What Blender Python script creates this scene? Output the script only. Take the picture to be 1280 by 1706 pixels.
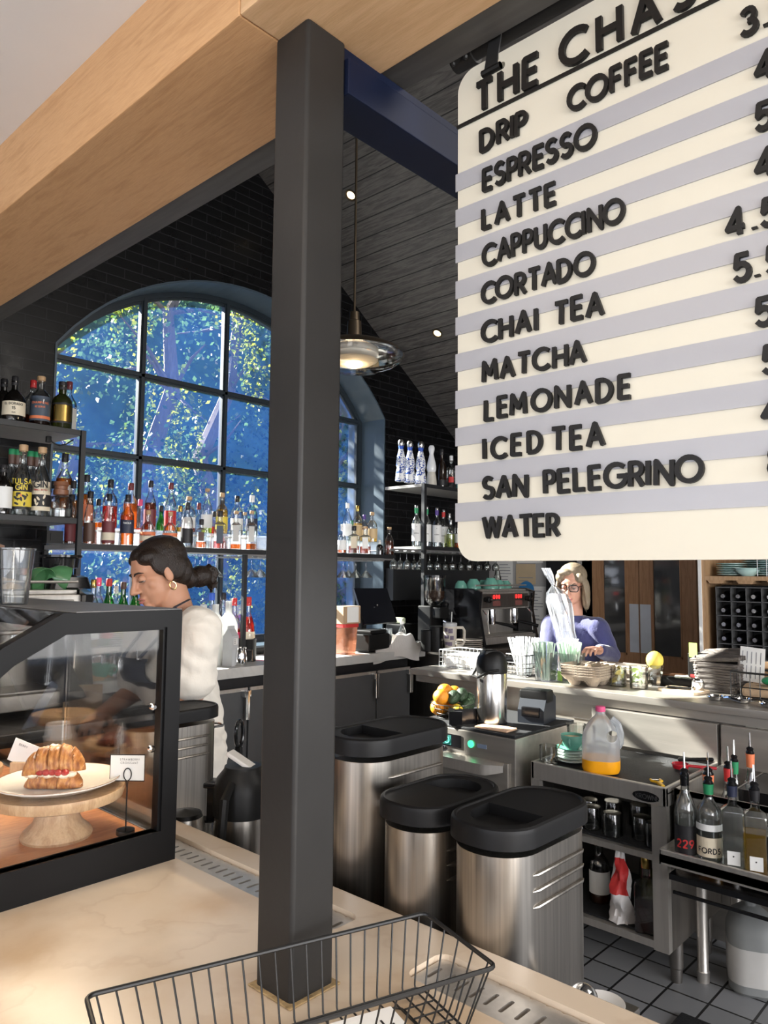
import bpy, bmesh, math, random
from math import sin, cos, pi, sqrt, radians, atan2, hypot
from mathutils import Vector, Matrix
S = bpy.context.scene; C = S.collection
for o in list(bpy.data.objects): bpy.data.objects.remove(o)
R = random.Random(7)
# ------------------------------------------------------------------ camera
EYE = Vector((0, 0, 1.55)); FPX = 1250.0
yaw, pitch, roll = radians(42.9), math.atan(103/FPX), 0.0089
f0 = Vector((cos(yaw), sin(yaw), 0)); r0 = Vector((sin(yaw), -cos(yaw), 0)); u0 = Vector((0, 0, 1))
fw = f0*cos(pitch)+u0*sin(pitch); u1 = u0*cos(pitch)-f0*sin(pitch)
rt = r0*cos(roll)+u1*sin(roll); up = u1*cos(roll)-r0*sin(roll)
cam = bpy.data.cameras.new('camera'); camo = bpy.data.objects.new('camera', cam); C.objects.link(camo)
camo.matrix_world = Matrix(((rt.x, up.x, -fw.x, 0), (rt.y, up.y, -fw.y, 0), (rt.z, up.z, -fw.z, 1.55), (0, 0, 0, 1)))
cam.sensor_fit = 'AUTO'; cam.sensor_width = 36; cam.lens = FPX/1706*36; cam.clip_start = 0.02; cam.clip_end = 200
S.camera = camo
def ray(px, py): return fw*FPX+rt*(px-640)-up*(py-853)
def at(px, py, ax, v):
    """photograph pixel -> point of the world plane ax = v"""
    d = ray(px, py); i = 'xyz'.index(ax); return EYE+d*((v-EYE[i])/d[i])
# ------------------------------------------------------------------ sky, sun, room lights and fills, exposure
W = bpy.data.worlds.new('sky'); S.world = W; W.use_nodes = True
wn = W.node_tree; bg = wn.nodes['Background']
tc = wn.nodes.new('ShaderNodeTexCoord'); sx = wn.nodes.new('ShaderNodeSeparateXYZ'); rmp = wn.nodes.new('ShaderNodeValToRGB')
wn.links.new(tc.outputs['Generated'], sx.inputs[0]); wn.links.new(sx.outputs['Z'], rmp.inputs[0]); wn.links.new(rmp.outputs[0], bg.inputs[0])
e = rmp.color_ramp.elements
e[0].position = 0.0; e[0].color = (.62, .74, .95, 1); e[1].position = .6; e[1].color = (.25, .45, .95, 1)
bg.inputs[1].default_value = 1.5
def lamp(kind, name, loc, power, col=(1, 1, 1), aim=None, size=None, sizey=None, angle=None):
    l = bpy.data.lights.new(name, kind); l.energy = power; l.color = col
    if kind == 'AREA': l.shape = 'RECTANGLE'; l.size = size; l.size_y = sizey or size
    if kind == 'SUN': l.angle = angle
    if kind in ('POINT', 'SPOT') and size: l.shadow_soft_size = size
    o = bpy.data.objects.new(name, l); C.objects.link(o); o.location = loc
    if aim is not None: o.rotation_euler = (Vector(aim)-Vector(loc)).to_track_quat('-Z', 'Y').to_euler()
    return o
SUND = Vector((.30*.85, -.954*.85, -.53)).normalized()
lamp('SUN', 'sunlight', (0, 12, 10), 42.0, (1, .93, .82), aim=Vector((0, 12, 10))+SUND, angle=.009)
lamp('AREA', 'front_window_light', (-3.05, 0, 1.65), 47, (1, .96, .92), aim=(1.2, 0, 1.6), size=5, sizey=1.7)
lamp('AREA', 'side_window_light', (1.2, -3.55, 1.65), 230, (1, .97, .93), aim=(1.2, 3, 1.6), size=6, sizey=1.7)
lamp('AREA', 'counter_fill_light', (-.5, .5, 2.6), 14, (1, .80, .58), aim=(-.5, .5, 0), size=1.2, sizey=2.4)  # added warm fill above the counter, no fixture modelled
lamp('AREA', 'barn_fill_light', (3.36, -1.2, 4.3), 90, (1, .93, .85), aim=(3.2, 1.4, 1.0), size=2.4, sizey=2)  # added soft fill for the barn
vs = S.view_settings; S.display_settings.display_device = 'sRGB'
vs.view_transform = 'Standard'; vs.look = 'None'; vs.gamma = 1; vs.use_curve_mapping = False; vs.exposure = 0.3
# ------------------------------------------------------------------ materials
def nt(name):
    m = bpy.data.materials.new(name); m.use_nodes = True; return m, m.node_tree, m.node_tree.nodes['Principled BSDF']
def pmat(name, col, rough=.5, metal=0, var=.08, scale=12, bump=0, bscale=60, stretch=None, spec=.5, coat=0, sss=0, sheen=0):
    """principled material whose colour and gloss wander with object-space noise"""
    m, t, b = nt(name); N = t.nodes; L = t.links
    tc = N.new('ShaderNodeTexCoord'); mp = N.new('ShaderNodeMapping'); nz = N.new('ShaderNodeTexNoise')
    L.new(tc.outputs['Object'], mp.inputs[0]); L.new(mp.outputs[0], nz.inputs[0])
    if stretch: mp.inputs['Scale'].default_value = stretch
    nz.inputs['Scale'].default_value = scale; nz.inputs['Detail'].default_value = 5
    mx = N.new('ShaderNodeMix'); mx.data_type = 'RGBA'
    mx.inputs[6].default_value = (*[c*(1-var*1.6) for c in col], 1); mx.inputs[7].default_value = (*[min(1, c*(1+var*1.6)) for c in col], 1)
    L.new(nz.outputs[0], mx.inputs[0]); L.new(mx.outputs[2], b.inputs['Base Color'])
    b.inputs['Roughness'].default_value = rough; b.inputs['Metallic'].default_value = metal
    b.inputs['Specular IOR Level'].default_value = spec; b.inputs['Coat Weight'].default_value = coat
    if sss: b.inputs['Subsurface Weight'].default_value = sss; b.inputs['Subsurface Radius'].default_value = (.02, .008, .004)
    if sheen: b.inputs['Sheen Weight'].default_value = sheen
    if bump:
        n2 = N.new('ShaderNodeTexNoise'); n2.inputs['Scale'].default_value = bscale; n2.inputs['Detail'].default_value = 4
        L.new(mp.outputs[0], n2.inputs[0]); bp = N.new('ShaderNodeBump'); bp.inputs['Strength'].default_value = bump; bp.inputs['Distance'].default_value = .01
        L.new(n2.outputs[0], bp.inputs['Height']); L.new(bp.outputs[0], b.inputs['Normal'])
    return m
def glassy(name, tint=(1, 1, 1), gloss=.12, rough=.03, dust=0, dustcol=(.8, .85, .9), noise=0, edge=.0):
    """thin clear glass / plastic / liquid: tinted see-through body, fresnel gloss, optional milky share"""
    m, t, b = nt(name); N = t.nodes; L = t.links; out = N['Material Output']; N.remove(b)
    tr = N.new('ShaderNodeBsdfTransparent'); tr.inputs[0].default_value = (*tint, 1)
    gl = N.new('ShaderNodeBsdfGlossy'); gl.inputs['Roughness'].default_value = rough
    lw = N.new('ShaderNodeLayerWeight'); lw.inputs[0].default_value = .25
    mr = N.new('ShaderNodeMath'); mr.operation = 'MULTIPLY_ADD'; mr.inputs[1].default_value = .75; mr.inputs[2].default_value = gloss*.3; mr.use_clamp = True
    L.new(lw.outputs['Fresnel'], mr.inputs[0])
    body = tr
    if edge:
        tr2 = N.new('ShaderNodeBsdfTransparent'); tr2.inputs[0].default_value = (*[c*(1-edge) for c in tint], 1)
        m2 = N.new('ShaderNodeMixShader'); L.new(lw.outputs['Facing'], m2.inputs[0]); L.new(tr.outputs[0], m2.inputs[1]); L.new(tr2.outputs[0], m2.inputs[2]); body = m2
    if dust:
        tl = N.new('ShaderNodeBsdfTranslucent'); tl.inputs[0].default_value = (*dustcol, 1)
        df = N.new('ShaderNodeBsdfDiffuse'); df.inputs[0].default_value = (*dustcol, 1)
        md = N.new('ShaderNodeMixShader'); md.inputs[0].default_value = .5; L.new(tl.outputs[0], md.inputs[1]); L.new(df.outputs[0], md.inputs[2])
        m3 = N.new('ShaderNodeMixShader'); L.new(body.outputs[0], m3.inputs[1]); L.new(md.outputs[0], m3.inputs[2]); m3.inputs[0].default_value = dust
        if noise:
            tcn = N.new('ShaderNodeTexCoord'); nz = N.new('ShaderNodeTexNoise'); nz.inputs['Scale'].default_value = noise; nz.inputs['Detail'].default_value = 6
            L.new(tcn.outputs['Object'], nz.inputs[0]); mm = N.new('ShaderNodeMath'); mm.operation = 'MULTIPLY'; mm.inputs[1].default_value = dust*2
            L.new(nz.outputs[0], mm.inputs[0]); L.new(mm.outputs[0], m3.inputs[0])
        body = m3
    ms = N.new('ShaderNodeMixShader'); L.new(mr.outputs[0], ms.inputs[0]); L.new(body.outputs[0], ms.inputs[1]); L.new(gl.outputs[0], ms.inputs[2])
    L.new(ms.outputs[0], out.inputs[0]); return m
def emit(name, col, s):
    m, t, b = nt(name); b.inputs['Base Color'].default_value = (*col, 1); b.inputs['Emission Color'].default_value = (*col, 1); b.inputs['Emission Strength'].default_value = s
    return m
def brickmat(name, col, mortar, bw, bh, msz, rough=.3, var=.5, axis='xz', off=.5, spec=.5, bump=.3):
    m, t, b = nt(name); N = t.nodes; L = t.links
    tc = N.new('ShaderNodeTexCoord'); sp = N.new('ShaderNodeSeparateXYZ'); cb = N.new('ShaderNodeCombineXYZ'); L.new(tc.outputs['Object'], sp.inputs[0])
    L.new(sp.outputs['xyz'.index(axis[0])], cb.inputs[0]); L.new(sp.outputs['xyz'.index(axis[1])], cb.inputs[1])
    br = N.new('ShaderNodeTexBrick'); br.offset = off; L.new(cb.outputs[0], br.inputs[0])
    br.inputs['Scale'].default_value = 1; br.inputs['Brick Width'].default_value = bw; br.inputs['Row Height'].default_value = bh
    br.inputs['Mortar Size'].default_value = msz; br.inputs['Mortar Smooth'].default_value = .2
    br.inputs['Color1'].default_value = (*[c*(1-var) for c in col], 1); br.inputs['Color2'].default_value = (*[c*(1+var) for c in col], 1); br.inputs['Mortar'].default_value = (*mortar, 1)
    nz = N.new('ShaderNodeTexNoise'); nz.inputs['Scale'].default_value = 9; L.new(tc.outputs['Object'], nz.inputs[0])
    mx = N.new('ShaderNodeMix'); mx.data_type = 'RGBA'; mx.blend_type = 'MULTIPLY'; mx.inputs[0].default_value = .6
    L.new(br.outputs[0], mx.inputs[6]); L.new(nz.outputs[1], mx.inputs[7]); L.new(br.outputs[0], b.inputs['Base Color'])
    ma = N.new('ShaderNodeMath'); ma.operation = 'MULTIPLY_ADD'; ma.inputs[1].default_value = .25; ma.inputs[2].default_value = rough-.12; L.new(nz.outputs[0], ma.inputs[0]); L.new(ma.outputs[0], b.inputs['Roughness'])
    bp = N.new('ShaderNodeBump'); bp.inputs['Strength'].default_value = bump; bp.inputs['Distance'].default_value = .004; bp.invert = True
    L.new(br.outputs['Fac'], bp.inputs['Height'])
    b2 = N.new('ShaderNodeBump'); b2.inputs['Strength'].default_value = .15; b2.inputs['Distance'].default_value = .01; L.new(nz.outputs[0], b2.inputs['Height']); L.new(bp.outputs[0], b2.inputs['Normal'])
    L.new(b2.outputs[0], b.inputs['Normal']); b.inputs['Specular IOR Level'].default_value = spec
    return m
def woodmat(name, c1, c2, rough=.5, scale=(1, 1, 1), rings=6, dist=4, knots=0, plank=None, groove=(.01, .01, .01), bump=.1, spec=.4):
    """grained wood; plank=(axis, width) adds board joints"""
    m, t, b = nt(name); N = t.nodes; L = t.links
    tc = N.new('ShaderNodeTexCoord'); mp = N.new('ShaderNodeMapping'); mp.inputs['Scale'].default_value = scale; L.new(tc.outputs['Object'], mp.inputs[0])
    nz = N.new('ShaderNodeTexNoise'); nz.inputs['Scale'].default_value = rings; nz.inputs['Detail'].default_value = 7; nz.inputs['Distortion'].default_value = .6
    src = mp.outputs[0]
    if plank:
        sp = N.new('ShaderNodeSeparateXYZ'); L.new(tc.outputs['Object'], sp.inputs[0])
        dv = N.new('ShaderNodeMath'); dv.operation = 'DIVIDE'; dv.inputs[1].default_value = plank[1]; L.new(sp.outputs['xyz'.index(plank[0])], dv.inputs[0])
        fl = N.new('ShaderNodeMath'); fl.operation = 'FLOOR'; L.new(dv.outputs[0], fl.inputs[0])
        fr = N.new('ShaderNodeMath'); fr.operation = 'FRACT'; L.new(dv.outputs[0], fr.inputs[0])
        cb = N.new('ShaderNodeCombineXYZ'); mu = N.new('ShaderNodeMath'); mu.operation = 'MULTIPLY'; mu.inputs[1].default_value = 7.31; L.new(fl.outputs[0], mu.inputs[0])
        for i in range(3): L.new(mu.outputs[0], cb.inputs[i])
        ad = N.new('ShaderNodeVectorMath'); L.new(mp.outputs[0], ad.inputs[0]); L.new(cb.outputs[0], ad.inputs[1]); src = ad.outputs[0]
    L.new(src, nz.inputs[0])
    wv = N.new('ShaderNodeMath'); wv.operation = 'MULTIPLY'; wv.inputs[1].default_value = dist*6.28; L.new(nz.outputs[0], wv.inputs[0])
    sn = N.new('ShaderNodeMath'); sn.operation = 'SINE'; L.new(wv.outputs[0], sn.inputs[0])
    n2 = N.new('ShaderNodeTexNoise'); n2.inputs['Scale'].default_value = rings*9; n2.inputs['Detail'].default_value = 3; L.new(src, n2.inputs[0])
    ma = N.new('ShaderNodeMath'); ma.operation = 'MULTIPLY_ADD'; ma.inputs[1].default_value = .25; ma.inputs[2].default_value = .1; L.new(sn.outputs[0], ma.inputs[0])
    a2 = N.new('ShaderNodeMath'); a2.operation = 'ADD'; a2.use_clamp = True; L.new(ma.outputs[0], a2.inputs[0]); L.new(n2.outputs[0], a2.inputs[1])
    mx = N.new('ShaderNodeMix'); mx.data_type = 'RGBA'; mx.inputs[6].default_value = (*c1, 1); mx.inputs[7].default_value = (*c2, 1); L.new(a2.outputs[0], mx.inputs[0])
    col = mx.outputs[2]
    if knots:
        vo = N.new('ShaderNodeTexVoronoi'); vo.inputs['Scale'].default_value = knots; mk = N.new('ShaderNodeMapping'); mk.inputs['Scale'].default_value = [max(.35, min(1, s)) for s in scale]; L.new(tc.outputs['Object'], mk.inputs[0]); L.new(mk.outputs[0], vo.inputs[0])
        cr = N.new('ShaderNodeMapRange'); cr.inputs[1].default_value = .05; cr.inputs[2].default_value = .11; L.new(vo.outputs[0], cr.inputs[0])
        m4 = N.new('ShaderNodeMix'); m4.data_type = 'RGBA'; m4.inputs[6].default_value = (*[c*.45 for c in c1], 1); L.new(cr.outputs[0], m4.inputs[0]); L.new(col, m4.inputs[7]); col = m4.outputs[2]
    if plank:
        lt = N.new('ShaderNodeMath'); lt.operation = 'LESS_THAN'; lt.inputs[1].default_value = .06; L.new(fr.outputs[0], lt.inputs[0])
        m5 = N.new('ShaderNodeMix'); m5.data_type = 'RGBA'; L.new(lt.outputs[0], m5.inputs[0]); L.new(col, m5.inputs[6]); m5.inputs[7].default_value = (*groove, 1); col = m5.outputs[2]
    L.new(col, b.inputs['Base Color']); b.inputs['Roughness'].default_value = rough; b.inputs['Specular IOR Level'].default_value = spec
    if bump:
        bp = N.new('ShaderNodeBump'); bp.inputs['Strength'].default_value = bump; bp.inputs['Distance'].default_value = .003; L.new(a2.outputs[0], bp.inputs['Height']); L.new(bp.outputs[0], b.inputs['Normal'])
    return m
def marblemat(name, base, vein, stain, rough=.25):
    m, t, b = nt(name); N = t.nodes; L = t.links
    tc = N.new('ShaderNodeTexCoord'); nz = N.new('ShaderNodeTexNoise'); nz.inputs['Scale'].default_value = 1.7; nz.inputs['Detail'].default_value = 9; nz.inputs['Distortion'].default_value = 1.4; L.new(tc.outputs['Object'], nz.inputs[0])
    cr = N.new('ShaderNodeValToRGB'); L.new(nz.outputs[0], cr.inputs[0]); E = cr.color_ramp.elements
    E[0].position = .40; E[0].color = (*base, 1); E[1].position = .60; E[1].color = (*[c*1.05 for c in base], 1); q = E.new(.495); q.color = (*[.2*v+.8*c for v, c in zip(vein, base)], 1); q = E.new(.475); q.color = (*base, 1); q = E.new(.515); q.color = (*[c*.97 for c in base], 1)
    n2 = N.new('ShaderNodeTexNoise'); n2.inputs['Scale'].default_value = 3.5; n2.inputs['Detail'].default_value = 8; L.new(tc.outputs['Object'], n2.inputs[0])
    c2 = N.new('ShaderNodeMapRange'); c2.inputs[1].default_value = .52; c2.inputs[2].default_value = .75; L.new(n2.outputs[0], c2.inputs[0])
    mx = N.new('ShaderNodeMix'); mx.data_type = 'RGBA'; L.new(c2.outputs[0], mx.inputs[0]); L.new(cr.outputs[0], mx.inputs[6]); mx.inputs[7].default_value = (*stain, 1)
    L.new(mx.outputs[2], b.inputs['Base Color']); b.inputs['Roughness'].default_value = rough
    return m
# ------------------------------------------------------------------ mesh helpers
class MB:
    def __init__(s): s.v = []; s.f = []; s.k = []; s.m = 0; s.T = None; s.wn = False
    def add(s, vs, fs):
        n = len(s.v)
        for p in vs:
            p = Vector(p); s.v.append(s.T @ p if s.T else p)
        for f in fs: s.f.append([i+n for i in f]); s.k.append(s.m)
        return s
    def box(s, a, b):
        x0, y0, z0 = [min(p, q) for p, q in zip(a, b)]; x1, y1, z1 = [max(p, q) for p, q in zip(a, b)]
        return s.add([(x0, y0, z0), (x1, y0, z0), (x1, y1, z0), (x0, y1, z0), (x0, y0, z1), (x1, y0, z1), (x1, y1, z1), (x0, y1, z1)],
                     [(3, 2, 1, 0), (4, 5, 6, 7), (0, 1, 5, 4), (1, 2, 6, 5), (2, 3, 7, 6), (3, 0, 4, 7)])
    def rbox(s, a, b, r=.004, seg=2):
        s.wn = True; bm = bmesh.new(); c = [(p+q)/2 for p, q in zip(a, b)]; d = [abs(q-p) for p, q in zip(a, b)]
        bmesh.ops.create_cube(bm, size=1, matrix=Matrix.Translation(c) @ Matrix.Diagonal((*d, 1)))
        bmesh.ops.bevel(bm, geom=bm.edges[:], offset=min(r, min(d)*.49), segments=seg, affect='EDGES', profile=.5)
        bm.verts.index_update(); s.add([v.co for v in bm.verts], [[v.index for v in f.verts] for f in bm.faces]); bm.free(); return s
    def loft(s, rings, cap=True, closed=True):
        n = len(rings[0]); vs = [p for r in rings for p in r]; fs = []
        for i in range(len(rings)-1):
            for j in range(n if closed else n-1):
                a = i*n+j; b = i*n+(j+1) % n; fs.append((a, b, b+n, a+n))
        if cap: fs.append(tuple(range(n-1, -1, -1))); fs.append(tuple(range((len(rings)-1)*n, len(rings)*n)))
        return s.add(vs, fs)
    def lathe(s, prof, n=24, c=(0, 0, 0), cap=True, sx=1, sy=1):
        return s.loft([[(c[0]+r*sx*cos(2*pi*j/n), c[1]+r*sy*sin(2*pi*j/n), c[2]+z) for j in range(n)] for r, z in [(max(r, 1e-5), z) for r, z in prof]], cap)
    def tube(s, pts, r, n=8, closed=False, cap=True):
        P = [Vector(p) for p in pts]; k = len(P); rings = []; pn = None
        for i in range(k):
            a = P[(i-1) % k] if (closed or i > 0) else P[i]; b = P[(i+1) % k] if (closed or i < k-1) else P[i]
            t = (b-a).normalized() if (b-a).length > 1e-9 else Vector((0, 0, 1))
            if pn is None: pn = t.orthogonal().normalized()
            pn = (pn-t*pn.dot(t)); pn = pn.normalized() if pn.length > 1e-6 else t.orthogonal().normalized()
            bn = t.cross(pn); rr = r[i] if isinstance(r, (list, tuple)) else r
            rings.append([P[i]+(pn*cos(2*pi*j/n)+bn*sin(2*pi*j/n))*rr for j in range(n)])
        if closed: rings.append(rings[0]); cap = False
        return s.loft(rings, cap)
    def prism(s, poly, z0, z1):
        return s.loft([[(x, y, z0) for x, y in poly], [(x, y, z1) for x, y in poly]])
    def sphere(s, c, r, n=16, sz=None, sy=None):
        sz = sz or r; sy = sy or r
        return s.loft([[(c[0]+r*sin(a)*cos(2*pi*j/n), c[1]+sy*sin(a)*sin(2*pi*j/n), c[2]-sz*cos(a)) for j in range(n)] for a in [max(.02, pi*i/(n//2)) if i < n//2 else pi-.02 for i in range(n//2+1)]])
    def disc(s, c, r, n=16):
        return s.add([(c[0]+r*cos(2*pi*j/n), c[1]+r*sin(2*pi*j/n), c[2]) for j in range(n)], [tuple(range(n))])
    def build(s, name, mat, parent=None, sharp=35, subs=0):
        me = bpy.data.meshes.new(name); me.from_pydata([tuple(p) for p in s.v], [], s.f)
        for mm in (mat if isinstance(mat, (list, tuple)) else [mat]): me.materials.append(mm)
        bm = bmesh.new(); bm.from_mesh(me); bmesh.ops.recalc_face_normals(bm, faces=bm.faces); bm.to_mesh(me); bm.free()
        me.polygons.foreach_set('material_index', s.k); me.polygons.foreach_set('use_smooth', [sharp > 0]*len(s.f)); me.update()
        if sharp > 0: me.set_sharp_from_angle(angle=radians(sharp))
        o = bpy.data.objects.new(name, me); C.objects.link(o)
        if parent: o.parent = parent
        if s.wn and sharp > 0: o.modifiers.new('weighted', 'WEIGHTED_NORMAL').keep_sharp = True
        if subs: md = o.modifiers.new('smooth', 'SUBSURF'); md.levels = md.render_levels = subs
        return o
def tag(o, label, cat, group=None, kind=None):
    o['label'] = label; o['category'] = cat
    if group: o['group'] = group
    if kind: o['kind'] = kind
    return o
def thing(name, label, cat, loc=(0, 0, 0), rz=0, group=None):
    o = bpy.data.objects.new(name, None); C.objects.link(o); o.location = loc; o.rotation_euler = (0, 0, rz); o.empty_display_size = .05
    return tag(o, label, cat, group)
def struct(o, label=None):
    o['kind'] = 'structure'
    if label: o['label'] = label
    return o
def copy_tree(src, loc, rz, label, group=None):
    r = src.copy(); C.objects.link(r); r.location = loc; r.rotation_euler = (0, 0, rz); r['label'] = label
    if group: r['group'] = group
    for ch in src.children:
        c = ch.copy(); C.objects.link(c); c.parent = r
        for g in ch.children:
            d = g.copy(); C.objects.link(d); d.parent = c
    return r
def rot(ax, a): return Matrix.Rotation(a, 4, ax)
def tr(x, y, z): return Matrix.Translation((x, y, z))
def rrect(w, d, r, n=5, cx=0, cy=0):
    P = []
    for sx, sy, a0 in ((1, 1, 0), (-1, 1, pi/2), (-1, -1, pi), (1, -1, 1.5*pi)):
        for i in range(n+1):
            a = a0+pi/2*i/n; P.append((cx+sx*(w/2-r)+r*cos(a), cy+sy*(d/2-r)+r*sin(a)))
    return P
# stroke lettering ---------------------------------------------------
def arc(cx, cy, rx, ry, a0, a1, n=10): return [(cx+rx*cos(radians(a0+(a1-a0)*i/n)), cy+ry*sin(radians(a0+(a1-a0)*i/n))) for i in range(n+1)]
GL = {
 'A': (.72, [[(0, 0), (.36, 1), (.72, 0)], [(.14, .33), (.58, .33)]]), 'B': (.55, [[(0, 0), (0, 1), (.28, 1)]+arc(.28, .76, .22, .24, 90, -90, 8)+[(0, .52)], [(0, .52), (.28, .52)]+arc(.28, .26, .27, .26, 90, -90, 8)+[(0, 0)]]),
 'C': (.78, [arc(.5, .5, .5, .5, 48, 312, 18)]), 'D': (.68, [[(0, 0), (0, 1), (.2, 1)]+arc(.2, .5, .48, .5, 90, -90, 14)+[(0, 0)]]),
 'E': (.48, [[(.48, 1), (0, 1), (0, 0), (.48, 0)], [(0, .52), (.42, .52)]]), 'F': (.46, [[(.46, 1), (0, 1), (0, 0)], [(0, .5), (.4, .5)]]),
 'G': (.86, [arc(.5, .5, .5, .5, 48, 358, 20)+[(1, .46), (.58, .46)]]), 'H': (.66, [[(0, 0), (0, 1)], [(.66, 0), (.66, 1)], [(0, .5), (.66, .5)]]),
 'I': (.0, [[(0, 0), (0, 1)]]), 'J': (.4, [[(.4, 1), (.4, .22)]+arc(.2, .22, .2, .22, 0, -180, 8)]), 'K': (.6, [[(0, 0), (0, 1)], [(.56, 1), (0, .42)], [(.18, .6), (.6, 0)]]),
 'L': (.44, [[(0, 1), (0, 0), (.44, 0)]]), 'M': (.8, [[(0, 0), (.06, 1), (.4, .3), (.74, 1), (.8, 0)]]), 'N': (.68, [[(0, 0), (0, 1), (.68, 0), (.68, 1)]]),
 'O': (1, [arc(.5, .5, .5, .5, 0, 360, 24)]), 'P': (.5, [[(0, 0), (0, 1), (.24, 1)]+arc(.24, .73, .26, .27, 90, -90, 9)+[(0, .46)]]), 'Q': (1, [arc(.5, .5, .5, .5, 0, 360, 24), [(.6, .25), (.95, -.05)]]),
 'R': (.54, [[(0, 0), (0, 1), (.25, 1)]+arc(.25, .73, .26, .27, 90, -90, 9)+[(0, .46)], [(.25, .46), (.54, 0)]]),
 'S': (.54, [arc(.28, .75, .25, .25, 40, 262, 12)+arc(.27, .25, .27, .26, 82, -140, 12)]), 'T': (.6, [[(0, 1), (.6, 1)], [(.3, 1), (.3, 0)]]),
 'U': (.6, [[(0, 1), (0, .3)]+arc(.3, .3, .3, .3, 180, 360, 12)+[(.6, 1)]]), 'V': (.68, [[(0, 1), (.34, 0), (.68, 1)]]), 'W': (1, [[(0, 1), (.24, 0), (.5, .95), (.76, 0), (1, 1)]]),
 'X': (.62, [[(0, 0), (.62, 1)], [(0, 1), (.62, 0)]]), 'Y': (.62, [[(0, 1), (.31, .48), (.62, 1)], [(.31, .48), (.31, 0)]]), 'Z': (.56, [[(0, 1), (.56, 1), (0, 0), (.56, 0)]]),
 '0': (.6, [arc(.3, .5, .3, .5, 0, 360, 20)]), '1': (.2, [[(0, .8), (.2, 1), (.2, 0)]]), '2': (.52, [arc(.26, .73, .25, .27, 165, -35, 10)+[(0, 0), (.52, 0)]]),
 '3': (.52, [arc(.25, .75, .23, .25, 150, -90, 10), arc(.25, .26, .27, .26, 90, -150, 10)]), '4': (.6, [[(.44, 0), (.44, 1), (0, .26), (.6, .26)]]),
 '5': (.52, [[(.48, 1), (.1, 1), (.05, .54)]+arc(.25, .32, .27, .32, 130, -145, 12)]), '6': (.56, [[(.4, 1), (.1, .55)]+arc(.28, .3, .28, .3, 155, 515, 16)]),
 '7': (.52, [[(0, 1), (.52, 1), (.18, 0)]]), '8': (.52, [arc(.26, .75, .22, .25, 0, 360, 14), arc(.26, .26, .26, .26, 0, 360, 14)]), '9': (.56, [arc(.28, .7, .28, .3, -25, 335, 16)+[(.16, 0)]]),
 '.': (.0, [[(0, .02), (0, .03)]]), '-': (.3, [[(0, .45), (.3, .45)]]), '/': (.4, [[(0, 0), (.4, 1)]]), "'": (0, [[(0, .8), (0, 1)]]), '*': (.4, [[(0, .5), (.4, .5)], [(.2, .3), (.2, .7)], [(.06, .36), (.34, .64)]]), '(': (.2, [arc(.3, .5, .3, .6, 130, 230, 8)])}
def letters(mb, txt, h, w, depth, track=.2, space=.45, x0=0, y0=0, jit=0, slant=0, rounds=6, gap=None):
    """stroke letters in the local XY plane (x right, y up), thickness along z; returns width"""
    x = x0; ne = 0
    for ch in txt:
        if ch == ' ': x += space*h; continue
        gw, strokes = GL[ch]; jx, jy, ja = (R.uniform(-jit, jit)*h*.06, R.uniform(-jit, jit)*h*.05, R.uniform(-jit, jit)*.04)
        for st in strokes:
            P = [((px*h*cos(ja)-py*h*sin(ja))+x+jx+w/2+py*h*slant, (px*h*sin(ja)+py*h*cos(ja))+y0+jy) for px, py in st]
            for (ax, ay), (bx, by) in zip(P, P[1:]):
                dx, dy = bx-ax, by-ay; l = hypot(dx, dy) or 1e-6; nx, ny = -dy/l*w/2, dx/l*w/2; ex, ey = dx/l*w*.12, dy/l*w*.12
                q = [(ax+nx-ex, ay+ny-ey), (ax-nx-ex, ay-ny-ey), (bx-nx+ex, by-ny+ey), (bx+nx+ex, by+ny+ey)]
                ne += 1; dz = (ne % 9)*h*.0016
                if depth: mb.loft([[(a, b, 0) for a, b in q], [(a, b, depth+dz) for a, b in q]])
                else: mb.add([(a, b, dz) for a, b in q], [(0, 1, 2, 3)])
            if rounds:
                n = len(P)
                for i in range(n):
                    if 0 < i < n-1:
                        a1 = atan2(P[i][1]-P[i-1][1], P[i][0]-P[i-1][0]); a2 = atan2(P[i+1][1]-P[i][1], P[i+1][0]-P[i][0])
                        if abs((a2-a1+pi) % (2*pi)-pi) < .6: continue
                    q = [(P[i][0]+w/2*cos(2*pi*k/10), P[i][1]+w/2*sin(2*pi*k/10)) for k in range(10)] if 0 < i < n-1 else None
                    if q and depth: mb.loft([[(a, b, 0) for a, b in q], [(a, b, depth-h*.003) for a, b in q]])
        x += gw*h+w+track*h*.6
    return x-x0
# ------------------------------------------------------------------ palette
BRICK = brickmat('glazed_dark_brick', (.004, .004, .0045), (.018, .018, .020), .245, .0665, .0035, rough=.3, var=.25, spec=.22)
TILE = brickmat('quarry_tile', (.24, .245, .255), (.014, .014, .014), .1535, .1535, .005, rough=.5, var=.12, axis='xy', off=0, bump=.5)
CLAD = woodmat('dark_ceiling_boards', (.040, .037, .036), (.135, .125, .118), rough=.42, scale=(4, .35, 4), rings=5, dist=5, plank=('x', .112), groove=(.004, .004, .004), bump=.15)
OAK = woodmat('oak_beam', (.46, .245, .105), (.62, .36, .175), rough=.55, scale=(9, .8, 9), rings=5, dist=2.5, knots=2.2, bump=.08)
PLASTER = pmat('white_plaster', (.78, .76, .74), .8, var=.03, scale=3, bump=.1, bscale=25)
STEEL_BLACK = pmat('blackened_steel', (.019, .018, .017), .45, var=.25, scale=5, bump=.03, spec=.35)
NAVY = pmat('dark_navy_paint', (.005, .009, .028), .5, var=.15, spec=.2)
FRAME = pmat('window_frame_paint', (.016, .024, .032), .4, var=.15)
REVEAL = pmat('blue_black_reveal_paint', (.05, .075, .10), .38, var=.1)
CHAN = pmat('grey_channel_wood', (.07, .066, .062), .5, var=.3, stretch=(6, .5, 6))
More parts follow.
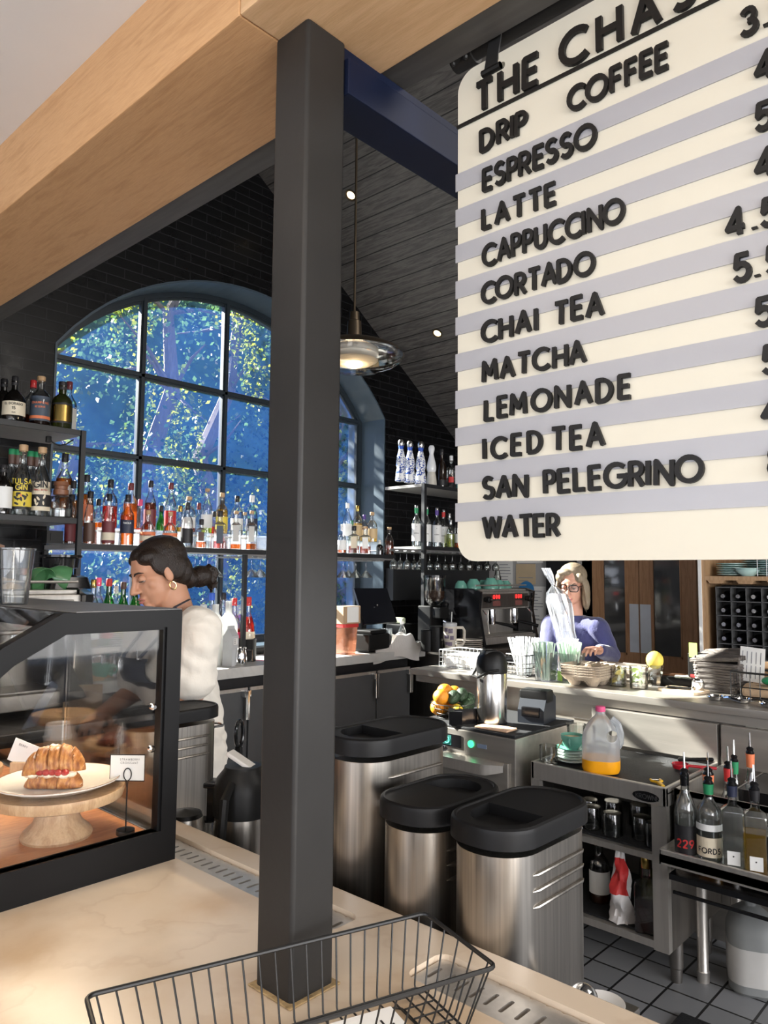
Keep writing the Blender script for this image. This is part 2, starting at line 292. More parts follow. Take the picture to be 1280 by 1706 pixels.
MARBLE = marblemat('cream_marble', (.62, .51, .39), (.34, .21, .12), (.48, .33, .19), rough=.28)
STONE = marblemat('pale_back_bar_stone', (.55, .54, .52), (.36, .35, .34), (.48, .47, .44), rough=.4)
SS = pmat('brushed_stainless', (.55, .52, .48), .34, .75, var=.12, scale=4, stretch=(14, 14, .6), bump=.02, bscale=40)
SS_H = pmat('scratched_stainless_sheet', (.43, .40, .36), .36, .72, var=.18, scale=3, stretch=(8, .8, 8), bump=.03, bscale=30)
SS_DARK = pmat('dim_stainless', (.30, .28, .26), .4, 1, var=.2, scale=4, stretch=(8, 8, .6))
CHROME = pmat('polished_chrome', (.8, .8, .8), .08, 1, var=.02)
BLACKP = pmat('matte_black_plastic', (.006, .006, .006), .45, var=.15, bump=.03, bscale=120, spec=.3)
BLACKG = pmat('gloss_black_plastic', (.008, .008, .009), .15, var=.1)
RUBBER = pmat('black_rubber', (.010, .011, .013), .7, var=.2, bump=.4, bscale=180)
FRIDGE = pmat('fridge_door_laminate', (.085, .088, .093), .4, var=.08)
WOODR = woodmat('orange_pine_board', (.36, .14, .06), (.55, .25, .11), rough=.35, scale=(2, 10, 2), rings=4, dist=3, knots=3)
ACACIA = woodmat('turned_light_wood', (.42, .25, .13), (.63, .43, .25), rough=.45, scale=(8, 8, 2), rings=4, dist=3)
DOORW = woodmat('fir_door', (.30, .15, .07), (.45, .25, .13), rough=.5, scale=(8, 8, .7), rings=5, dist=3)
CABW = woodmat('oak_cabinet', (.34, .20, .10), (.50, .32, .18), rough=.5, scale=(8, 8, .8), rings=5, dist=3)
PANE = glassy('blue_hazed_dusty_glass', (.90, .96, 1), gloss=.1, dust=.055, dustcol=(.05, .24, 1.0), noise=2.2)  # window dust tinted blue to carry the sky haze in its colour
CLEAR = glassy('clear_glass', (.97, .985, .98), gloss=.25, edge=.35)
CASEG = glassy('display_case_glass', (.985, .99, .99), gloss=.04)
PLASTICC = glassy('clear_plastic', (.93, .94, .94), gloss=.2, edge=.3, dust=.05)
WHITE = pmat('white_ceramic', (.82, .80, .77), .2, var=.02, coat=.3)
MINT = pmat('mint_glazed_ceramic', (.16, .42, .33), .18, var=.06, coat=.5)
PAPER = pmat('white_paper', (.82, .81, .78), .8, var=.02)
KRAFT = pmat('kraft_paper', (.45, .31, .19), .85, var=.1, bump=.2)
INK = pmat('black_ink', (.015, .015, .015), .6, var=.05)
CLOTHW = pmat('white_terry', (.72, .68, .64), .95, var=.05, bump=.5, bscale=300, sheen=.3)
CLOTHT = pmat('tan_bar_cloth', (.56, .41, .26), .95, var=.08, bump=.5, bscale=300)

# ------------------------------------------------------------------ the setting
XC, ZR, SL = 3.36, 4.63, .696           # ridge and pitch of the barn roof
def roofz(x): return ZR-SL*abs(x-XC)
AX, AZ, AR, X0, X1 = 3.37, 1.864, 1.816, 1.90, 4.84    # arch of the window opening
def archz(x): return AZ+sqrt(max(0, AR*AR-(x-AX)**2))
mb = MB(); mb.box((-3, -3.5, -.1), (6.7, 4.9, 0)); struct(mb.build('floor', TILE))
xs = [X0+(X1-X0)*i/40 for i in range(41)]
mb = MB()
poly_top = lambda a, b: [(a, roofz(a)), (b, roofz(b))]
def slab(x0, x1, z0a, z0b, z1a, z1b):
    mb.add([(x0, 4.5, z0a), (x1, 4.5, z0b), (x1, 4.5, z1b), (x0, 4.5, z1a), (x0, 4.95, z0a), (x1, 4.95, z0b), (x1, 4.95, z1b), (x0, 4.95, z1a)],
           [(0, 1, 2, 3), (7, 6, 5, 4), (0, 4, 5, 1), (3, 2, 6, 7), (0, 3, 7, 4), (1, 5, 6, 2)])
slab(-3, .3, 0, 0, 2.66, 2.66); slab(.3, X0, 0, 0, roofz(.3), roofz(X0)); slab(X1, 6.7, 0, 0, roofz(X1), roofz(6.7)); slab(X0, X1, 0, 0, 1.0, 1.0)
for a, b in zip(xs, xs[1:]):
    slab(a, b, archz(a), archz(b), roofz(a), roofz(b))
struct(mb.build('wall_back', BRICK, sharp=0))
mb = MB(); mb.box((6.45, -3.5, 0), (6.6, 4.5, 2.6)); struct(mb.build('wall_right', pmat('pale_wall_paint', (.42, .41, .40), .7, var=.04)))
# roof slopes clad in dark boards
for nm, xa, xb in (('ceiling', XC, 6.9), ('ceiling', .94, XC)):
    mb = MB(); za, zb = roofz(xa), roofz(xb)
    mb.add([(xa, -3.5, za), (xb, -3.5, zb), (xb, 4.6, zb), (xa, 4.6, za), (xa, -3.5, za+.12), (xb, -3.5, zb+.12), (xb, 4.6, zb+.12), (xa, 4.6, za+.12)],
           [(0, 1, 2, 3), (7, 6, 5, 4), (0, 4, 5, 1), (1, 5, 6, 2), (2, 6, 7, 3), (3, 7, 4, 0)])
    struct(mb.build(nm, CLAD, sharp=0))
mb = MB(); mb.box((-3, -3.5, 2.64), (.675, 4.9, 2.76)); struct(mb.build('ceiling', PLASTER))
mb = MB(); mb.box((.94, -3.5, 2.76), (.99, 4.5, 3.1)); struct(mb.build('trim_1', CHAN))
mb = MB(); mb.box((.936, -3.5, 2.455), (1.0, 4.5, 2.76)); struct(mb.build('trim_2', CHAN))
for i, (ya, yb) in enumerate(((.9575, 4.5), (-3.5, .9565))):
    mb = MB(); mb.rbox((.675, ya, 2.45), (.935, yb, 2.76), .004)
    o = struct(mb.build('trim_%d' % (3+i), OAK if i == 0 else woodmat('oak_beam_end', (.52, .32, .16), (.66, .43, .24), rough=.5, scale=(9, .8, 9), rings=6, dist=2, bump=.08)))
# outer walls behind the photographer, with the front windows that light the room
mb = MB()
mb.box((-3.1, -3.5, 0), (-3, 4.9, .75)); mb.box((-3.1, -3.5, 2.5), (-3, 4.9, 2.76)); mb.box((-3.1, -3.5, .75), (-3, -2.6, 2.5)); mb.box((-3.1, 2.6, .75), (-3, 4.9, 2.5))
struct(mb.build('wall_front', PLASTER, sharp=0))
mb = MB()
mb.box((-3, -3.6, 0), (6.7, -3.5, .75)); mb.box((-3, -3.6, 2.5), (6.7, -3.5, 4.9)); mb.box((-3, -3.6, .75), (-2, -3.5, 2.5)); mb.box((4.2, -3.6, .75), (6.7, -3.5, 2.5))
struct(mb.build('wall_near', PLASTER, sharp=0))
# window: steel lining, sash bars, panes
YW = 4.8
def outline(inset=0, n=28):
    a, b = X0+inset, X1-inset; P = [(a, 1.0+inset), (b, 1.0+inset)]
    for i in range(n+1):
        x = b+(a-b)*i/n; P.append((x, AZ+sqrt(max(0, (AR-inset)**2-(x-AX)**2))))
    return P
def ringframe(mb, i0, i1, y0, y1):
    A, B = outline(i0), outline(i1); n = len(A)
    for k in range(n):
        j = (k+1) % n
        q = [A[k], A[j], B[j], B[k]]
        mb.loft([[(x, y0, z) for x, z in q], [(x, y1, z) for x, z in q]])
mb = MB(); ringframe(mb, -.002, .012, 4.494, 4.95); struct(mb.build('trim_5', REVEAL, sharp=25))
mb = MB(); ringframe(mb, .0, .05, YW-.03, YW+.03); ringframe(mb, .05, .066, YW-.015, YW+.015)
VB, HB = [2.633, 3.332, 4.03], [2.34, 2.925, 1.72]
for x in VB:
    mb.box((x-.024, YW-.02, 1.0), (x+.024, YW+.02, archz(x)-.02)); mb.box((x-.012, YW-.034, 1.0), (x+.012, YW-.02, archz(x)-.04))
for z in HB:
    w = .05 if z < 2.9 else 0.03
    mb.box((X0+.03, YW-.02, z-.022), (X1-.03, YW+.02, z+.022)); mb.box((X0+.03, YW-.034, z-.011), (X1-.03, YW-.02, z+.011))
wf = struct(mb.build('window_1', FRAME, sharp=25))
mb = MB(); P = outline(.04); mb.add([(x, YW+.004, z) for x, z in P], [tuple(range(len(P)))]); mb.build('glass', PANE, wf, sharp=0)
# ------------------------------------------------------------------ outside: ground, bank, ivy-hung trees
mb = MB(); mb.box((-14, 4.95, -.4), (30, 40, -.1)); struct(mb.build('ground', pmat('leaf_litter', (.10, .085, .05), .9, var=.5, scale=4)))
BARK = pmat('grey_bark', (.16, .12, .10), .9, var=.3, scale=8, stretch=(5, 5, 1), bump=.5)
def leafmat(name, c1, c2):
    m, t, b = nt(name); N = t.nodes; L = t.links; out = N['Material Output']
    g = N.new('ShaderNodeNewGeometry'); cr = N.new('ShaderNodeValToRGB'); cr.color_ramp.elements[0].color = (*c1, 1); cr.color_ramp.elements[1].color = (*c2, 1)
    L.new(g.outputs['Random Per Island'], cr.inputs[0]); L.new(cr.outputs[0], b.inputs['Base Color']); b.inputs['Roughness'].default_value = .5
    tl = N.new('ShaderNodeBsdfTranslucent'); L.new(cr.outputs[0], tl.inputs[0]); mx = N.new('ShaderNodeMixShader'); mx.inputs[0].default_value = .45
    L.new(b.outputs[0], mx.inputs[1]); L.new(tl.outputs[0], mx.inputs[2]); L.new(mx.outputs[0], out.inputs[0]); return m
LEAF = leafmat('sun_pale_ivy_leaves', (.05, .10, .012), (.30, .32, .03))  # ivy coloured yellow-green to look sunlit
LEAFD = leafmat('shade_dark_leaves', (.015, .04, .03), (.07, .14, .05))  # darker leaf colour stands for the shaded inside of the trees
def leaves(mb, c, rad, n, s, rr):
    for _ in range(n):
        u = Vector((rr.gauss(0, 1), rr.gauss(0, 1), rr.gauss(0, 1)))
        p = Vector(c)+Vector((u.x*rad[0], u.y*rad[1], u.z*rad[2]))*.55
        a = Vector((rr.uniform(-1, 1), rr.uniform(-1, 1), rr.uniform(-1, 1))).normalized(); b_ = a.orthogonal().normalized(); k = s*rr.uniform(.6, 1.4)
        c_ = a.cross(b_)*.6
        mb.add([p, p+b_*k*.5+c_*k*.5, p+b_*k, p+b_*k*.5-c_*k*.5], [(0, 1, 2, 3)])
rl = random.Random(3)
TREES = [(3.95, 9.0, 7.4), (4.9, 8.5, 6.9), (6.3, 9.3, 7.6), (7.7, 8.7, 7.2), (9.2, 9.6, 7.8), (10.8, 8.8, 7.2), (12.8, 9.8, 8.0)]
TL = ['ivy-hung tree outside, seen left of the first tall sash bar', 'leafy tree outside the middle panes of the window', 'leafy tree outside just left of the black post',
      'tree outside hidden largely by the black post', 'tree outside between the post and the window jamb', 'tree outside beside the right jamb of the window', 'rightmost tree outside at the window jamb']
for i, (x, y, h) in enumerate(TREES):
    t = thing('tree', TL[i], 'tree', (x, y, -.1), group='trees outside the window')
    mb = MB(); pts = [(0, 0, 0)]
    for k in range(1, 7): pts.append((rl.uniform(-.2, .2)*k*.5, rl.uniform(-.15, .15), h*k/7))
    mb.tube(pts, [.2, .17, .15, .12, .1, .07, .04], 8)
    for k in range(16):
        a = Vector(pts[rl.randint(1, 5)]); q = a+Vector((rl.uniform(-1.1, 1.1), rl.uniform(-.9, .3), rl.uniform(-.4, .9)))
        mb.tube([a, (a+q)/2+Vector((rl.uniform(-.15, .15), 0, rl.uniform(-.1, .2))), q], [.035, .022, .008], 5)
    mb.build('trunk', BARK, t)
    mb = MB()
    for k in range(46):
        z = h*rl.uniform(.02, .98); leaves(mb, (rl.uniform(-1.15, 1.15), rl.uniform(-.4, .9), z), (.32, .3, .36), 80, .08, rl)
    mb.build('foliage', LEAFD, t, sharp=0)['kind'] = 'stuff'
    mb = MB()
    for k in range(22):       # sprays in sun-pale colour and hanging ivy strands on the room side
        z = h*rl.uniform(.1, .98); cx, cy = rl.uniform(-1.1, 1.1), rl.uniform(-1.2, -.4)
        leaves(mb, (cx, cy, z), (.26, .18, .34), 70, .07, rl)
        for q in range(3):
            xx = cx+rl.uniform(-.3, .3)
            for w in range(9): leaves(mb, (xx+rl.uniform(-.03, .03), cy, z-.09*w), (.04, .04, .05), 3, .06, rl)
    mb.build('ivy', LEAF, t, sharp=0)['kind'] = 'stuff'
# bank rising behind the trees
mb = MB(); n = 24
rows = []
for j in range(9):
    rows.append([(-4+42*i/n, 11.5+j*.7+rl.uniform(-.4, .4), -.2+j*1.25*min(1, max(.25, (i-2)/3))+rl.uniform(-.3, .3)) for i in range(n+1)])
mb.loft(rows, cap=False, closed=False); struct(mb.build('bank', pmat('shrubby_bank', (.035, .075, .035), .9, var=.6, scale=3, bump=1, bscale=6)))
# ------------------------------------------------------------------ post, steel beam, pipe
mb = MB(); mb.rbox((.752, .876, .917), (.838, .96, 2.452), .007, 3); struct(mb.build('post', STEEL_BLACK), 'square black steel post standing on the marble counter under the oak beam')
mb = MB(); mb.rbox((.838, .87, 2.36), (3.3, .955, 2.425), .003); mb.box((.838, .885, 2.425), (3.3, .94, 2.452)); struct(mb.build('cross_beam', NAVY), 'dark navy steel beam running from the post into the room')
mb = MB(); mb.tube([(.92, .775, 2.478), (1.035, .775, 2.478)], .0165, 14); mb.tube([(1.03, .79, 2.478), (1.03, .745, 2.478)], .021, 14); mb.tube([(1.03, .76, 2.478), (1.03, -1.2, 2.478)], .016, 14)
for q in ((1.012, .782, 2.462), (1.012, .755, 2.462)): mb.sphere(q, .006, 8)
struct(mb.build('pipe', STEEL_BLACK), 'black hanging pipe the menu board is strapped to')
def bolt(m, p, r=.006, ax=None):
    m.lathe([(r, -.002), (r, .003), (r*.6, .005), (0, .0055)], 8, p)
mb = MB(); mb.rbox((.744, .868, .9201), (.846, .968, .9235), .0015); struct(mb.build('trim_8', pmat('old_caulk', (.36, .25, .12), .8, var=.4, scale=60, bump=.6)))
# window jamb sconce dots and wall switches read as small boxes on the brick
# ------------------------------------------------------------------ helpers that need objects
def cut(o, mbs):
    """carve the closed shapes mbs out of object o, for good"""
    cs = []
    for m in mbs:
        c = m.build('cutter', BLACKP, o.parent, sharp=0); cs.append(c)
        md = o.modifiers.new('b', 'BOOLEAN'); md.operation = 'DIFFERENCE'; md.solver = 'EXACT'; md.object = c
    smooth = o.data.polygons[0].use_smooth; [o.modifiers.remove(m) for m in list(o.modifiers) if m.type == 'WEIGHTED_NORMAL']
    dg = bpy.context.evaluated_depsgraph_get(); me = bpy.data.meshes.new_from_object(o.evaluated_get(dg))
    o.modifiers.clear(); old = o.data; nm = old.name; o.data = me; bpy.data.meshes.remove(old); me.name = nm
    me.polygons.foreach_set('use_smooth', [smooth]*len(me.polygons))
    if smooth: me.set_sharp_from_angle(angle=radians(35)); o.modifiers.new('weighted', 'WEIGHTED_NORMAL').keep_sharp = True
    for c in cs:
        m = c.data; bpy.data.objects.remove(c); bpy.data.meshes.remove(m)
    return o
def solo(mb, name, mat, label, cat, loc=(0, 0, 0), rz=0, group=None, **k):
    o = mb.build(name, mat, **k); o.location = loc; o.rotation_euler = (0, 0, rz); return tag(o, label, cat, group)
def cloth(nx, ny, f):
    """sheet of nx x ny points from f(u, v)"""
    mb = MB(); mb.loft([[f(i/nx, j/ny) for j in range(ny+1)] for i in range(nx+1)], cap=False, closed=False); return mb
def solid(o, t, off=0):
    md = o.modifiers.new('thickness', 'SOLIDIFY'); md.thickness = t; md.offset = off; return o
FACE = tr(0, 0, 0)
def wallT(x, y, z, facing):
    """frame for lettering: local x runs right, y up, z out towards the reader; facing = heading the sign faces"""
    n = Vector((cos(facing), sin(facing), 0)); u = Vector((0, 0, 1)); r = u.cross(n)
    return Matrix(((r.x, u.x, n.x, x), (r.y, u.y, n.y, y), (r.z, u.z, n.z, z), (0, 0, 0, 1)))
# ------------------------------------------------------------------ customer counter
ct = thing('counter', 'cream marble topped bar counter in the foreground carrying the post', 'counter', (.65, 1, 0))
mb = MB(); mb.T = tr(-.65, -1, 0); mb.rbox((.12, -1.5, .875), (1.092, 2.68, .92), .006, 2)
top = mb.build('marble_top', MARBLE, ct, sharp=0)
def slot(x0, x1, y0, y1, r=.022):
    m = MB(); m.T = tr(-.65, -1, 0); m.prism(rrect(x1-x0, y1-y0, r, 5, (x0+x1)/2, (y0+y1)/2), .898, .95); return m
TR = [(.948, 1.03, 1.005, 2.5), (.935, 1.034, -.3, .818)]
for a, b, c, d in TR: cut(top, [slot(a, b, c, d)])
mb = MB(); mb.T = tr(-.65, -1, 0); mb.box((.3, -1.4, 0), (1.0, 2.64, .875)); mb.build('cabinet', pmat('dark_counter_base', (.03, .03, .032), .5), ct)
mb = MB(); mb.T = tr(-.65, -1, 0); mb.rbox((1.0, .70, .64), (1.53, 2.62, .68), .004); mb.box((1.0, .72, .60), (1.44, 2.6, .64)); mb.build('work_shelf', SS_DARK, ct)
# slotted drip trays let into the marble
def driptray(a, b, c, d, label):
    t = thing('drip_tray', label, 'drip tray', ((a+b)/2, (c+d)/2, .898), 0, 'drip trays in the counter')
    w, l = b-a-.004, d-c-.006; mb = MB()
    mb.rbox((-w/2, -l/2, 0), (w/2, l/2, .014), .003); g = mb.build('grate', SS, t); cs = []
    n = int(l/.0275)
    m = MB()
    for i in range(n):
        y = -l/2+.02+i*.0275
        for x0, x1 in ((-w*.20, w*.20),): m.prism(rrect(x1-x0, .0075, .0035, 3, 0, y), -.01, .05)
        for sx in (-1, 1): m.prism(rrect(.010, .0085, .004, 3, sx*w*.5, y+.012), -.01, .05)
    cut(g, [m]); mb = MB(); mb.box((-w/2+.003, -l/2+.003, .0), (w/2-.003, l/2-.003, .0005)); return t
driptray(*TR[0], 'slotted steel drip tray in the counter beside the pastry case'); driptray(*TR[1], 'slotted steel drip tray in the counter beside the wire basket, nearest')
# ------------------------------------------------------------------ menu board
BT = wallT(1.0, .761, 0, pi)
bd = thing('menu_board', 'large cream letter board menu hanging from the black pipe', 'menu board', (1.0, .3, 1.572))
LB = tr(-1.0, -.3, -1.572) @ BT
CREAM = pmat('cream_board', (.62, .59, .495), .45, var=.02); RAIL = glassy('frosted_letter_rail', (.95, .96, .99), gloss=.12, rough=.25, dust=.75, dustcol=(.70, .705, .75))
LETT = pmat('black_letter_plastic', (.008, .0075, .0075), .5, var=.1, spec=.3)
mb = MB(); mb.T = LB; bw = .90; mb.prism(rrect(bw, .851, .035, 8, bw/2, 1.572+.4255), -.012, 0); panel = mb.build('panel', CREAM, bd)
m = MB(); m.T = LB; m.prism(rrect(.052, .013, .006, 4, .072, 2.398), -.03, .02); cut(panel, [m])
for k in range(10):
    z0 = 2.211-.0637*k; mb = MB(); mb.T = LB; mb.box((-.0035, z0, .0006), (bw+.003, z0+.031, .0022)); mb.build('letter_rail', RAIL, bd)
mb = MB(); mb.T = LB; mb.box((.0, 2.3235, .0006), (bw, 2.329, .004)); mb.build('header_line', LETT, bd)
# (text, start metres from the left edge, baseline z, height)
ROWS = [('THE', .043, .164, 2.336, .047), ('CHASTAIN', .202, .60, 2.336, .050), ('DRIP', .050, .143, 2.262, .034), ('COFFEE', .214, .371, 2.262, .034), ('ESPRESSO', .056, .262, 2.192, .034), ('LATTE', .054, .192, 2.125, .032),
        ('CAPPUCCINO', .054, .305, 2.061, .033), ('CORTADO', .051, .257, 1.997, .032), ('CHAI', .052, .158, 1.932, .032), ('TEA', .19, .269, 1.932, .032), ('MATCHA', .054, .242, 1.866, .031), ('LEMONADE', .056, .307, 1.802, .031),
        ('ICED', .056, .165, 1.738, .031), ('TEA', .182, .268, 1.738, .032), ('SAN', .054, .139, 1.674, .032), ('PELEGRINO', .166, .407, 1.675, .032), ('WATER', .054, .194, 1.6105, .031)]
def fitrow(txt, x, x2, z, h):
    w = h*.205
    def span(tk):
        m = MB(); letters(m, txt, h, w, 0, track=tk, rounds=0); q = [v.x for v in m.v]; return min(q), max(q)
    if x2 is None: tk = .2
    else:
        s0, s1 = [b_-a_ for a_, b_ in (span(0), span(.5))]; tk = max(-.25, min(.8, .5*((x2-x)-s0)/(s1-s0)))
    xs = 1
    if x2 is not None and tk < .07: tk = .07; q = span(tk); xs = (x2-x)/(q[1]-q[0])
    off = span(tk)[0]*xs
    mb = MB(); mb.T = LB @ tr(x-off, z, .001) @ Matrix.Diagonal((xs, 1, 1, 1)); letters(mb, txt, h, w, .006, track=tk, jit=.7); mb.build('lettering', LETT, bd, sharp=25)
for r_ in ROWS: fitrow(*r_)
for txt, yy, z in (('3.50', .293, 2.256), ('4', .280, 2.187), ('5', .280, 2.121), ('4', .282, 2.058), ('4.50', .319, 1.992), ('5.50', .312, 1.929), ('5', .287, 1.865), ('5', .281, 1.803), ('4', .285, 1.740), ('8', .279, 1.676)):
    fitrow(txt, .761-yy, None, z, .033)
mb = MB(); mb.T = LB
P = [(.085, 2.40, -.013), (.085, 2.40, .004), (.085, 2.47, -.02)]
mb.tube([(.055, 2.397, .004), (.092, 2.397, .004)], .006, 8)
for q in ([(2.397, .004), (2.478, -.014)], [(2.478, -.014), (2.4955, -.03)]): mb.loft([[(x, q[0][0], q[0][1]) for x in (.060, .085)]+[(x, q[0][0], q[0][1]+.003) for x in (.085, .060)], [(x, q[1][0], q[1][1]) for x in (.060, .085)]+[(x, q[1][0], q[1][1]+.003) for x in (.085, .060)]])
if 0: mb.loft([[(.058, 2.397, .003), (.086, 2.397, .003), (.086, 2.397, .006), (.058, 2.397, .006)], [(.058, 2.41, .004), (.086, 2.41, .004), (.086, 2.41, .007), (.058, 2.41, .007)],
         [(.058, 2.455, -.022), (.086, 2.455, -.022), (.086, 2.457, -.019), (.058, 2.457, -.019)], [(.058, 2.46, -.045), (.086, 2.46, -.045), (.086, 2.463, -.045), (.058, 2.463, -.045)]])
mb.tube([(.055, 2.397, .004), (.092, 2.397, .004)], .006, 8)
mb.build('strap', pmat('black_strap', (.012, .012, .012), .55), bd)
# ------------------------------------------------------------------ pastry display case
CS = thing('display_case', 'black framed glass pastry case on the marble counter', 'display case', (.76, 1.9, .92))
PROF = [(.30, .0), (.944, .0), (.944, .545), (.672, .545), (.56, .484), (.30, .26)]
DARK = pmat('black_case_frame', (.004, .004, .0045), .42, var=.15, spec=.22)
T0 = tr(-.76, -1.9, 0)
def inset(P, d):
    out = []; n = len(P)
    for i in range(n):
        a, b, c = Vector(P[i-1]), Vector(P[i]), Vector(P[(i+1) % n]); u, v = (b-a).normalized(), (c-b).normalized()
        nu, nv = Vector((-u.y, u.x)), Vector((-v.y, v.x)); k = (nu+nv); k /= max(.2, (1+nu.dot(nv))); out.append(tuple(b+k*d))
    return out
def frame(y0, y1, d0=0, d1=.037):
    m = MB(); m.T = T0; A = inset(PROF, d0); B = inset(PROF, d1); A[0] = (A[0][0], A[0][1]); B[0] = (B[0][0], .068); B[1] = (B[1][0], .068)
    for k in range(len(A)):
        j = (k+1) % len(A); q = [A[k], A[j], B[j], B[k]]; m.loft([[(x, y0, z) for x, z in q], [(x, y1, z) for x, z in q]])
    return m
m = frame(1.497, 1.530); B = inset(PROF, .037)
m.v += frame(1.503, 1.527, .035, .043).v; off = len(m.f); n0 = len(m.v)-len(frame(1.503, 1.527, .035, .043).v)
for f in frame(1.503, 1.527, .035, .043).f: m.f.append([i+n0 for i in f]); m.k.append(0)
m.build('end_frame', DARK, CS, sharp=20)
frame(2.60, 2.63).build('end_frame', DARK, CS, sharp=20)
for (x, z) in ((.927, .528), (.69, .528), (.565, .47), (.927, .0175), (.317, .0175)): mb = MB(); mb.T = T0; mb.box((x-.016, 1.53, z-.016), (x+.016, 2.60, z+.016)); mb.build('long_rail', DARK, CS, sharp=20)
mb = MB(); mb.T = T0; mb.box((.70, 1.5, .5455), (.944, 2.63, .5475)); mb.build('top_sheet', pmat('grey_top_sheet', (.16, .155, .15), .45, var=.1), CS)
mb = MB(); mb.T = T0; mb.box((.334, 1.53, .035), (.912, 2.60, .052)); mb.build('floor_board', WOODR, CS)
mb = MB(); mb.T = T0; mb.box((.905, 1.545, .505), (.915, 2.58, .512)); mb.build('light_strip', emit('warm_led_strip', (1, .80, .55), 3), CS, sharp=0)
lamp('AREA', 'case_light', (.90, 2.05, 1.42), 4.2, (1, .80, .56), aim=(.74, 1.9, 1.0), size=.7, sizey=.02).rotation_euler = (0, radians(25), radians(0))
bpy.data.objects['case_light'].data.size = .02; bpy.data.objects['case_light'].data.size_y = 1.0
def pane(q, name='pane'):
    m = MB(); m.T = T0; m.add(q, [tuple(range(len(q)))]); m.build(name, CASEG, CS, sharp=0)
C2 = inset(PROF, .04); C2[0] = (C2[0][0], .068); C2[1] = (C2[1][0], .068)
pane([(x, 1.512, z) for x, z in C2]); pane([(x, 2.615, z) for x, z in C2])
pane([(.672, 1.53, .547), (.672, 2.60, .547), (.56, 2.60, .486), (.56, 1.53, .486)]); pane([(.56, 1.53, .484), (.56, 2.60, .484), (.30, 2.60, .26), (.30, 1.53, .26)])
mb = MB(); mb.T = T0
for y in (1.54, 2.07): mb.box((.936, y, .04), (.940, y+.52, .52))
mb.build('sliding_door', CASEG, CS, sharp=0)
mb = MB(); mb.T = T0
for (px, py) in ((257, 1178), (254, 1248)):
    p = at(px, py, 'y', 1.508); mb.T = T0 @ tr(p.x, 1.512, p.z-.92) @ rot('X', pi/2); mb.lathe([(.0075, -.004), (.0075, .004), (.004, .008), (0, .008)], 12)
mb.build('screw_cap', CHROME, CS)
FL = .972
def cake_stand(loc, R_, h, label, base=.072, plate=True):
    t = thing('cake_stand', label, 'cake stand', loc, 0, 'wooden cake stands in the pastry case'); mb = MB()
    mb.lathe([(0, 0), (base, 0), (base*1.03, .006), (base*.98, .014), (base*.72, h*.3), (base*.56, h*.55), (base*.56, h-.034), (base*.7, h-.026)], 40); mb.build('pedestal', ACACIA, t)
    mb = MB(); mb.lathe([(0, h-.03), (R_*.8, h-.03), (R_*.97, h-.022), (R_, h-.008), (R_*.99, h), (R_*.9, h-.003), (0, h-.003)], 48); mb.build('top', ACACIA, t); return t
cx, cy = .757, 1.672
cake_stand((cx, cy, FL), .139, .105, 'wooden cake stand holding the strawberry croissant plate')
t = thing('plate', 'oval white plate under the croissant', 'plate', (cx, cy, FL+.106), radians(20))
mb = MB(); mb.lathe([(0, 0), (.075, 0), (.112, .006), (.136, .016), (.137, .019), (.134, .019), (.11, .010), (.07, .006), (0, .006)], 48, sx=.97, sy=.93); mb.build('dish', pmat('speckled_white_glaze', (.80, .77, .71), .2, var=.04, scale=80, coat=.4), t)
mb = MB(); mb.tube([(.1355*.97*cos(a*pi/30), .1355*.93*sin(a*pi/30), .0188) for a in range(60)], .0012, 5, closed=True); mb.build('rim_line', pmat('brown_rim_glaze', (.25, .13, .06), .3), t)
# croissant: two crescents of laminated dough with filling between
def croissant(parent, L, W, H, bend, z0, mat, seed, lean=0):
    rr = random.Random(seed); mb = MB(); rings = []; NS, NU = 96, 28; off = [rr.uniform(-.2, .2) for _ in range(12)]
    for i in range(NS+1):
        s = -1+2*i/NS; prof = max(.05, 1-abs(s)**2.6)**.55; ring = []
        for j in range(NU):
            b = 2*pi*j/NU; ss = s+.16*cos(b); q = (ss*2.6+.4) % 1; seg = .93+.085*(1-q)**.6-.03*(q > .93)
            lay = 1+.012*sin(38*ss+3*sin(b*2+seed)+off[int(abs(ss)*5) % 12]*9)
            w, h = W*prof*seg*lay, H*prof*seg*lay; zz = sin(b)
            ring.append(Vector((L*s+.10*L*cos(b)*prof, -abs(s)**1.7*L*bend*.35+w*cos(b), z0+h*max(-.5, zz)+h*.5)))
        rings.append(ring)
    mb.loft(rings); return mb.build('crust', mat, parent, sharp=70)
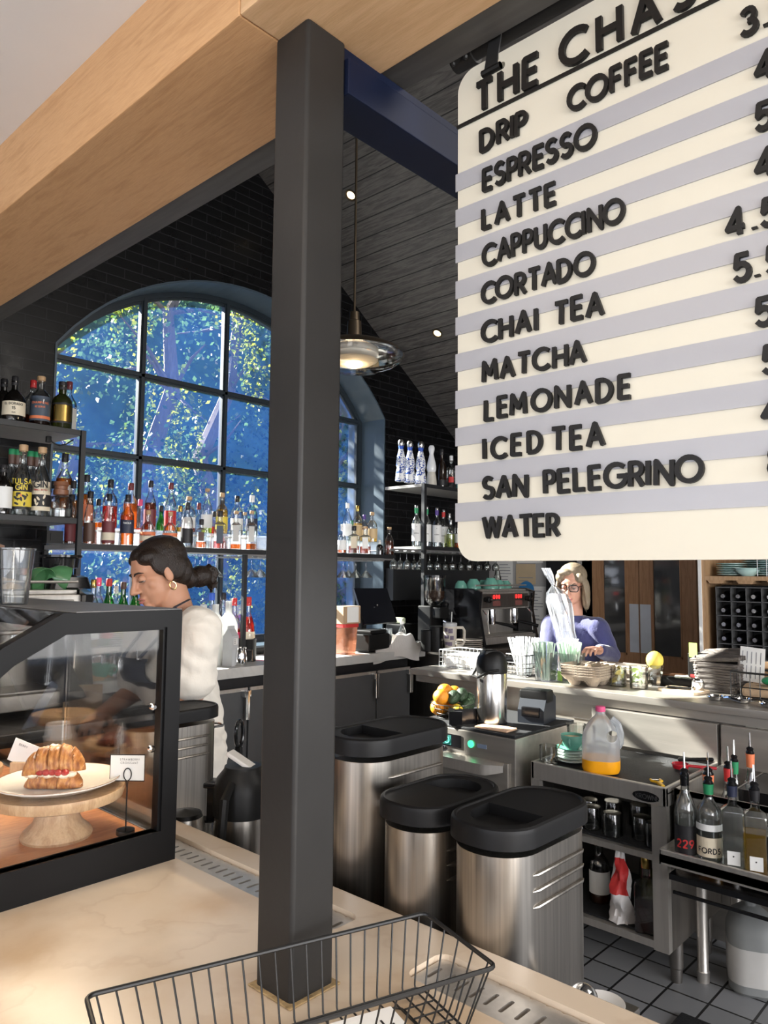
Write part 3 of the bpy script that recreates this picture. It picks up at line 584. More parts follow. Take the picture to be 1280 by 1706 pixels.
def crustmat():
    m, t, b = nt('baked_crust'); N = t.nodes; L = t.links; tc = N.new('ShaderNodeTexCoord'); mp = N.new('ShaderNodeMapping'); mp.inputs['Scale'].default_value = (150, 25, 60); mp.inputs['Rotation'].default_value = (0, 0, .3); L.new(tc.outputs['Object'], mp.inputs[0])
    nz = N.new('ShaderNodeTexNoise'); nz.inputs['Scale'].default_value = 1; nz.inputs['Detail'].default_value = 5; L.new(mp.outputs[0], nz.inputs[0])
    cr = N.new('ShaderNodeValToRGB'); E = cr.color_ramp.elements; E[0].position = .3; E[0].color = (.19, .055, .014, 1); E[1].position = .72; E[1].color = (.62, .32, .10, 1); q = E.new(.5); q.color = (.40, .15, .035, 1); L.new(nz.outputs[0], cr.inputs[0])
    ge = N.new('ShaderNodeNewGeometry'); sp = N.new('ShaderNodeSeparateXYZ'); L.new(ge.outputs['Normal'], sp.inputs[0])
    n2 = N.new('ShaderNodeTexNoise'); n2.inputs['Scale'].default_value = 55; n2.inputs['Detail'].default_value = 6; L.new(tc.outputs['Object'], n2.inputs[0])
    ad = N.new('ShaderNodeMath'); ad.operation = 'MULTIPLY_ADD'; ad.inputs[1].default_value = .55; L.new(sp.outputs['Z'], ad.inputs[0]); L.new(n2.outputs[0], ad.inputs[2])
    mr = N.new('ShaderNodeMapRange'); mr.inputs[1].default_value = 1.0; mr.inputs[2].default_value = 1.12; L.new(ad.outputs[0], mr.inputs[0])
    mx = N.new('ShaderNodeMix'); mx.data_type = 'RGBA'; L.new(mr.outputs[0], mx.inputs[0]); L.new(cr.outputs[0], mx.inputs[6]); mx.inputs[7].default_value = (.80, .72, .62, 1); L.new(mx.outputs[2], b.inputs['Base Color']); b.inputs['Roughness'].default_value = .45
    bp = N.new('ShaderNodeBump'); bp.inputs['Strength'].default_value = .5; bp.inputs['Distance'].default_value = .003; L.new(nz.outputs[0], bp.inputs['Height']); L.new(bp.outputs[0], b.inputs['Normal']); return m
CRUST = crustmat()
cr = thing('croissant', 'sugar dusted strawberry croissant on the white plate', 'croissant', (cx-.013, cy-.013, FL+.1135), radians(-47))
croissant(cr, .060, .036, .024, .5, 0, CRUST, 1, .0)
o = croissant(cr, .063, .043, .040, .55, .027, CRUST, 2, .0); o.name = 'crust_lid'; o.rotation_euler = (radians(-9), radians(-4), radians(8))
mb = MB()
for i in range(9): mb.sphere((-.050+i*.011, -.020-.006*sin(i*2.1), .030), .013, 10, .009)
mb.build('cream', pmat('whipped_cream', (.85, .74, .58), .5, var=.03), cr)
mb = MB()
for i in range(5): mb.sphere((-.020+i*.013, -.033-.003*sin(i*3), .036), .0095, 10, .007)
mb.build('strawberry', pmat('strawberry_slice', (.35, .02, .015), .25, var=.3), cr)
# sign holder in front of the plate
sh = thing('sign_holder', 'black loop sign holder with the strawberry croissant card', 'sign holder', at(209, 1389, 'z', FL), radians(-47))
mb = MB(); mb.lathe([(0, 0), (.020, 0), (.0205, .004), (.0195, .010), (.012, .0125), (0, .013)], 28); mb.build('base', BLACKG, sh)
mb = MB(); mb.tube([(0, 0, .01), (0, 0, .105)], .0016, 8)
mb.tube([(0, 0, .1)]+[(.0085*sin(a), .0, .128-.0115*cos(a)*1.15) for a in [2*pi*i/24+.2 for i in range(23)]]+[(0, -.002, .1)], .0012, 6); mb.build('stem', BLACKP, sh)
mb = MB(); mb.rbox((-.041, .0025, .112), (.037, .0045, .171), .0008); mb.build('card_backing', BLACKP, sh)
mb = MB(); mb.box((-.039, .0015, .1145), (.036, .0028, .169)); mb.build('card', PAPER, sh)
mb = MB(); mb.T = tr(-.0185, .0012, .158) @ rot('X', pi/2); letters(mb, 'STRAWBERRY', .0042, .0006, 0, track=.55); letters(mb, 'CROISSANT', .0042, .0006, 0, track=.55, x0=.0015, y0=-.0075); mb.build('lettering', INK, sh, sharp=0)
# further stands and pastries at the left end of the case
q = at(-62, 1385, 'z', FL); s2 = Vector((.55, 1.88, FL))
cake_stand((.70, 2.17, FL), .12, .065, 'low wooden cake stand at the left end of the case', .066)
cake_stand((.775, 2.42, FL), .095, .125, 'tall wooden stand behind the low one in the case', .06)
t = thing('danish', 'dark glazed pastry on the low stand at the left edge', 'pastry', (.745, 2.14, FL+.063), 1.0)
croissant(t, .055, .036, .024, .4, 0, pmat('dark_glazed_crust', (.13, .03, .018), .3, var=.5, scale=40, bump=.5), 5)
t = thing('name_card', 'white name card on a small wood block behind the croissant', 'card', at(47, 1263, 'z', 1.062), radians(-75))
t.location = (.803, 2.0, FL); t.rotation_euler = (0, 0, radians(-50))
mb = MB(); mb.rbox((-.02, -.012, 0), (.02, .012, .095), .002); mb.build('block', ACACIA, t)
mb = MB(); mb.T = tr(0, 0, .088) @ rot('Y', .35); mb.box((-.035, -.001, 0), (.04, .001, .058)); mb.build('card', PAPER, t)
mb = MB(); mb.T = tr(0, 0, .088) @ rot('Y', .35) @ tr(-.02, -.0013, .044) @ rot('X', pi/2); letters(mb, 'BERRY', .005, .0007, 0, track=.5); mb.build('lettering', INK, t, sharp=0)
# clear cups on top of the case
def clear_cup(mb, r0, r1, h, wall=.0008):
    mb.lathe([(r0*.2, .004), (r0, 0), (r0+.002, .004), (r0+(r1-r0)*.62, h*.62), (r0+(r1-r0)*.62+.0015, h*.63), (r1, h-.006), (r1+.003, h-.004), (r1+.003, h), (r1-.001, h), (r1-.002, h-.006), (r0-.001, .003), (0, .003)], 32)
t = thing('plastic_cup', 'clear plastic cup standing on top of the pastry case', 'cup', (.735, 1.915, 1.468)); mb = MB(); clear_cup(mb, .031, .044, .137); mb.build('cup', PLASTICC, t)
t = thing('plastic_cup', 'clear lidded cup behind the first on the case top', 'cup', (.715, 2.06, 1.468)); mb = MB(); clear_cup(mb, .03, .043, .14); mb.build('cup', PLASTICC, t)
mb = MB(); mb.lathe([(0, .141), (.044, .141), (.045, .146), (.036, .15), (0, .15)], 24); mb.build('lid', pmat('brown_cup_lid', (.30, .17, .11), .4), t)
# ------------------------------------------------------------------ wire basket with paper menus
bk = thing('wire_basket', 'black wire basket lying on the counter in front of the post', 'basket', (.68, .775, .92), radians(-18.5))
WIRE = pmat('black_coated_wire', (.010, .010, .010), .45, var=.1); rx, ry, zt = .250, .0915, .1
def lerp3(a, b, k): return tuple(p+(q-p)*k for p, q in zip(a, b))
bx, by = .225, .065
mb = MB(); cr_ = [(x, y, zt) for x, y in rrect(2*rx, 2*ry, .012, 4)]; mb.tube(cr_, .0032, 8, closed=True); mb.build('rim', WIRE, bk)
mb = MB()
def wire(p, q, m): mb.tube([p, lerp3(p, m, .93), lerp3(m, q, .06), q], .0014, 6)
for i in range(21):
    k = -1+2*(i+.5)/21
    for s in (-1, 1): wire((k*rx, s*ry, zt), (k*bx, 0, .006), (k*bx, s*by, .006))
for i in range(5):
    k = -1+2*(i+.5)/5
    for s in (-1, 1): wire((s*rx, k*ry, zt), (s*(bx-.05), k*by, .007), (s*bx, k*by, .007))
mb.tube([(x, y, .0075) for x, y in rrect(2*bx, 2*by, .012, 4)], .0018, 6, closed=True); mb.tube([(x, y, .0045) for x, y in rrect(2*bx-.1, 2*by-.05, .012, 4)], .0018, 6, closed=True)
mb.build('wire_mesh', WIRE, bk); bk.scale = (1, 1, 1)
t = thing('paper_menu', 'white printed menu sheet lying in the wire basket', 'menu', (.665, .76, .934), radians(-20))
mb = MB(); mb.box((-.19, -.055, 0), (.16, .05, .003)); mb.build('sheet', PAPER, t)
mb = MB()
for i in range(26):
    x = -.17+i*.0125
    if i % 7 == 6: continue
    mb.box((x, -.045, .0032), (x+.003, -.045+R.uniform(.03, .075), .0036))
mb.T = tr(.12, -.01, .0034); letters(mb, '*', .02, .003, .0004); mb.build('printing', INK, t, sharp=0)
# ------------------------------------------------------------------ insulated tea dispensers behind the counter
LID = pmat('black_dispenser_lid', (.005, .005, .0055), .5, var=.15, bump=.02, bscale=300, spec=.28)
SSV = pmat('worn_brushed_steel', (.44, .41, .37), .30, 1, var=.3, scale=5, stretch=(30, 30, .5), bump=.02, bscale=60)
def dispenser(loc, rz, label, L, Wd, h, flip=False):
    t = thing('drink_dispenser', label, 'drink dispenser', loc, rz, 'steel drink dispensers behind the counter'); r = Wd*.44
    mb = MB(); rings = []
    for z, k in ((0, -.002), (.01, 0), (h*.35, .0), (h*.355, .001), (h-.05, .0)): rings.append([(x, y, z) for x, y in rrect(L-.016+k, Wd-.016+k, r, 9)])
    mb.loft(rings); mb.build('body', SSV, t)
    for k in range(3):
        for s in (-1, 1):
            mb = MB(); z = h-.085-k*.027
            mb.tube([(-L*.27, s*(Wd/2-.009), z), (-L*.23, s*(Wd/2-.006), z), (L*.27, s*(Wd/2-.006), z), (L*.31, s*(Wd/2-.009), z)], [.001, .0036, .0036, .001], 8); mb.build('rib', SSV, t)
    mb = MB()
    mb.loft([[(x, y, z) for x, y in rrect(L+k, Wd+k, r+k/2, 9)] for z, k in ((h-.038, -.012), (h-.036, 0), (h-.010, 0), (h-.003, -.004), (h, -.012), (h, -.02), (h-.003, -.024))])
    lid = mb.build('lid', LID, t); sg = -1 if not flip else 1
    D = [(sg*(L*.5-.03-.066+.062*cos(a)), (Wd/2-.026)*sin(a)) for a in [(-pi/2+pi*i/14) for i in range(15)]]; D += [(sg*L*.06, Wd/2-.026), (sg*L*.06, -(Wd/2-.026))]
    if sg < 0: D = D[::-1]
    m = MB(); m.loft([[(x*1, y*1, h-.022) for x, y in D], [(x, y, h+.02) for x, y in D]]); cut(lid, [m])
    mb = MB(); mb.tube([(L/2-.012, -.03, h-.075), (L/2+.02, -.03, h-.075), (L/2+.032, -.015, h-.075), (L/2+.032, .015, h-.075), (L/2+.02, .03, h-.075), (L/2-.012, .03, h-.075)], .004, 8); mb.build('handle', CHROME, t)
    mb = MB(); mb.T = tr(-L/2+.01, 0, .05) @ rot('Y', -pi/2); mb.lathe([(.014, -.01), (.014, .02), (.02, .022), (.02, .04), (.01, .05), (0, .05)], 16); mb.build('faucet', BLACKP, t)
    return t
d3 = dispenser((1.248, .80, .68), 0, 'steel drink dispenser with black lid, nearest the camera', .31, .172, .436)
d2 = dispenser((1.238, .985, .68), 0, 'steel drink dispenser standing second from the camera, lid recess facing away', .275, .168, .432, True)
d1 = dispenser((1.30, 1.19, .68), 0, 'tallest steel drink dispenser, right behind the black post', .32, .18, .52)
d0 = dispenser((1.262, 2.055, .68), radians(1), 'steel drink dispenser beside the pastry case in front of the barista', .31, .165, .46)
mb = MB(); mb.sphere((0, 0, .03), .026, 16); mb.lathe([(.012, -.1), (.012, .02)], 10); solo(mb, 'chrome_ball', CHROME, 'round chrome ball at the foot of the nearest dispenser', 'ornament', (1.22, .66, .80))
# carafe and small jug beside the dispenser
t = thing('coffee_carafe', 'steel and black thermal carafe between pastry case and post', 'carafe', (1.245, 1.66, .68), radians(120))
mb = MB(); mb.lathe([(0, 0), (.07, 0), (.074, .01), (.074, .2), (.07, .235)], 32); mb.build('body', SSV, t)
mb = MB(); mb.lathe([(.07, .235), (.0755, .237), (.0755, .30), (.068, .33), (.05, .352), (.048, .36), (0, .362)], 32); mb.build('collar', BLACKP, t)
mb = MB(); mb.rbox((.055, -.027, .215), (.09, .027, .305), .004); mb.rbox((.05, -.03, .30), (.1, .03, .315), .004); mb.build('latch', BLACKG, t)
mb = MB(); mb.T = tr(-.005, 0, .36) @ rot('Y', -.5); mb.rbox((-.045, -.02, 0), (.055, .02, .012), .004); mb.build('lever', WHITE, t)
mb = MB(); mb.tube([(0, .07, .33), (0, .11, .30), (0, .125, .2), (0, .11, .08), (0, .075, .04)], [.01, .012, .012, .011, .009], 8); mb.build('handle', BLACKP, t)
t = thing('milk_jug', 'small steel jug with black handle beside the carafe', 'jug', (1.20, 1.86, .68), 0)
mb = MB(); mb.lathe([(0, 0), (.062, 0), (.064, .01), (.058, .16), (.05, .195), (.049, .195), (.057, .16), (.06, .012), (0, .01)], 28); mb.build('body', SSV, t)
mb = MB(); mb.lathe([(0, .19), (.049, .19), (.045, .205), (.01, .212), (0, .215)], 24); mb.build('lid', BLACKP, t)
mb = MB(); mb.tube([(.045, -.02, .18), (.10, -.05, .175), (.115, -.055, .11), (.09, -.04, .03)], .01, 8); mb.build('handle', BLACKP, t)
t = thing('kitchen_shears', 'black looped tool handle standing behind the steel dispenser', 'shears', (1.46, 1.97, .68), .4)
mb = MB(); mb.T = tr(0, 0, .33); mb.tube([(.022*sin(a), 0, .035-.04*cos(a)) for a in [2*pi*i/20 for i in range(20)]], .006, 8, closed=True); mb.tube([(0, 0, -.005), (0, 0, -.33)], .012, 8); mb.build('handle', BLACKG, t)
# ------------------------------------------------------------------ pendant lamp
BR = pmat('aged_bronze', (.10, .075, .05), .38, .8, var=.15)
pc = Vector((2.39, 2.50, 0)); zc = 2.62
D0 = 3.5; cpt = EYE+ray(590, 590)/FPX*D0
pt = thing('pendant_lamp', 'bronze and glass disc pendant lamp hanging beside the post', 'pendant lamp', cpt)
mb = MB(); mb.tube([(0, 0, .16), (0, 0, roofz(cpt.x)-cpt.z)], .006, 10); mb.build('rod', BR, pt)
mb = MB(); mb.lathe([(0, .20), (.022, .2), (.024, .16), (.032, .155), (.036, .07), (.036, .05), (0, .05)], 28); mb.build('socket', BR, pt)
mb = MB(); mb.lathe([(.03, .055), (.09, .052), (.17, .04), (.215, .018), (.232, 0), (.235, -.003), (.228, -.002), (.21, .012), (.165, .033), (.09, .046), (.03, .049)], 56, cap=False); mb.build('canopy', BR, pt)
mb = MB(); mb.lathe([(.232, -.002), (.222, -.028), (.18, -.055), (.12, -.068), (0, -.072)], 56); mb.build('glass_bowl', glassy('clear_lamp_glass', (.97, .97, .96), gloss=.3, edge=.25), pt)
mb = MB(); mb.lathe([(0, -.052), (.08, -.048), (.112, -.03), (.115, -.005), (.10, .02), (.05, .035), (0, .035)], 40); mb.build('diffuser', pmat('frosted_diffuser', (.85, .80, .70), .5, var=.02, sss=.0), pt)
l = lamp('POINT', 'pendant_bulb', cpt+Vector((0, 0, -.10)), 2.5, (1, .72, .42), size=.05)
# recessed spots in the sloping ceiling
for p, lab in (((585, 325), 'small round recessed ceiling spot beside the pendant rod'), ((729, 555), 'small round recessed ceiling spot left of the menu board')):
    d = ray(*p); k = (ZR+SL*XC-1.55)/(d.z+SL*d.x); q = EYE+d*k; an = math.atan(SL)
    t = thing('ceiling_spot', lab, 'ceiling light', q, 0, 'recessed spots in the ceiling'); t.rotation_euler = (0, an, 0)
    mb = MB(); mb.lathe([(.038, .0), (.048, -.004), (.048, -.008), (.034, -.006), (.032, .0)], 28, cap=False); mb.build('trim_ring', BR, t)
    mb = MB(); mb.lathe([(0, -.002), (.032, -.002)], 24, cap=False); mb.build('lens', emit('warm_spot_lens', (1, .78, .45), 3.5), t)
# ------------------------------------------------------------------ back bar along the window wall
bb = thing('back_bar', 'long back bar with pale stone top and grey fridge doors under the window', 'back bar', (3.1, 4.2, 0))
T0 = tr(-3.1, -4.2, 0); YB = 3.95
mb = MB(); mb.T = T0; mb.rbox((.95, YB, .885), (4.76, 4.49, .95), .004); mb.build('stone_top', STONE, bb)
mb = MB(); mb.T = T0; mb.box((1.0, YB+.14, .0), (4.7, 4.48, .885)); mb.build('carcass', pmat('black_laminate', (.012, .012, .014), .5), bb)
DX = [1.05, 1.72, 2.39, 3.06, 3.73, 4.28, 4.68]
for a, b in zip(DX, DX[1:]):
    mb = MB(); mb.T = T0; mb.rbox((a+.006, YB+.09, .12), (b-.006, YB+.139, .80), .004); d = mb.build('door', FRIDGE, bb)
    mb = MB(); mb.T = T0; mb.box((a+.01, YB+.085, .78), (b-.01, YB+.10, .803)); mb.build('steel_edge', SS, d)
    mb = MB(); mb.T = T0; mb.rbox((b-.06, YB+.05, .745), (b-.005, YB+.09, .79), .004); mb.rbox((b-.05, YB+.045, .60), (b-.015, YB+.06, .79), .005); mb.build('latch', CHROME, d)
# raised stainless ledge behind, under the window
lg = thing('bottle_ledge', 'stainless raised ledge at the back of the bar under the window', 'ledge', (2.6, 4.4, .95))
mb = MB(); mb.T = tr(-2.6, -4.4, -.95); mb.rbox((1.3, 4.27, .95), (3.0, 4.48, 1.10), .003); mb.build('step', SS, lg)
# ------------------------------------------------------------------ shelving
SHELF = pmat('black_shelf_steel', (.014, .015, .017), .45, var=.15); UNDER = pmat('grey_shelf_board', (.34, .33, .32), .6, var=.08)
def shelf(nm, label, x0, x1, z, posts, y0=4.05, y1=4.49, tops=None, t=.028):
    t_ = thing(nm, label, 'shelf', ((x0+x1)/2, (y0+y1)/2, z-t)); T = tr(-(x0+x1)/2, -(y0+y1)/2, -(z-t))
    mb = MB(); mb.T = T; mb.box((x0, y0+.012, z-t+.003), (x1, y1, z)); mb.build('board', UNDER, t_, sharp=0)
    mb = MB(); mb.T = T; mb.box((x0, y0, z-t), (x1, y0+.012, z+.002)); mb.build('front_edge', SHELF, t_, sharp=0)
    return t_
def upright(x, y, z0, z1, label, w=.013):
    mb = MB(); mb.box((-w, -w, 0), (w, w, z1-z0)); return solo(mb, 'shelf_upright', SHELF, label, 'shelf post', (x, y, z0), sharp=0)
ZL1, ZL2, ZC, ZR1, ZR2 = 2.33, 1.838, 1.70, 2.315, 1.785
shelf('wall_shelf', 'upper black bottle shelf left of the window', .6, 1.885, ZL1, 0)
shelf('wall_shelf', 'lower black bottle shelf left of the window', .6, 1.885, ZL2, 0)
shelf('window_shelf', 'long black bottle shelf crossing in front of the window', 1.885, 4.50, ZC, 0)
shelf('wall_shelf', 'upper black shelf of white and blue bottles right of the window', 4.842, 6.2, ZR1, 0)
shelf('wall_shelf', 'lower black bottle shelf right of the window', 4.842, 6.2, ZR2, 0)
upright(1.885, 4.05, .95, ZL1, 'black upright at the right end of the left shelves'); upright(4.855, 4.05, .95, ZR1, 'black upright at the left end of the right shelves', .016)
upright(3.02, 4.06, .95, ZC-.03, 'black upright below the window shelf, left of the post'); upright(1.885, 4.47, .95, ZC-.03, 'black rear upright at the window left edge')
mb = MB(); mb.box((0, 0, 0), (.09, .07, .07)); mb.box((.02, -.004, .015), (.07, 0, .055)); solo(mb, 'speaker', BLACKP, 'small black box under the lower left shelf beside the upright', 'speaker', (1.74, 4.12, ZL2-.028-.11))
mb = MB(); mb.tube([(0, 0, 0), (.02, 0, -.03), (.06, 0, -.045), (.10, 0, -.03), (.14, 0, .0)], .004, 6); mb.rbox((-.015, -.012, -.035), (.012, .012, .0), .004); solo(mb, 'shelf_light_cable', BLACKP, 'black clip and cable under the upper left shelf', 'cable', (1.76, 4.2, ZL1-.03))
for i in range(2):
    t = thing('glass_rail', ('grey wavy glass hanging rail under the window shelf', 'grey glass hanging rail under the lower right shelf')[i], 'rail', ((3.75, 4.12, ZC-.03), (5.33, 4.12, ZR2-.03))[i]); mb = MB()
    L = (1.45, 1.75)[i]
    for k in range(int(L/.1)): mb.rbox((-L/2+k*.1, -.06, -.022), (-L/2+k*.1+.055, .26, -.012), .003)
    mb.box((-L/2, -.06, -.012), (L/2, -.045, 0)); mb.build('rail', pmat('grey_rail', (.28, .28, .28), .4, .6), t, sharp=0)
# ------------------------------------------------------------------ bottles
GL_CLEAR = glassy('bottle_glass', (.96, .98, .98), gloss=.35, edge=.45); GL_GREEN = glassy('green_bottle_glass', (.10, .42, .13), gloss=.35, edge=.4, dust=.05, dustcol=(.1, .5, .1)); GL_OLIVE = glassy('olive_bottle_glass', (.10, .12, .02), gloss=.3, edge=.5, dust=.25, dustcol=(.14, .16, .03))
GL_DARK = glassy('dark_bottle_glass', (.05, .03, .02), gloss=.35, edge=.5, dust=.3, dustcol=(.02, .015, .012)); GL_BLUE = glassy('pale_blue_bottle_glass', (.62, .86, .95), gloss=.35, edge=.35); GL_BROWN = glassy('brown_bottle_glass', (.25, .10, .03), gloss=.35, edge=.5, dust=.1, dustcol=(.2, .08, .02))
GLS = {'c': GL_CLEAR, 'g': GL_GREEN, 'o': GL_OLIVE, 'k': GL_DARK, 'b': GL_BLUE, 'n': GL_BROWN}
def liq(n, tint, d=.14, dc=None): return glassy(n, tint, gloss=.05, edge=.35, dust=d, dustcol=dc or tint)
LQ = {'a': liq('amber_spirit', (.92, .36, .04), .2, (.95, .38, .05)), 'd': liq('dark_amber_spirit', (.5, .12, .02), .16), 'r': liq('red_spirit', (.75, .06, .03), .2, (.85, .1, .06)), 'y': liq('golden_spirit', (.95, .72, .2), .16), 'w': liq('water_clear_spirit', (.93, .96, .96), .03), 'v': liq('yellow_green_spirit', (.75, .82, .2), .2), 'j': liq('orange_juice', (.95, .55, .05), .8, (.95, .50, .04)), 'k': liq('dark_liqueur', (.12, .03, .02), .2)}
LB_ = {}
def lab(c):
    if c not in LB_:
        cols = {'cream': (.75, .66, .50), 'white': (.82, .82, .80), 'black': (.015, .014, .016), 'maroon': (.16, .025, .03), 'orange': (.75, .20, .08), 'tan': (.62, .45, .24), 'navy': (.02, .025, .055), 'slate': (.06, .08, .11), 'grey': (.55, .54, .52), 'yellow': (.75, .58, .06), 'brown': (.10, .05, .035), 'red': (.55, .03, .03), 'gold': (.5, .34, .10), 'silver': (.6, .6, .6), 'green': (.02, .25, .10), 'purple': (.10, .05, .28), 'cork': (.50, .32, .17), 'pink': (.75, .10, .25), 'blue': (.03, .10, .5), 'teal': (.15, .45, .45)}
        mt = {'gold': 1, 'silver': 1}.get(c, 0); LB_[c] = pmat('label_'+c, cols[c], .5 if not mt else .25, mt, var=.06)
    return LB_[c]
SHAPES = {  # body profile: radius and height as shares of max radius / total height
 'round': [(.9, 0), (1, .015), (1, .56), (.93, .62), (.62, .69), (.42, .74), (.36, .78), (.34, .90), (.40, .905), (.40, .93), (.34, .935)],
 'wine': [(.9, 0), (1, .01), (1, .50), (.95, .57), (.72, .65), (.46, .73), (.36, .80), (.35, .91), (.41, .915), (.41, .94), (.36, .945)],
 'slim': [(.92, 0), (1, .01), (1, .48), (.9, .58), (.62, .72), (.46, .80), (.44, .92), (.5, .925), (.5, .945), (.44, .95)],
 'squat': [(.85, 0), (.97, .02), (1, .10), (.98, .42), (.84, .55), (.5, .65), (.28, .70), (.25, .78), (.25, .86), (.30, .865), (.30, .89), (.25, .895)],
 'bell': [(.95, 0), (1, .02), (.97, .40), (.86, .55), (.6, .66), (.40, .72), (.35, .77), (.35, .88), (.42, .885), (.42, .91), (.36, .915)],
 'dome': [(.92, 0), (1, .02), (1, .50), (.96, .58), (.82, .65), (.5, .71), (.36, .74), (.34, .88), (.40, .885), (.40, .91), (.34, .915)],
 'square': [(.93, 0), (1, .015), (1, .60), (.94, .645), (.6, .68), (.40, .71), (.36, .76), (.36, .90), (.42, .905), (.42, .93), (.36, .935)]}
NB = [0]
def ringz(shape, r, z, n=22):
    if shape == 'square': return [(x, y, z) for x, y in rrect(2*r, 2*r, r*.28 if r > .02 else r*.98, 4)]
    return [(r*cos(2*pi*j/n), r*sin(2*pi*j/n), z) for j in range(n)]
def bottle(label, loc, h=.29, r=.037, shape='round', glass='c', liquid='a', fill=.5, lb=None, lz=(.12, .45), cap='black', capz=.07, foil=None, pourer=None, sub=None, group=None, face=None, txt=None, lb2=None, kind='bottle', arcf=.62):
    """bottle thing: glass, liquid, label(s), cap; face = heading the label looks to"""
    t = thing('bottle', label, 'bottle', loc, face if face is not None else atan2(-loc[1], -loc[0]), group)
    pr_ = SHAPES[shape]; sc = 1
    mb = MB(); mb.loft([ringz(shape, max(1e-4, q*r), z*h) for q, z in [(.3, .012)]+pr_]); mb.build('glass', GLS[glass], t)
    if liquid and fill > 0:
        ins = []
        for q, z in pr_:
            if z < fill: ins.append((q*.93*r, max(z*h, .006)))
            else:
                (q0, z0) = last; k = (fill-z0)/(z-z0); ins.append(((q0+(q-q0)*k)*.93*r, fill*h)); break
            last = (q, z)
        mb = MB(); mb.loft([ringz(shape, q, z) for q, z in ins]); mb.build('liquid', LQ[liquid], t)
    def band(z0, z1, f, off=.0009):
        m = MB(); rows = []
        for z in (z0, (z0+z1)/2, z1):
            q = None
            for (qa, za), (qb, zb) in zip(pr_, pr_[1:]):
                if za <= z <= zb: q = qa+(qb-qa)*(z-za)/max(1e-6, zb-za)
            q = (q or 1)*r+off
            if shape == 'square': rows.append([(q, y, z*h) for y in (-r*.74*f/.62, 0, r*.74*f/.62)])
            else: rows.append([(q*cos(a), q*sin(a), z*h) for a in [(-pi*f+2*pi*f*i/14) for i in range(15)]])
        m.loft(rows, cap=False, closed=False); return m
    if lb:
        L_ = band(lz[0], lz[1], arcf*.7).build('label', lab(lb), t)
        if lb2: band(lb2[1], lb2[2], arcf*.7, .0015).build('emblem', lab(lb2[0]), L_)
        if txt:
            for (s, zz, hh, colr) in txt:
                m = MB(); m2 = MB(); w = letters(m2, s, hh, hh*.2, 0, track=.22); rr = r+.0018
                for v in m2.v:
                    a = (v.x-w/2)/rr
                    m.v.append(Vector((rr*cos(a), rr*sin(a), zz*h+v.y)) if shape != 'square' else Vector((rr, v.x-w/2, zz*h+v.y)))
                m.f = m2.f; m.k = m2.k; m.build('lettering', colr, L_, sharp=0)
    zt = pr_[-1][1]; qn = pr_[-1][0]*r
    if foil:
        mb = MB(); mb.lathe([(qn*1.06+.0006, (zt-.13)*h), (qn*1.2+.0006, zt*h-.028*h), (qn*1.24+.0006, zt*h)], 16, cap=False); mb.build('neck_band', lab(foil), t)
    if pourer:
        mb = MB(); z = zt*h; mb.lathe([(qn*1.1, z-.035), (qn*1.15, z), (qn*1.25, z+.004), (qn*.9, z+.012), (qn*1.05, z+.02), (qn*.5, z+.026), (0, z+.028)], 16); mb.build('stopper', BLACKG, t)
        mb = MB(); mb.T = tr(0, 0, z+.026) @ rot('Y', R.uniform(-.12, .12)); mb.lathe([(.0045, 0), (.0032, .04), (.0028, .055), (0, .055)], 10); mb.build('spout', CHROME, t)
    elif cap:
        c0 = zt*h-.004; ch = max(.012, (1-zt)*h+.004)
        if cap == 'cork': prof = [(qn*.9, c0), (qn*.95, c0+.004), (qn*1.25, c0+.0045), (qn*1.25, c0+ch), (qn*1.1, c0+ch+.002), (0, c0+ch+.002)]
        else: prof = [(qn*1.12, c0-.02), (qn*1.18, c0-.018), (qn*1.18, c0+ch-.003), (qn*1.05, c0+ch), (0, c0+ch)]
        mb = MB(); mb.lathe(prof, 16); mb.build('cap', lab(cap), t)
    NB[0] += 1
    return t
WI, BK = lab('white'), lab('black')
def put(px, y, z, basey=None):
    """x on the shelf at depth y under photograph column px"""
    p = at(px, basey or 900, 'y', y); return (p.x, y, z)
# window shelf, front row
FR = [(148, .30, .031, 'slim', 'a', .06, 'brown', (.05, .40), 'black', 'slim bottle with brown label, leftmost in the front row on the window shelf'),
 (180, .295, .036, 'wine', 'a', .30, 'maroon', (.04, .46), 'black', 'bottle with dark red label and cream tag, second in the window shelf front row'),
 (211, .30, .039, 'round', 'a', .60, 'navy', (.24, .50), 'black', 'full amber bottle with dark blue label, third in the front row on the window shelf'),
 (246, .215, .045, 'squat', 'a', .16, 'orange', (.10, .40), 'cork', 'squat bottle with orange label, above the left of the barista head'),
 (283, .215, .045, 'squat', 'a', .14, 'orange', (.10, .40), 'cork', 'squat bottle with orange label, right above the barista head'),
 (311, .285, .037, 'dome', 'w', .12, 'black', (.10, .42), 'black', 'clear bottle with black label, just right of the squat pair on the window shelf'),
 (335, .185, .034, 'square', 'a', .22, 'brown', (.25, .55), 'black', 'short square bottle with brown label and amber remainder on the window shelf'),
 (366, .25, .040, 'square', 'r', .20, 'slate', (.14, .60), 'black', 'square bottle with slate label and red amber liquid on the window shelf'),
 (393, .255, .036, 'square', 'a', .14, 'grey', (.20, .62), 'cork', 'square bottle with pale label, second from the post in the front row'),
 (419, .265, .036, 'square', 'a', .16, 'grey', (.20, .60), 'cork', 'square bottle with pale label, next to the post in the front row')]
for px, h, r, sh, lq, fi, lb, lz, cap, label in FR:
    x, y, z = put(px, 4.10, ZC+.001)
    bottle(label, (x, y, z), h, r, sh, 'c', lq, fi, lb, lz, cap, lb2=('cream', lz[0]+.05, lz[0]+.2) if lb in ('maroon', 'orange') else None,
           txt=[('BARREL', .28, .009, lab('maroon'))] if lb == 'orange' else ([('THOLR', .42, .010, WI)] if lb == 'navy' else None), group='bottles on the window shelf')
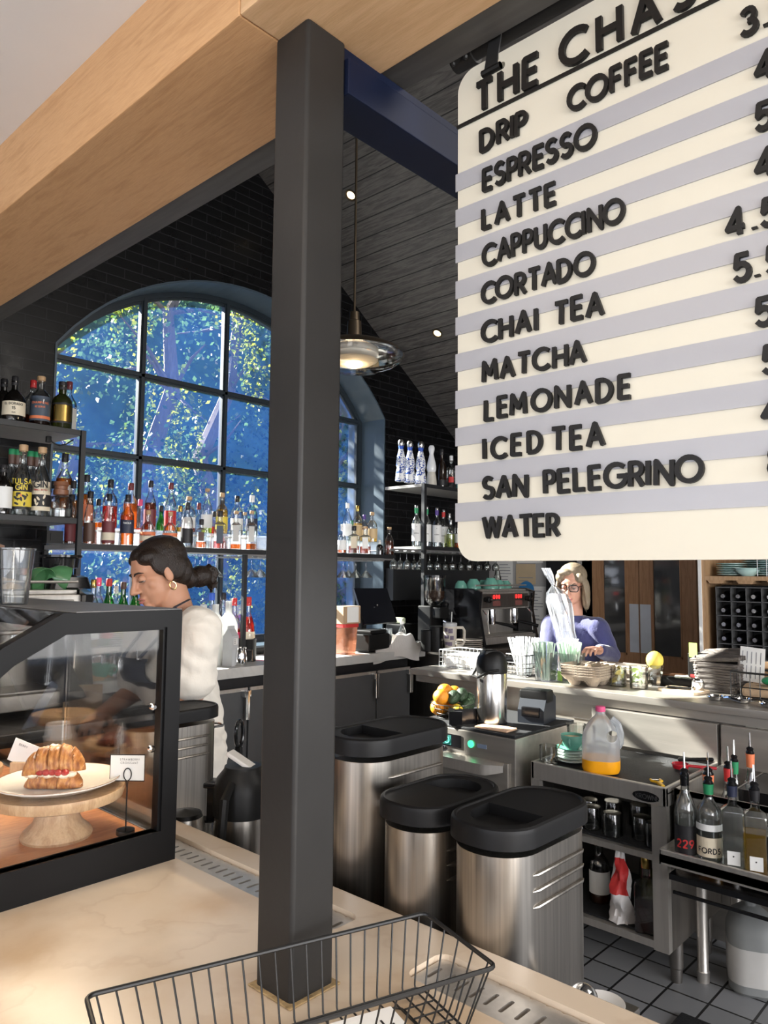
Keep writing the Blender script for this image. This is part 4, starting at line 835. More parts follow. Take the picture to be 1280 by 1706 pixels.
# acrylic risers carrying the back rows
ZB = ZC+.105
for a, b, lbl in ((135, 262, 'clear acrylic riser under the left half of the back row'), (268, 436, 'clear acrylic riser under the right half of the back row'), (500, 626, 'clear acrylic riser right of the post on the window shelf')):
    xa, xb = put(a, 4.24, 0)[0], put(b, 4.24, 0)[0]; mb = MB(); L = xb-xa
    mb.box((0, 0, .095), (L, .16, .104)); mb.box((0, 0, 0), (.006, .16, .095)); mb.box((L-.006, 0, 0), (L, .16, .095)); mb.box((0, .154, 0), (L, .16, .095))
    solo(mb, 'riser', glassy('frosted_acrylic', (.95, .97, 1), gloss=.2, dust=.22, dustcol=(.85, .9, .95)), lbl, 'riser', (xa, 4.16, ZC+.0005), sharp=0)
BR_ = [(143, .33, .040, 'wine', 'c', 'a', .62, 'orange', 'black', 'tall amber bottle with long black cap, leftmost in the back row on the window shelf'),
 (183, .315, .043, 'dome', 'c', 'r', .45, None, 'black', 'bottle of red liquor with black capsule, second in the back row'),
 (217, .305, .043, 'round', 'c', 'a', .55, None, 'maroon', 'amber bottle with magenta cap, third in the back row'),
 (250, .335, .037, 'wine', 'c', 'd', .55, 'maroon', 'black', 'dark red whiskey bottle below the first sash bar in the back row'),
 (284, .335, .037, 'wine', 'c', 'a', .30, 'red', 'maroon', 'tall bottle with red lettered label and maroon cap in the back row'),
 (315, .25, .043, 'dome', 'c', 'd', .25, 'white', 'cork', 'corked clear bottle with white label in the back row'),
 (345, .32, .036, 'wine', 'c', 'v', .30, 'white', 'cork', 'slim clear bottle with yellow green drink in the back row'),
 (370, .30, .040, 'dome', 'c', 'y', .60, 'yellow', 'cork', 'golden bottle with yellow label in the back row'),
 (395, .29, .042, 'round', 'c', 'w', .4, 'white', 'black', 'clear bottle with ribbed black cap, second from the post in the back row'),
 (420, .305, .042, 'bell', 'b', 'w', .4, 'navy', 'white', 'pale blue bottle with white cap, nearest the post in the back row')]
for px, h, r, sh, gl, lq, fi, lb, cap, label in BR_:
    x, y, z = put(px, 4.245, ZB+.001, 850)
    bottle(label, (x, y, z), h*.93, r, sh, gl, lq, fi, lb, (.12, .42), cap, group='bottles on the window shelf')
# third row tight against the glass
for px, h, gl, lq, fi, cap, label in ((163, .23, 'c', 'a', .5, 'black', 'bottle half hidden behind the first two on the window shelf'), (233, .25, 'c', 'r', .4, 'pink', 'bottle with pink neck peeping out left of the sash bar'), (268, .22, 'g', 'w', .2, 'black', 'green bottle half hidden behind the squat pair'), (300, .23, 'c', 'y', .5, 'gold', 'golden bottle half hidden behind the corked ones'), (331, .26, 'c', 'w', .3, 'maroon', 'clear bottle with maroon cap half hidden in the back'), (357, .21, 'c', 'r', .6, 'black', 'red bottle half hidden between golden and clear bottles'), (408, .22, 'c', 'a', .4, 'cork', 'amber bottle half hidden near the post')):
    x, y, z = put(px, 4.40, ZC+.06, 870); mb = None
    bottle(label, (x, y, ZC+.001), h+.06, .034, R.choice(['round', 'wine']), gl, lq, fi, None, cap=cap, group='bottles on the window shelf')
# small clear tubs between the front bottles
for i, (px, w) in enumerate(((163, .05), (194, .045), (228, .05), (323, .03), (350, .03), (380, .035), (406, .035))):
    x, y, z = put(px, 4.14, ZC+.001); t = thing('tub', ('white lidded tub between the first two front bottles', 'clear tub between the second and third front bottles', 'clear tub beside the squat pair', 'slim clear jar right of the black label bottle', 'slim clear jar between two square bottles', 'slim white jar left of the pale label pair', 'slim white jar between the pale label pair')[i], 'tub', (x, y, z), group='tubs on the window shelf')
    mb = MB(); mb.loft([[(a, b, zz) for a, b in rrect(k*w, k*w, .008, 3)] for zz, k in ((0, .85), (.075, 1))]); mb.build('body', PLASTICC, t)
    mb = MB(); mb.loft([[(a, b, zz) for a, b in rrect(w+.006, w+.006, .009, 3)] for zz in (.075, .086)]); mb.build('lid', WHITE, t)
# right of the post
RP = [(579, 4.245, .30, .036, 'wine', 'c', 'w', .4, 'white', 'white', 'tall clear bottle with white cap, right beside the post'), (596, 4.245, .29, .038, 'dome', 'c', 'y', .5, 'tan', 'gold', 'gold capped bottle with tan label right of the post'), (587, 4.34, .28, .034, 'wine', 'g', 'w', .3, None, 'green', 'green bottle behind the gold capped one'), (607, 4.245, .22, .033, 'round', 'c', 'd', .5, 'cream', 'purple', 'bottle with purple neck right of the post'), (620, 4.245, .245, .044, 'dome', 'c', 'y', .45, 'tan', 'cork', 'corked bottle with pale tan label near the window jamb'),
      (570, 4.10, .22, .036, 'squat', 'c', 'a', .16, 'white', 'white', 'clear bottle at the right edge of the post'), (590, 4.10, .215, .043, 'square', 'c', 'd', .28, 'cream', 'black', 'square bottle with cream label, first of the front pair right of the post'), (609, 4.10, .215, .043, 'square', 'c', 'd', .28, 'white', 'cork', 'square bottle with white label, second of the front pair right of the post'), (633, 4.16, .12, .028, 'dome', 'k', 'k', .4, None, 'white', 'tiny dark bottle near the right end of the window shelf'), (649, 4.10, .225, .038, 'bell', 'c', 'd', .5, None, 'cork', 'dark amber corked bottle at the right end of the window shelf')]
for px, y, h, r, sh, gl, lq, fi, lb, cap, label in RP:
    x = put(px, y, 0, 880)[0]; bottle(label, (x, y, ZB+.001 if 4.2 < y < 4.3 else ZC+.001), h, r, sh, gl, lq, fi, lb, (.2, .6) if sh == 'square' else (.12, .45), cap, foil='black' if px == 649 else None, group='bottles right of the post')
# shelf ornaments: upper left shelf
bottle('dark squat rum bottle with cream label, upper left shelf', put(22, 4.10, ZL1+.001, 700), .245, .057, 'squat', 'k', 'k', .5, 'cream', (.12, .42), 'black', capz=.1, txt=[('EL DORADO', .34, .011, BK), ('15', .24, .014, BK), ('RUM', .16, .006, BK)])
bottle('dark bottle at the very left end of the upper left shelf', put(4, 4.22, ZL1+.001, 700), .25, .045, 'dome', 'k', 'k', .5, None, cap='black')
bottle('corked bottle with slate blue label on the upper left shelf', put(66, 4.10, ZL1+.001, 700), .27, .051, 'dome', 'c', 'k', .60, 'slate', (.08, .58), 'cork', lb2=('orange', .12, .18), txt=[('CHAMPIONS', .42, .011, lab('orange')), ('RESERVE', .34, .009, lab('orange'))])
bottle('red capped bottle behind the slate label bottle', put(53, 4.27, ZL1+.001, 700), .285, .043, 'round', 'c', 'd', .3, None, cap='red')
bottle('squat olive green bottle with black and gold label', put(102, 4.10, ZL1+.001, 705), .265, .055, 'dome', 'o', None, 0, 'black', (.10, .52), 'black', lb2=('gold', .14, .48), txt=None)
bottle('tall clear bottle with dark red cap behind the olive green one', put(113, 4.30, ZL1+.001, 705), .325, .046, 'round', 'c', 'w', .4, 'grey', (.1, .5), 'maroon')
# lower left shelf
BLK_L, YEL = lab('black'), lab('yellow')
bottle('dark bottle with round white label at the left edge of the lower shelf', put(3, 4.09, ZL2+.001, 850), .26, .046, 'round', 'k', 'k', .5, 'white', (.12, .55), 'black')
def gin(label, px, lb, lb2, txt):
    return bottle(label, put(px, 4.09, ZL2+.001, 858), .375, .050, 'bell', 'c', 'w', .45, lb, (.08, .50), 'cork', lb2=lb2, txt=txt)
b1 = gin('clear gin bottle with black and yellow leaf label on the lower left shelf', 34, 'black', ('yellow', .12, .33), [('TULSA', .44, .026, YEL), ('GIN', .355, .026, YEL)])
b2 = gin('clear gin bottle with cream and black flower label on the lower left shelf', 66, 'cream', ('black', .14, .31), [('GIN', .41, .032, BLK_L), ('SMALL BATCH', .365, .007, lab('red'))])
def motif(parent, n, col, z0, z1, r, seed):
    rr = random.Random(seed); mb = MB()
    for i in range(n):
        a0 = rr.uniform(-.55, .55); z = rr.uniform(z0, z1); l = rr.uniform(.008, .014); th = rr.uniform(0, 6.28); q = []
        for k in range(10):
            b = 2*pi*k/10; u, v = l*cos(b), l*.45*sin(b); q.append((a0*r+u*cos(th)-v*sin(th), z+u*sin(th)+v*cos(th)))
        mb.add([(r*cos(x/r), r*sin(x/r), zz) for x, zz in q], [tuple(range(10))])
    mb.build('label_motif', col, parent, sharp=0)
for b_, c_, s_ in ((b1, BLK_L, 1), (b2, lab('cream'), 4)):
    L_ = [c for c in b_.children if c.name.startswith('label')][0]; motif(L_, 13 if s_ == 1 else 6, c_, .058, .115, .0535, s_)
    if s_ == 1: motif(L_, 1, lab('orange'), .10, .11, .054, 9)
for i, px in enumerate((16, 26, 47, 58)):
    bottle('clear bottle with brown neck seal behind the gins, %s of four' % ('leftmost', 'second', 'third', 'rightmost')[i], put(px, 4.30, ZL2+.001, 850), .38, .045, 'bell', 'c', 'w', .4, None, cap='green', foil='brown', group='clear bottles behind the gins')
bottle('amber whisky bottle with white label standing behind the low decanter', put(105, 4.26, ZL2+.001, 850), .385, .046, 'round', 'c', 'a', .62, 'white', (.33, .52), 'black')
t = thing('decanter', 'low wide clear decanter with brown stopper on the lower left shelf', 'decanter', put(100, 4.10, ZL2+.001, 858), 0)
mb = MB(); mb.lathe([(.05, 0), (.064, .006), (.066, .04), (.062, .10), (.05, .118), (.02, .122), (.018, .13)], 28); mb.build('glass', GL_CLEAR, t)
mb = MB(); mb.lathe([(.03, .125), (.04, .128), (.04, .155), (.034, .158), (.034, .175), (.04, .18), (.036, .20), (0, .20)], 20); mb.build('stopper', pmat('brown_stopper', (.24, .10, .05), .4, var=.2), t)
mb = MB(); mb.lathe([(.045, .006), (.06, .01), (.06, .05), (0, .05)], 24); mb.build('liquid', LQ['w'], t)
bottle('small amber bottle left of the decanter', put(88, 4.22, ZL2+.001, 850), .215, .034, 'dome', 'c', 'a', .45, None, cap='black')
bottle('amber bottle against the upright on the lower left shelf', put(121, 4.20, ZL2+.001, 855), .225, .036, 'bell', 'c', 'a', .5, None, cap='black')
bottle('bottle with maroon label seen below the lower left shelf', put(117, 4.16, ZC+.001, 900), .28, .032, 'slim', 'c', 'd', .3, 'maroon', (.05, .5), 'black')
# upper right shelf: white and blue ceramic bottles
CERW = pmat('white_tequila_ceramic', (.84, .85, .86), .15, var=.02, coat=.5)
def bluewhite(name):
    m, t, b = nt(name); N = t.nodes; L = t.links; tc = N.new('ShaderNodeTexCoord'); vo = N.new('ShaderNodeTexVoronoi'); vo.feature = 'DISTANCE_TO_EDGE'; vo.inputs['Scale'].default_value = 42; L.new(tc.outputs['Object'], vo.inputs[0])
    nz = N.new('ShaderNodeTexNoise'); nz.inputs['Scale'].default_value = 30; L.new(tc.outputs['Object'], nz.inputs[0])
    lt = N.new('ShaderNodeMath'); lt.operation = 'LESS_THAN'; lt.inputs[1].default_value = .10; L.new(vo.outputs[0], lt.inputs[0]); gt = N.new('ShaderNodeMath'); gt.operation = 'GREATER_THAN'; gt.inputs[1].default_value = .47; L.new(nz.outputs[0], gt.inputs[0])
    mu = N.new('ShaderNodeMath'); mu.operation = 'MULTIPLY'; L.new(lt.outputs[0], mu.inputs[0]); L.new(gt.outputs[0], mu.inputs[1])
    mx = N.new('ShaderNodeMix'); mx.data_type = 'RGBA'; mx.inputs[6].default_value = (.84, .86, .88, 1); mx.inputs[7].default_value = (.03, .08, .36, 1); L.new(mu.outputs[0], mx.inputs[0]); L.new(mx.outputs[2], b.inputs['Base Color']); b.inputs['Roughness'].default_value = .15; return m
BW = bluewhite('blue_painted_ceramic'); BWB = pmat('beige_painted_ceramic', (.60, .57, .50), .25, var=.1, scale=30)
def azul(px, y, h, body, capm, label):
    t = thing('tequila_bottle', label, 'bottle', put(px, y, ZR1+.001, 806), radians(220), 'white ceramic bottles on the upper right shelf'); k = h/.36
    mb = MB(); mb.lathe([(.036*k, 0), (.047*k, .004), (.047*k, .02), (.040*k, .085*k), (.034*k, .12*k)], 28); mb.build('base', body, t)
    mb = MB(); mb.lathe([(.034*k, .12*k), (.041*k, .14*k), (.042*k, .165*k), (.036*k, .205*k), (.025*k, .25*k), (.019*k, .275*k), (.018*k, .285*k), (.022*k, .30*k)], 28); mb.build('body', BW if body is BW else CERW, t)
    mb = MB(); mb.lathe([(.0195*k, .268*k), (.019*k, .285*k), (.023*k, .302*k)], 20, cap=False); mb.build('neck_collar', lab('blue') if body is BW else CERW, t)
    mb = MB(); mb.lathe([(.022*k, .30*k), (.026*k, .312*k), (.028*k, .322*k), (.027*k, .34*k), (.018*k, .355*k), (0, .36*k)], 24); mb.build('stopper', capm, t)
azul(668, 4.12, .355, BW, lab('silver'), 'blue and white ceramic tequila bottle, leftmost on the upper right shelf'); azul(683, 4.12, .36, BW, lab('silver'), 'blue and white ceramic tequila bottle, second on the upper right shelf')
azul(701, 4.12, .375, BW, lab('silver'), 'taller blue and white ceramic bottle, third on the upper right shelf'); azul(719, 4.12, .36, BWB, CERW, 'plain white ceramic bottle with beige foot, fourth on the upper right shelf')
bottle('dark brown bottle right of the white ceramic ones', put(736, 4.15, ZR1+.001, 808), .35, .045, 'bell', 'n', 'k', .6, 'black', (.05, .2), 'black'); t = bottle('tall white bottle beside the menu board edge on the upper right shelf', put(752, 4.12, ZR1+.001, 810), .30, .042, 'round', 'c', None, 0, 'red', (.18, .35), 'white', arcf=.25); t.children[0].data.materials[0] = CERW
bottle('teal bottle at the menu board edge on the upper right shelf', put(768, 4.14, ZR1+.001, 812), .29, .042, 'dome', 'b', None, 0, 'teal', (.05, .6), 'teal')
# lower right shelf
for i, (px, nb) in enumerate(((694, 'green'), (711, 'green'), (728, 'purple'), (739, 'red'))):
    bottle('clear vodka bottle with %s neck band and silver cap, %s on the lower right shelf' % (nb, ('first', 'second', 'third', 'fourth')[i]), put(px, 4.12 if i < 3 else 4.2, ZR2+.001, 905), .345, .040, 'round', 'c', 'w', .25, 'white', (.12, .55), 'silver', foil=nb, txt=[('*', .45, .012, BK), ('VODKA', .30, .008, BK)], group='clear bottles on the lower right shelf')
bottle('short bottle of yellow green liqueur on the lower right shelf', put(751, 4.10, ZR2+.001, 908), .25, .038, 'dome', 'c', 'v', .48, None, cap='silver')
bottle('clear bottle behind the yellow green one', put(749, 4.28, ZR2+.001, 905), .33, .040, 'round', 'c', 'd', .3, None, cap='silver'); bottle('clear bottle with amber drink at the menu board edge, lower right shelf', put(765, 4.14, ZR2+.001, 910), .33, .042, 'round', 'c', 'a', .3, 'white', (.15, .4), 'black')
# hanging stemware
def hanger(name, label, loc, prof, group):
    mb = MB(); mb.lathe([(.034, 0), (.034, -.002), (.005, -.006), (.0035, -.012), (.0035, -.07)]+prof, 20, cap=False); return solo(mb, name, CLEAR, label, 'glass', loc, group=group)
MART = [(.006, -.08), (.03, -.108), (.056, -.14), (.055, -.1405), (.029, -.110), (0, -.084)]; WINE = [(.01, -.075), (.032, -.10), (.037, -.125), (.028, -.155), (.0275, -.155), (.036, -.125), (.031, -.102), (0, -.078)]
for i, px in enumerate((325, 333, 346, 360, 419, 434, 572, 581, 593, 610)):
    hanger('martini_glass', 'wide stemmed glass hanging upside down under the window shelf, number %s from the left' % ('one two three four five six seven eight nine ten'.split()[i]), (put(px, 4.14+.12*(i % 2), 0, 945)[0], 4.14+.12*(i % 2), ZC-.042), MART, 'glasses hanging under the window shelf')
for i in range(14):
    px = (656, 667, 678, 690, 700, 716, 729, 742, 754, 768, 782, 797, 812, 826)[i]; y = 4.14+.13*(i % 2)
    hanger('wine_glass', 'small stemmed glass hanging upside down under the lower right shelf, %s from its left end' % ('first second third fourth fifth sixth seventh eighth ninth tenth eleventh twelfth thirteenth fourteenth'.split()[i]), (put(px, y, 0, 930)[0], y, ZR2-.042), WINE, 'glasses hanging under the lower right shelf')
# hood panel behind the espresso machine, under the right shelves
mb = MB(); mb.box((4.86, 4.40, 1.32), (6.3, 4.49, 1.60)); solo(mb, 'splash_board', SHELF, 'dark panel on the brick under the right shelves', 'panel', (0, 0, 0), sharp=0)
# bottles on the back bar, left of the post
for px, y, z, h, r, sh, gl, lq, fi, lb, cap, label in (
 (155, 4.33, 1.10, .40, .042, 'round', 'c', 'y', .3, 'white', 'gold', 'gold capped bottle on the bar ledge beside the espresso machine'), (163, 4.42, 1.10, .41, .045, 'round', 'c', 'w', .3, 'pink', 'pink', 'bottle with pink label on the bar ledge'), (181, 4.34, 1.10, .405, .042, 'wine', 'g', 'w', .3, 'red', 'red', 'green bottle with red capsule on the bar ledge'), (205, 4.34, 1.10, .385, .042, 'wine', 'g', 'w', .3, 'yellow', 'brown', 'green bottle with brown capsule, left of the barista face'), (225, 4.34, 1.10, .385, .042, 'wine', 'g', 'w', .3, 'red', 'brown', 'green bottle with brown capsule, nearest the barista face'),
 (193, 4.43, 1.10, .36, .035, 'round', 'c', 'w', .4, None, 'white', 'clear bottle with white cap on the bar ledge'), (353, 4.30, .951, .46, .048, 'wine', 'c', 'w', .3, 'white', 'blue', 'bottle with blue capsule behind the barista shoulder'), (372, 4.33, .951, .46, .045, 'wine', 'c', 'w', .3, 'white', 'black', 'bottle with black capsule behind the white jugs'), (391, 4.33, .951, .42, .045, 'round', 'c', 'd', .5, 'pink', 'red', 'dark bottle with red cap on the back bar'), (414, 4.25, .951, .43, .052, 'bell', 'c', 'r', .68, 'cream', 'red', 'red liqueur bottle with red cap beside the post')):
    bottle(label, put(px, y, z+.001, 1000), h, r, sh, gl, lq, fi, lb, (.12, .45), cap, group='bottles on the back bar')
WPL = glassy('white_plastic_jug', (.9, .9, .9), gloss=.1, rough=.3, dust=.9, dustcol=(.88, .88, .86))
for i, (px, y) in enumerate(((338, 4.22), (358, 4.17), (380, 4.19))):
    t = thing('syrup_jug', 'white plastic jug on the back bar, %s of three' % ('leftmost', 'middle', 'rightmost')[i], 'jug', put(px, y, .951, 1060), .3*i, 'white jugs on the back bar'); h = .37+.02*(i == 2)
    mb = MB(); mb.loft([[(a, b, z) for a, b in rrect(w, w, w*.3, 5)] for z, w in ((0, .105), (.005, .112), (.25, .112), (.30, .08), (.33, .04), (h, .038))]); mb.build('body', WPL, t)
    mb = MB(); mb.lathe([(.022, h), (.022, h+.02), (0, h+.02)], 16); mb.build('cap', WPL, t)
t = thing('milk_carton', 'grey white milk carton on the back bar beside the steel pitcher', 'carton', put(384, 4.06, .951, 1096), radians(20)); mb = MB()
mb.loft([[(-.036, -.036, 0), (.036, -.036, 0), (.036, .036, 0), (-.036, .036, 0)], [(-.036, -.036, .19), (.036, -.036, .19), (.036, .036, .19), (-.036, .036, .19)], [(-.036, -.004, .235), (.036, -.004, .235), (.036, .004, .235), (-.036, .004, .235)], [(-.036, -.002, .255), (.036, -.002, .255), (.036, .002, .255), (-.036, .002, .255)]])
mb.build('body', pmat('grey_carton', (.52, .53, .54), .5, var=.1), t, sharp=20); mb = MB(); mb.box((-.02, -.037, .135), (.022, -.0362, .175)); mb.build('printing', PAPER, t)
mb = MB(); mb.T = tr(-.016, -.0375, .163) @ rot('X', pi/2)
for k in range(3): letters(mb, 'MILK', .007, .0012, 0, y0=-k*.011)
mb.build('lettering', INK, t, sharp=0)
def pitcher(label, loc, rz, s=1.0, grp=None):
    t = thing('steel_pitcher', label, 'pitcher', loc, rz, grp); mb = MB()
    mb.lathe([(.0, 0), (.044*s, 0), (.047*s, .006), (.043*s, .06*s), (.036*s, .10*s), (.040*s, .115*s), (.039*s, .115*s), (.035*s, .10*s), (.042*s, .06*s), (.045*s, .006), (0, .004)], 26); mb.build('body', CHROME, t)
    mb = MB(); mb.tube([(.036*s, 0, .10*s), (.075*s, 0, .098*s), (.078*s, 0, .03*s), (.045*s, 0, .02*s)], .0045*s, 8); mb.build('handle', CHROME, t); return t
pitcher('steel milk pitcher on the back bar near the post', put(400, 4.03, .951, 1097), radians(-40), 1.0)
mb = MB(); mb.lathe([(0, 0), (.062, 0), (.065, .01), (.065, .14), (.068, .15), (.06, .15), (.058, .02), (0, .02)], 28); t = solo(mb, 'canister', BLACKP, 'black round canister behind the steel pitcher', 'canister', put(411, 4.2, .951, 1080))
# things on the back bar seen through the display case
pitcher('tall steel pitcher seen through the case glass, left of the barista', put(196, 4.05, .951, 1112), radians(180), 1.25); pitcher('steel pitcher seen through the case glass, second of the pair', put(180, 4.14, .951, 1108), radians(170), 1.15)
t = thing('coffee_cup', 'large green cup on the back bar seen through the case glass', 'cup', put(165, 4.05, .951, 1120), radians(-40))
def cupmesh(t, s, mat, handle=True, liquid=None):
    mb = MB(); mb.lathe([(0, 0), (.024*s, 0), (.026*s, .004*s), (.040*s, .022*s), (.047*s, .045*s), (.048*s, .062*s), (.046*s, .062*s), (.045*s, .045*s), (.038*s, .024*s), (0, .01*s)], 26); mb.build('bowl', mat, t)
    if handle: mb = MB(); mb.tube([(.046*s, 0, .05*s), (.066*s, 0, .052*s), (.072*s, 0, .038*s), (.062*s, 0, .024*s), (.041*s, 0, .024*s)], .0045*s, 8); mb.build('handle', mat, t)
    if liquid: mb = MB(); mb.lathe([(0, .05*s), (.0445*s, .05*s)], 20, cap=False); mb.build('coffee', liquid, t)
cupmesh(t, 1.35, MINT)
for i in range(5):
    mb = MB(); mb.lathe([(0, .004), (.030, 0), (.038, .13), (.037, .13), (.029, .006)], 20, cap=False); solo(mb, 'tumbler', CLEAR, 'clear tumbler on the bar ledge seen through the case, %s from the left' % 'first second third fourth fifth'.split()[i], 'glass', put(140+i*8, 4.36+.03*(i % 2), 1.101, 1075), group='tumblers on the bar ledge')
mb = MB()
for k in range(7): mb.lathe([(0, .012*k), (.06, .012*k), (.085, .012*k+.008), (.085, .012*k+.011), (0, .012*k+.006)], 26)
solo(mb, 'saucer_stack', WHITE, 'low stack of pale saucers on the bar ledge seen through the case', 'saucers', put(188, 4.36, 1.101, 1075))
def rag(name, label, mat, loc, rz, W_, D_, H_, seed, hang=0, thick=.004):
    rr = random.Random(seed); ph = [rr.uniform(0, 6.28) for _ in range(8)]
    def f(u, v):
        x, y = (u-.5)*W_, (v-.5)*D_; k = sqrt(max(0, 1-(2*u-1)**4))*sqrt(max(0, 1-(2*v-1)**4))
        z = H_*k*(.55+.25*sin(9*u+ph[0]+3*v)+.2*sin(14*v+ph[1]-4*u)+.12*sin(23*u+9*v+ph[2]))
        x += .12*W_*sin(5*v+ph[3]); y += .10*D_*sin(6*u+ph[4])
        if hang and v < .28: q = (.28-v)/.28; y = (.28-.5)*D_-.004-.01*q*abs(sin(7*u+ph[6])); z = .03*(1-q)*0+.012-hang*q*(.55+.45*sin(3.2*u+ph[5])**2)
        return (x, y, max(z, .003) if not (hang and v < .28) else z)
    o = cloth(30, 24, f).build(name, mat, sharp=0); solid(o, thick, 1); o.location = loc; o.rotation_euler = (0, 0, rz); return tag(o, label, 'cloth')
rag('bar_towel', 'folded tan bar cloth hanging over the back bar edge, seen through the case', CLOTHT, (*put(138, 4.03, 0, 1125)[:2], .952), 0, .26, .16, .075, 3, hang=.05)
mb = MB(); mb.rbox((-.09, -.05, 0), (.05, .05, .085), .012); solo(mb, 'napkin_box', pmat('grey_box', (.32, .30, .30), .5), 'grey box on the back bar behind the tan cloth', 'box', put(137, 4.2, .951, 1110))
mb = MB(); mb.lathe([(.012, 0), (.012, .18), (.010, .20)], 14); mb.tube([(0, 0, .19), (0, -.0, .215), (-.05, -.03, .225), (-.09, -.06, .2)], .009, 10); solo(mb, 'tap', CHROME, 'chrome tap on the back bar seen through the case', 'tap', put(146, 4.24, .951, 1100))
# ------------------------------------------------------------------ far steel counter and what stands under it
fc = thing('steel_counter', 'long stainless counter across the bar with straws and fruit on it', 'counter', (3.6, 1.6, 0)); T0 = tr(-3.6, -1.6, 0)
mb = MB(); mb.T = T0; mb.rbox((3.38, .2, .965), (3.95, 2.92, 1.0), .004); mb.box((3.41, .2, .925), (3.93, 2.9, .965)); mb.build('top', SS_H, fc)
mb = MB(); mb.T = T0; mb.box((3.44, .2, .0), (3.47, 2.62, .925)); mb.build('front_panel', SS_H, fc)
mb = MB(); mb.T = T0; mb.box((3.435, .2, .845), (3.44, 1.9, .85)); mb.build('panel_seam', SS_DARK, fc)
for y in (.4, 2.7): mb = MB(); mb.T = T0; mb.tube([(3.85, y, 0), (3.85, y, .93)], .02, 12); mb.build('leg', SS, fc)
mb = MB(); mb.box((-.004, -.06, -.045), (.004, .06, .045)); t = thing('power_outlet', 'pale power outlet plate on the steel panel at the right edge', 'outlet', (3.434, 1.02, .905)); mb.build('plate', pmat('ivory_plate', (.55, .52, .44), .5), t)
mb = MB(); mb.box((-.006, .012, -.012), (-.004, .020, .012)); mb.box((-.006, -.03, -.012), (-.004, -.012, .012)); mb.build('socket', BLACKP, t)
mb = MB(); mb.tube([(0, 0, .0), (-.03, -.02, .005), (-.035, -.08, .0), (-.02, -.2, -.02)], .006, 8); solo(mb, 'short_cable', BLACKP, 'short black power cord below the outlet plate', 'cord', (3.43, .985, .875))
# glass and mug station with jug on top
ks = thing('glass_station', 'stainless open glass station with two shelves and a juice jug on top', 'bar station', (3.1, 1.46, 0)); T0 = tr(-3.1, -1.46, 0)
ya, yb, xf, xb = 1.18, 1.762, 2.83, 3.38
mb = MB(); mb.T = T0; mb.rbox((xf, ya, .69), (xf+.02, yb, .76), .003); mb.box((xf, ya, .69), (xb, ya+.012, .76)); mb.box((xf, yb-.012, .69), (xb, yb, .76)); mb.box((xf+.01, ya, .735), (xb, yb, .74)); mb.build('top', SS, ks, sharp=20)
mb = MB(); mb.T = T0; mb.box((xf+.02, ya+.012, .741), (xb-.01, yb-.012, .747)); mb.build('rubber_mat', RUBBER, ks)
mb = MB(); mb.T = T0; mb.rbox((xb-.004, ya, .76), (xb+.03, yb, .92), .003); mb.build('backsplash', SS_H, ks)
for y0, y1 in ((ya, ya+.058), (yb-.04, yb)): mb = MB(); mb.T = T0; mb.box((xf, y0, .165), (xf+.03, y1, .69)); mb.build('front_post', SS, ks, sharp=0)
mb = MB(); mb.T = T0; mb.box((xf+.03, ya, .165), (xb, ya+.006, .69)); mb.box((xf+.03, yb-.006, .165), (xb, yb, .69)); mb.box((xb-.006, ya, .165), (xb, yb, .69)); mb.build('side_panels', SS_DARK, ks, sharp=0)
for nm, z, h in (('middle_shelf', .515, .03), ('bottom_shelf', .205, .035)):
    mb = MB(); mb.T = T0; mb.box((xf+.002, ya+.006, z-h), (xb-.006, yb-.006, z-.008)); s_ = mb.build(nm, SS, ks, sharp=0); mb = MB(); mb.T = T0; mb.box((xf+.03, ya+.01, z-.008), (xb-.01, yb-.01, z)); mb.build('shelf_mat', RUBBER, s_, sharp=0)
for y in (ya+.04, yb-.05):
    for x in (xf+.16, xb-.08): mb = MB(); mb.T = T0; mb.lathe([(.02, 0), (.022, .02), (.022, .05), (.026, .055), (.026, .166)], 16, (x, y, 0)); mb.build('leg', SS_DARK, ks)
LT = wallT(xf-.0005, ya+.078, .716, pi); mb = MB(); mb.T = T0 @ LT @ Matrix.Diagonal((1, .36, 1, 1)); mb.lathe([(.052, 0), (.052, .0015), (0, .0016)], 32); bdg = mb.build('badge', BLACKG, ks)
mb = MB(); mb.T = T0 @ LT @ tr(-.04, -.0085, .0018); letters(mb, 'KROWNE', .016, .0028, .0004, track=.12); mb.build('lettering', lab('silver'), bdg, sharp=0)
np_ = thing('data_plate', 'small printed steel plate on the backsplash behind the bottles', 'plate', (3.378, 1.245, .885)); LT = wallT(0, 0, 0, pi)
mb = MB(); mb.T = LT; mb.box((-.055, -.026, -.001), (.055, .026, .001)); mb.build('plate', lab('silver'), np_)
mb = MB(); mb.T = LT @ tr(-.026, .004, .0014); letters(mb, 'KROWNE', .011, .0018, 0, track=.1); mb.T = LT; mb.box((-.05, -.008, .0012), (.04, -.0065, .0014)); mb.box((-.05, -.016, .0012), (.02, -.0145, .0014)); mb.build('lettering', INK, np_, sharp=0)
mb = MB(); mb.T = LT; mb.box((-.05, .008, .0012), (-.034, .02, .0014)); mb.build('flag', lab('red'), np_, sharp=0)
for i, (x, y) in enumerate(((2.90, 1.43), (2.94, 1.325), (2.90, 1.255), (3.05, 1.50), (3.08, 1.40), (3.1, 1.30), (3.0, 1.585), (2.92, 1.53))):
    mb = MB(); mb.lathe([(.036, 0), (.040, .004), (.038, .085), (.035, .09), (0, .09), (0, .088), (.034, .087), (.036, .08), (.038, .005), (.035, .001)], 24, cap=False)
    solo(mb, 'rocks_glass', CLEAR, 'upturned rocks glass on the station middle shelf, %s' % ('front centre', 'second from the right post', 'nearest the right post', 'behind on the left', 'behind in the middle', 'behind on the right', 'far left at the back', 'front left')[i], 'glass', (x, y, .516), group='upturned glasses in the station')
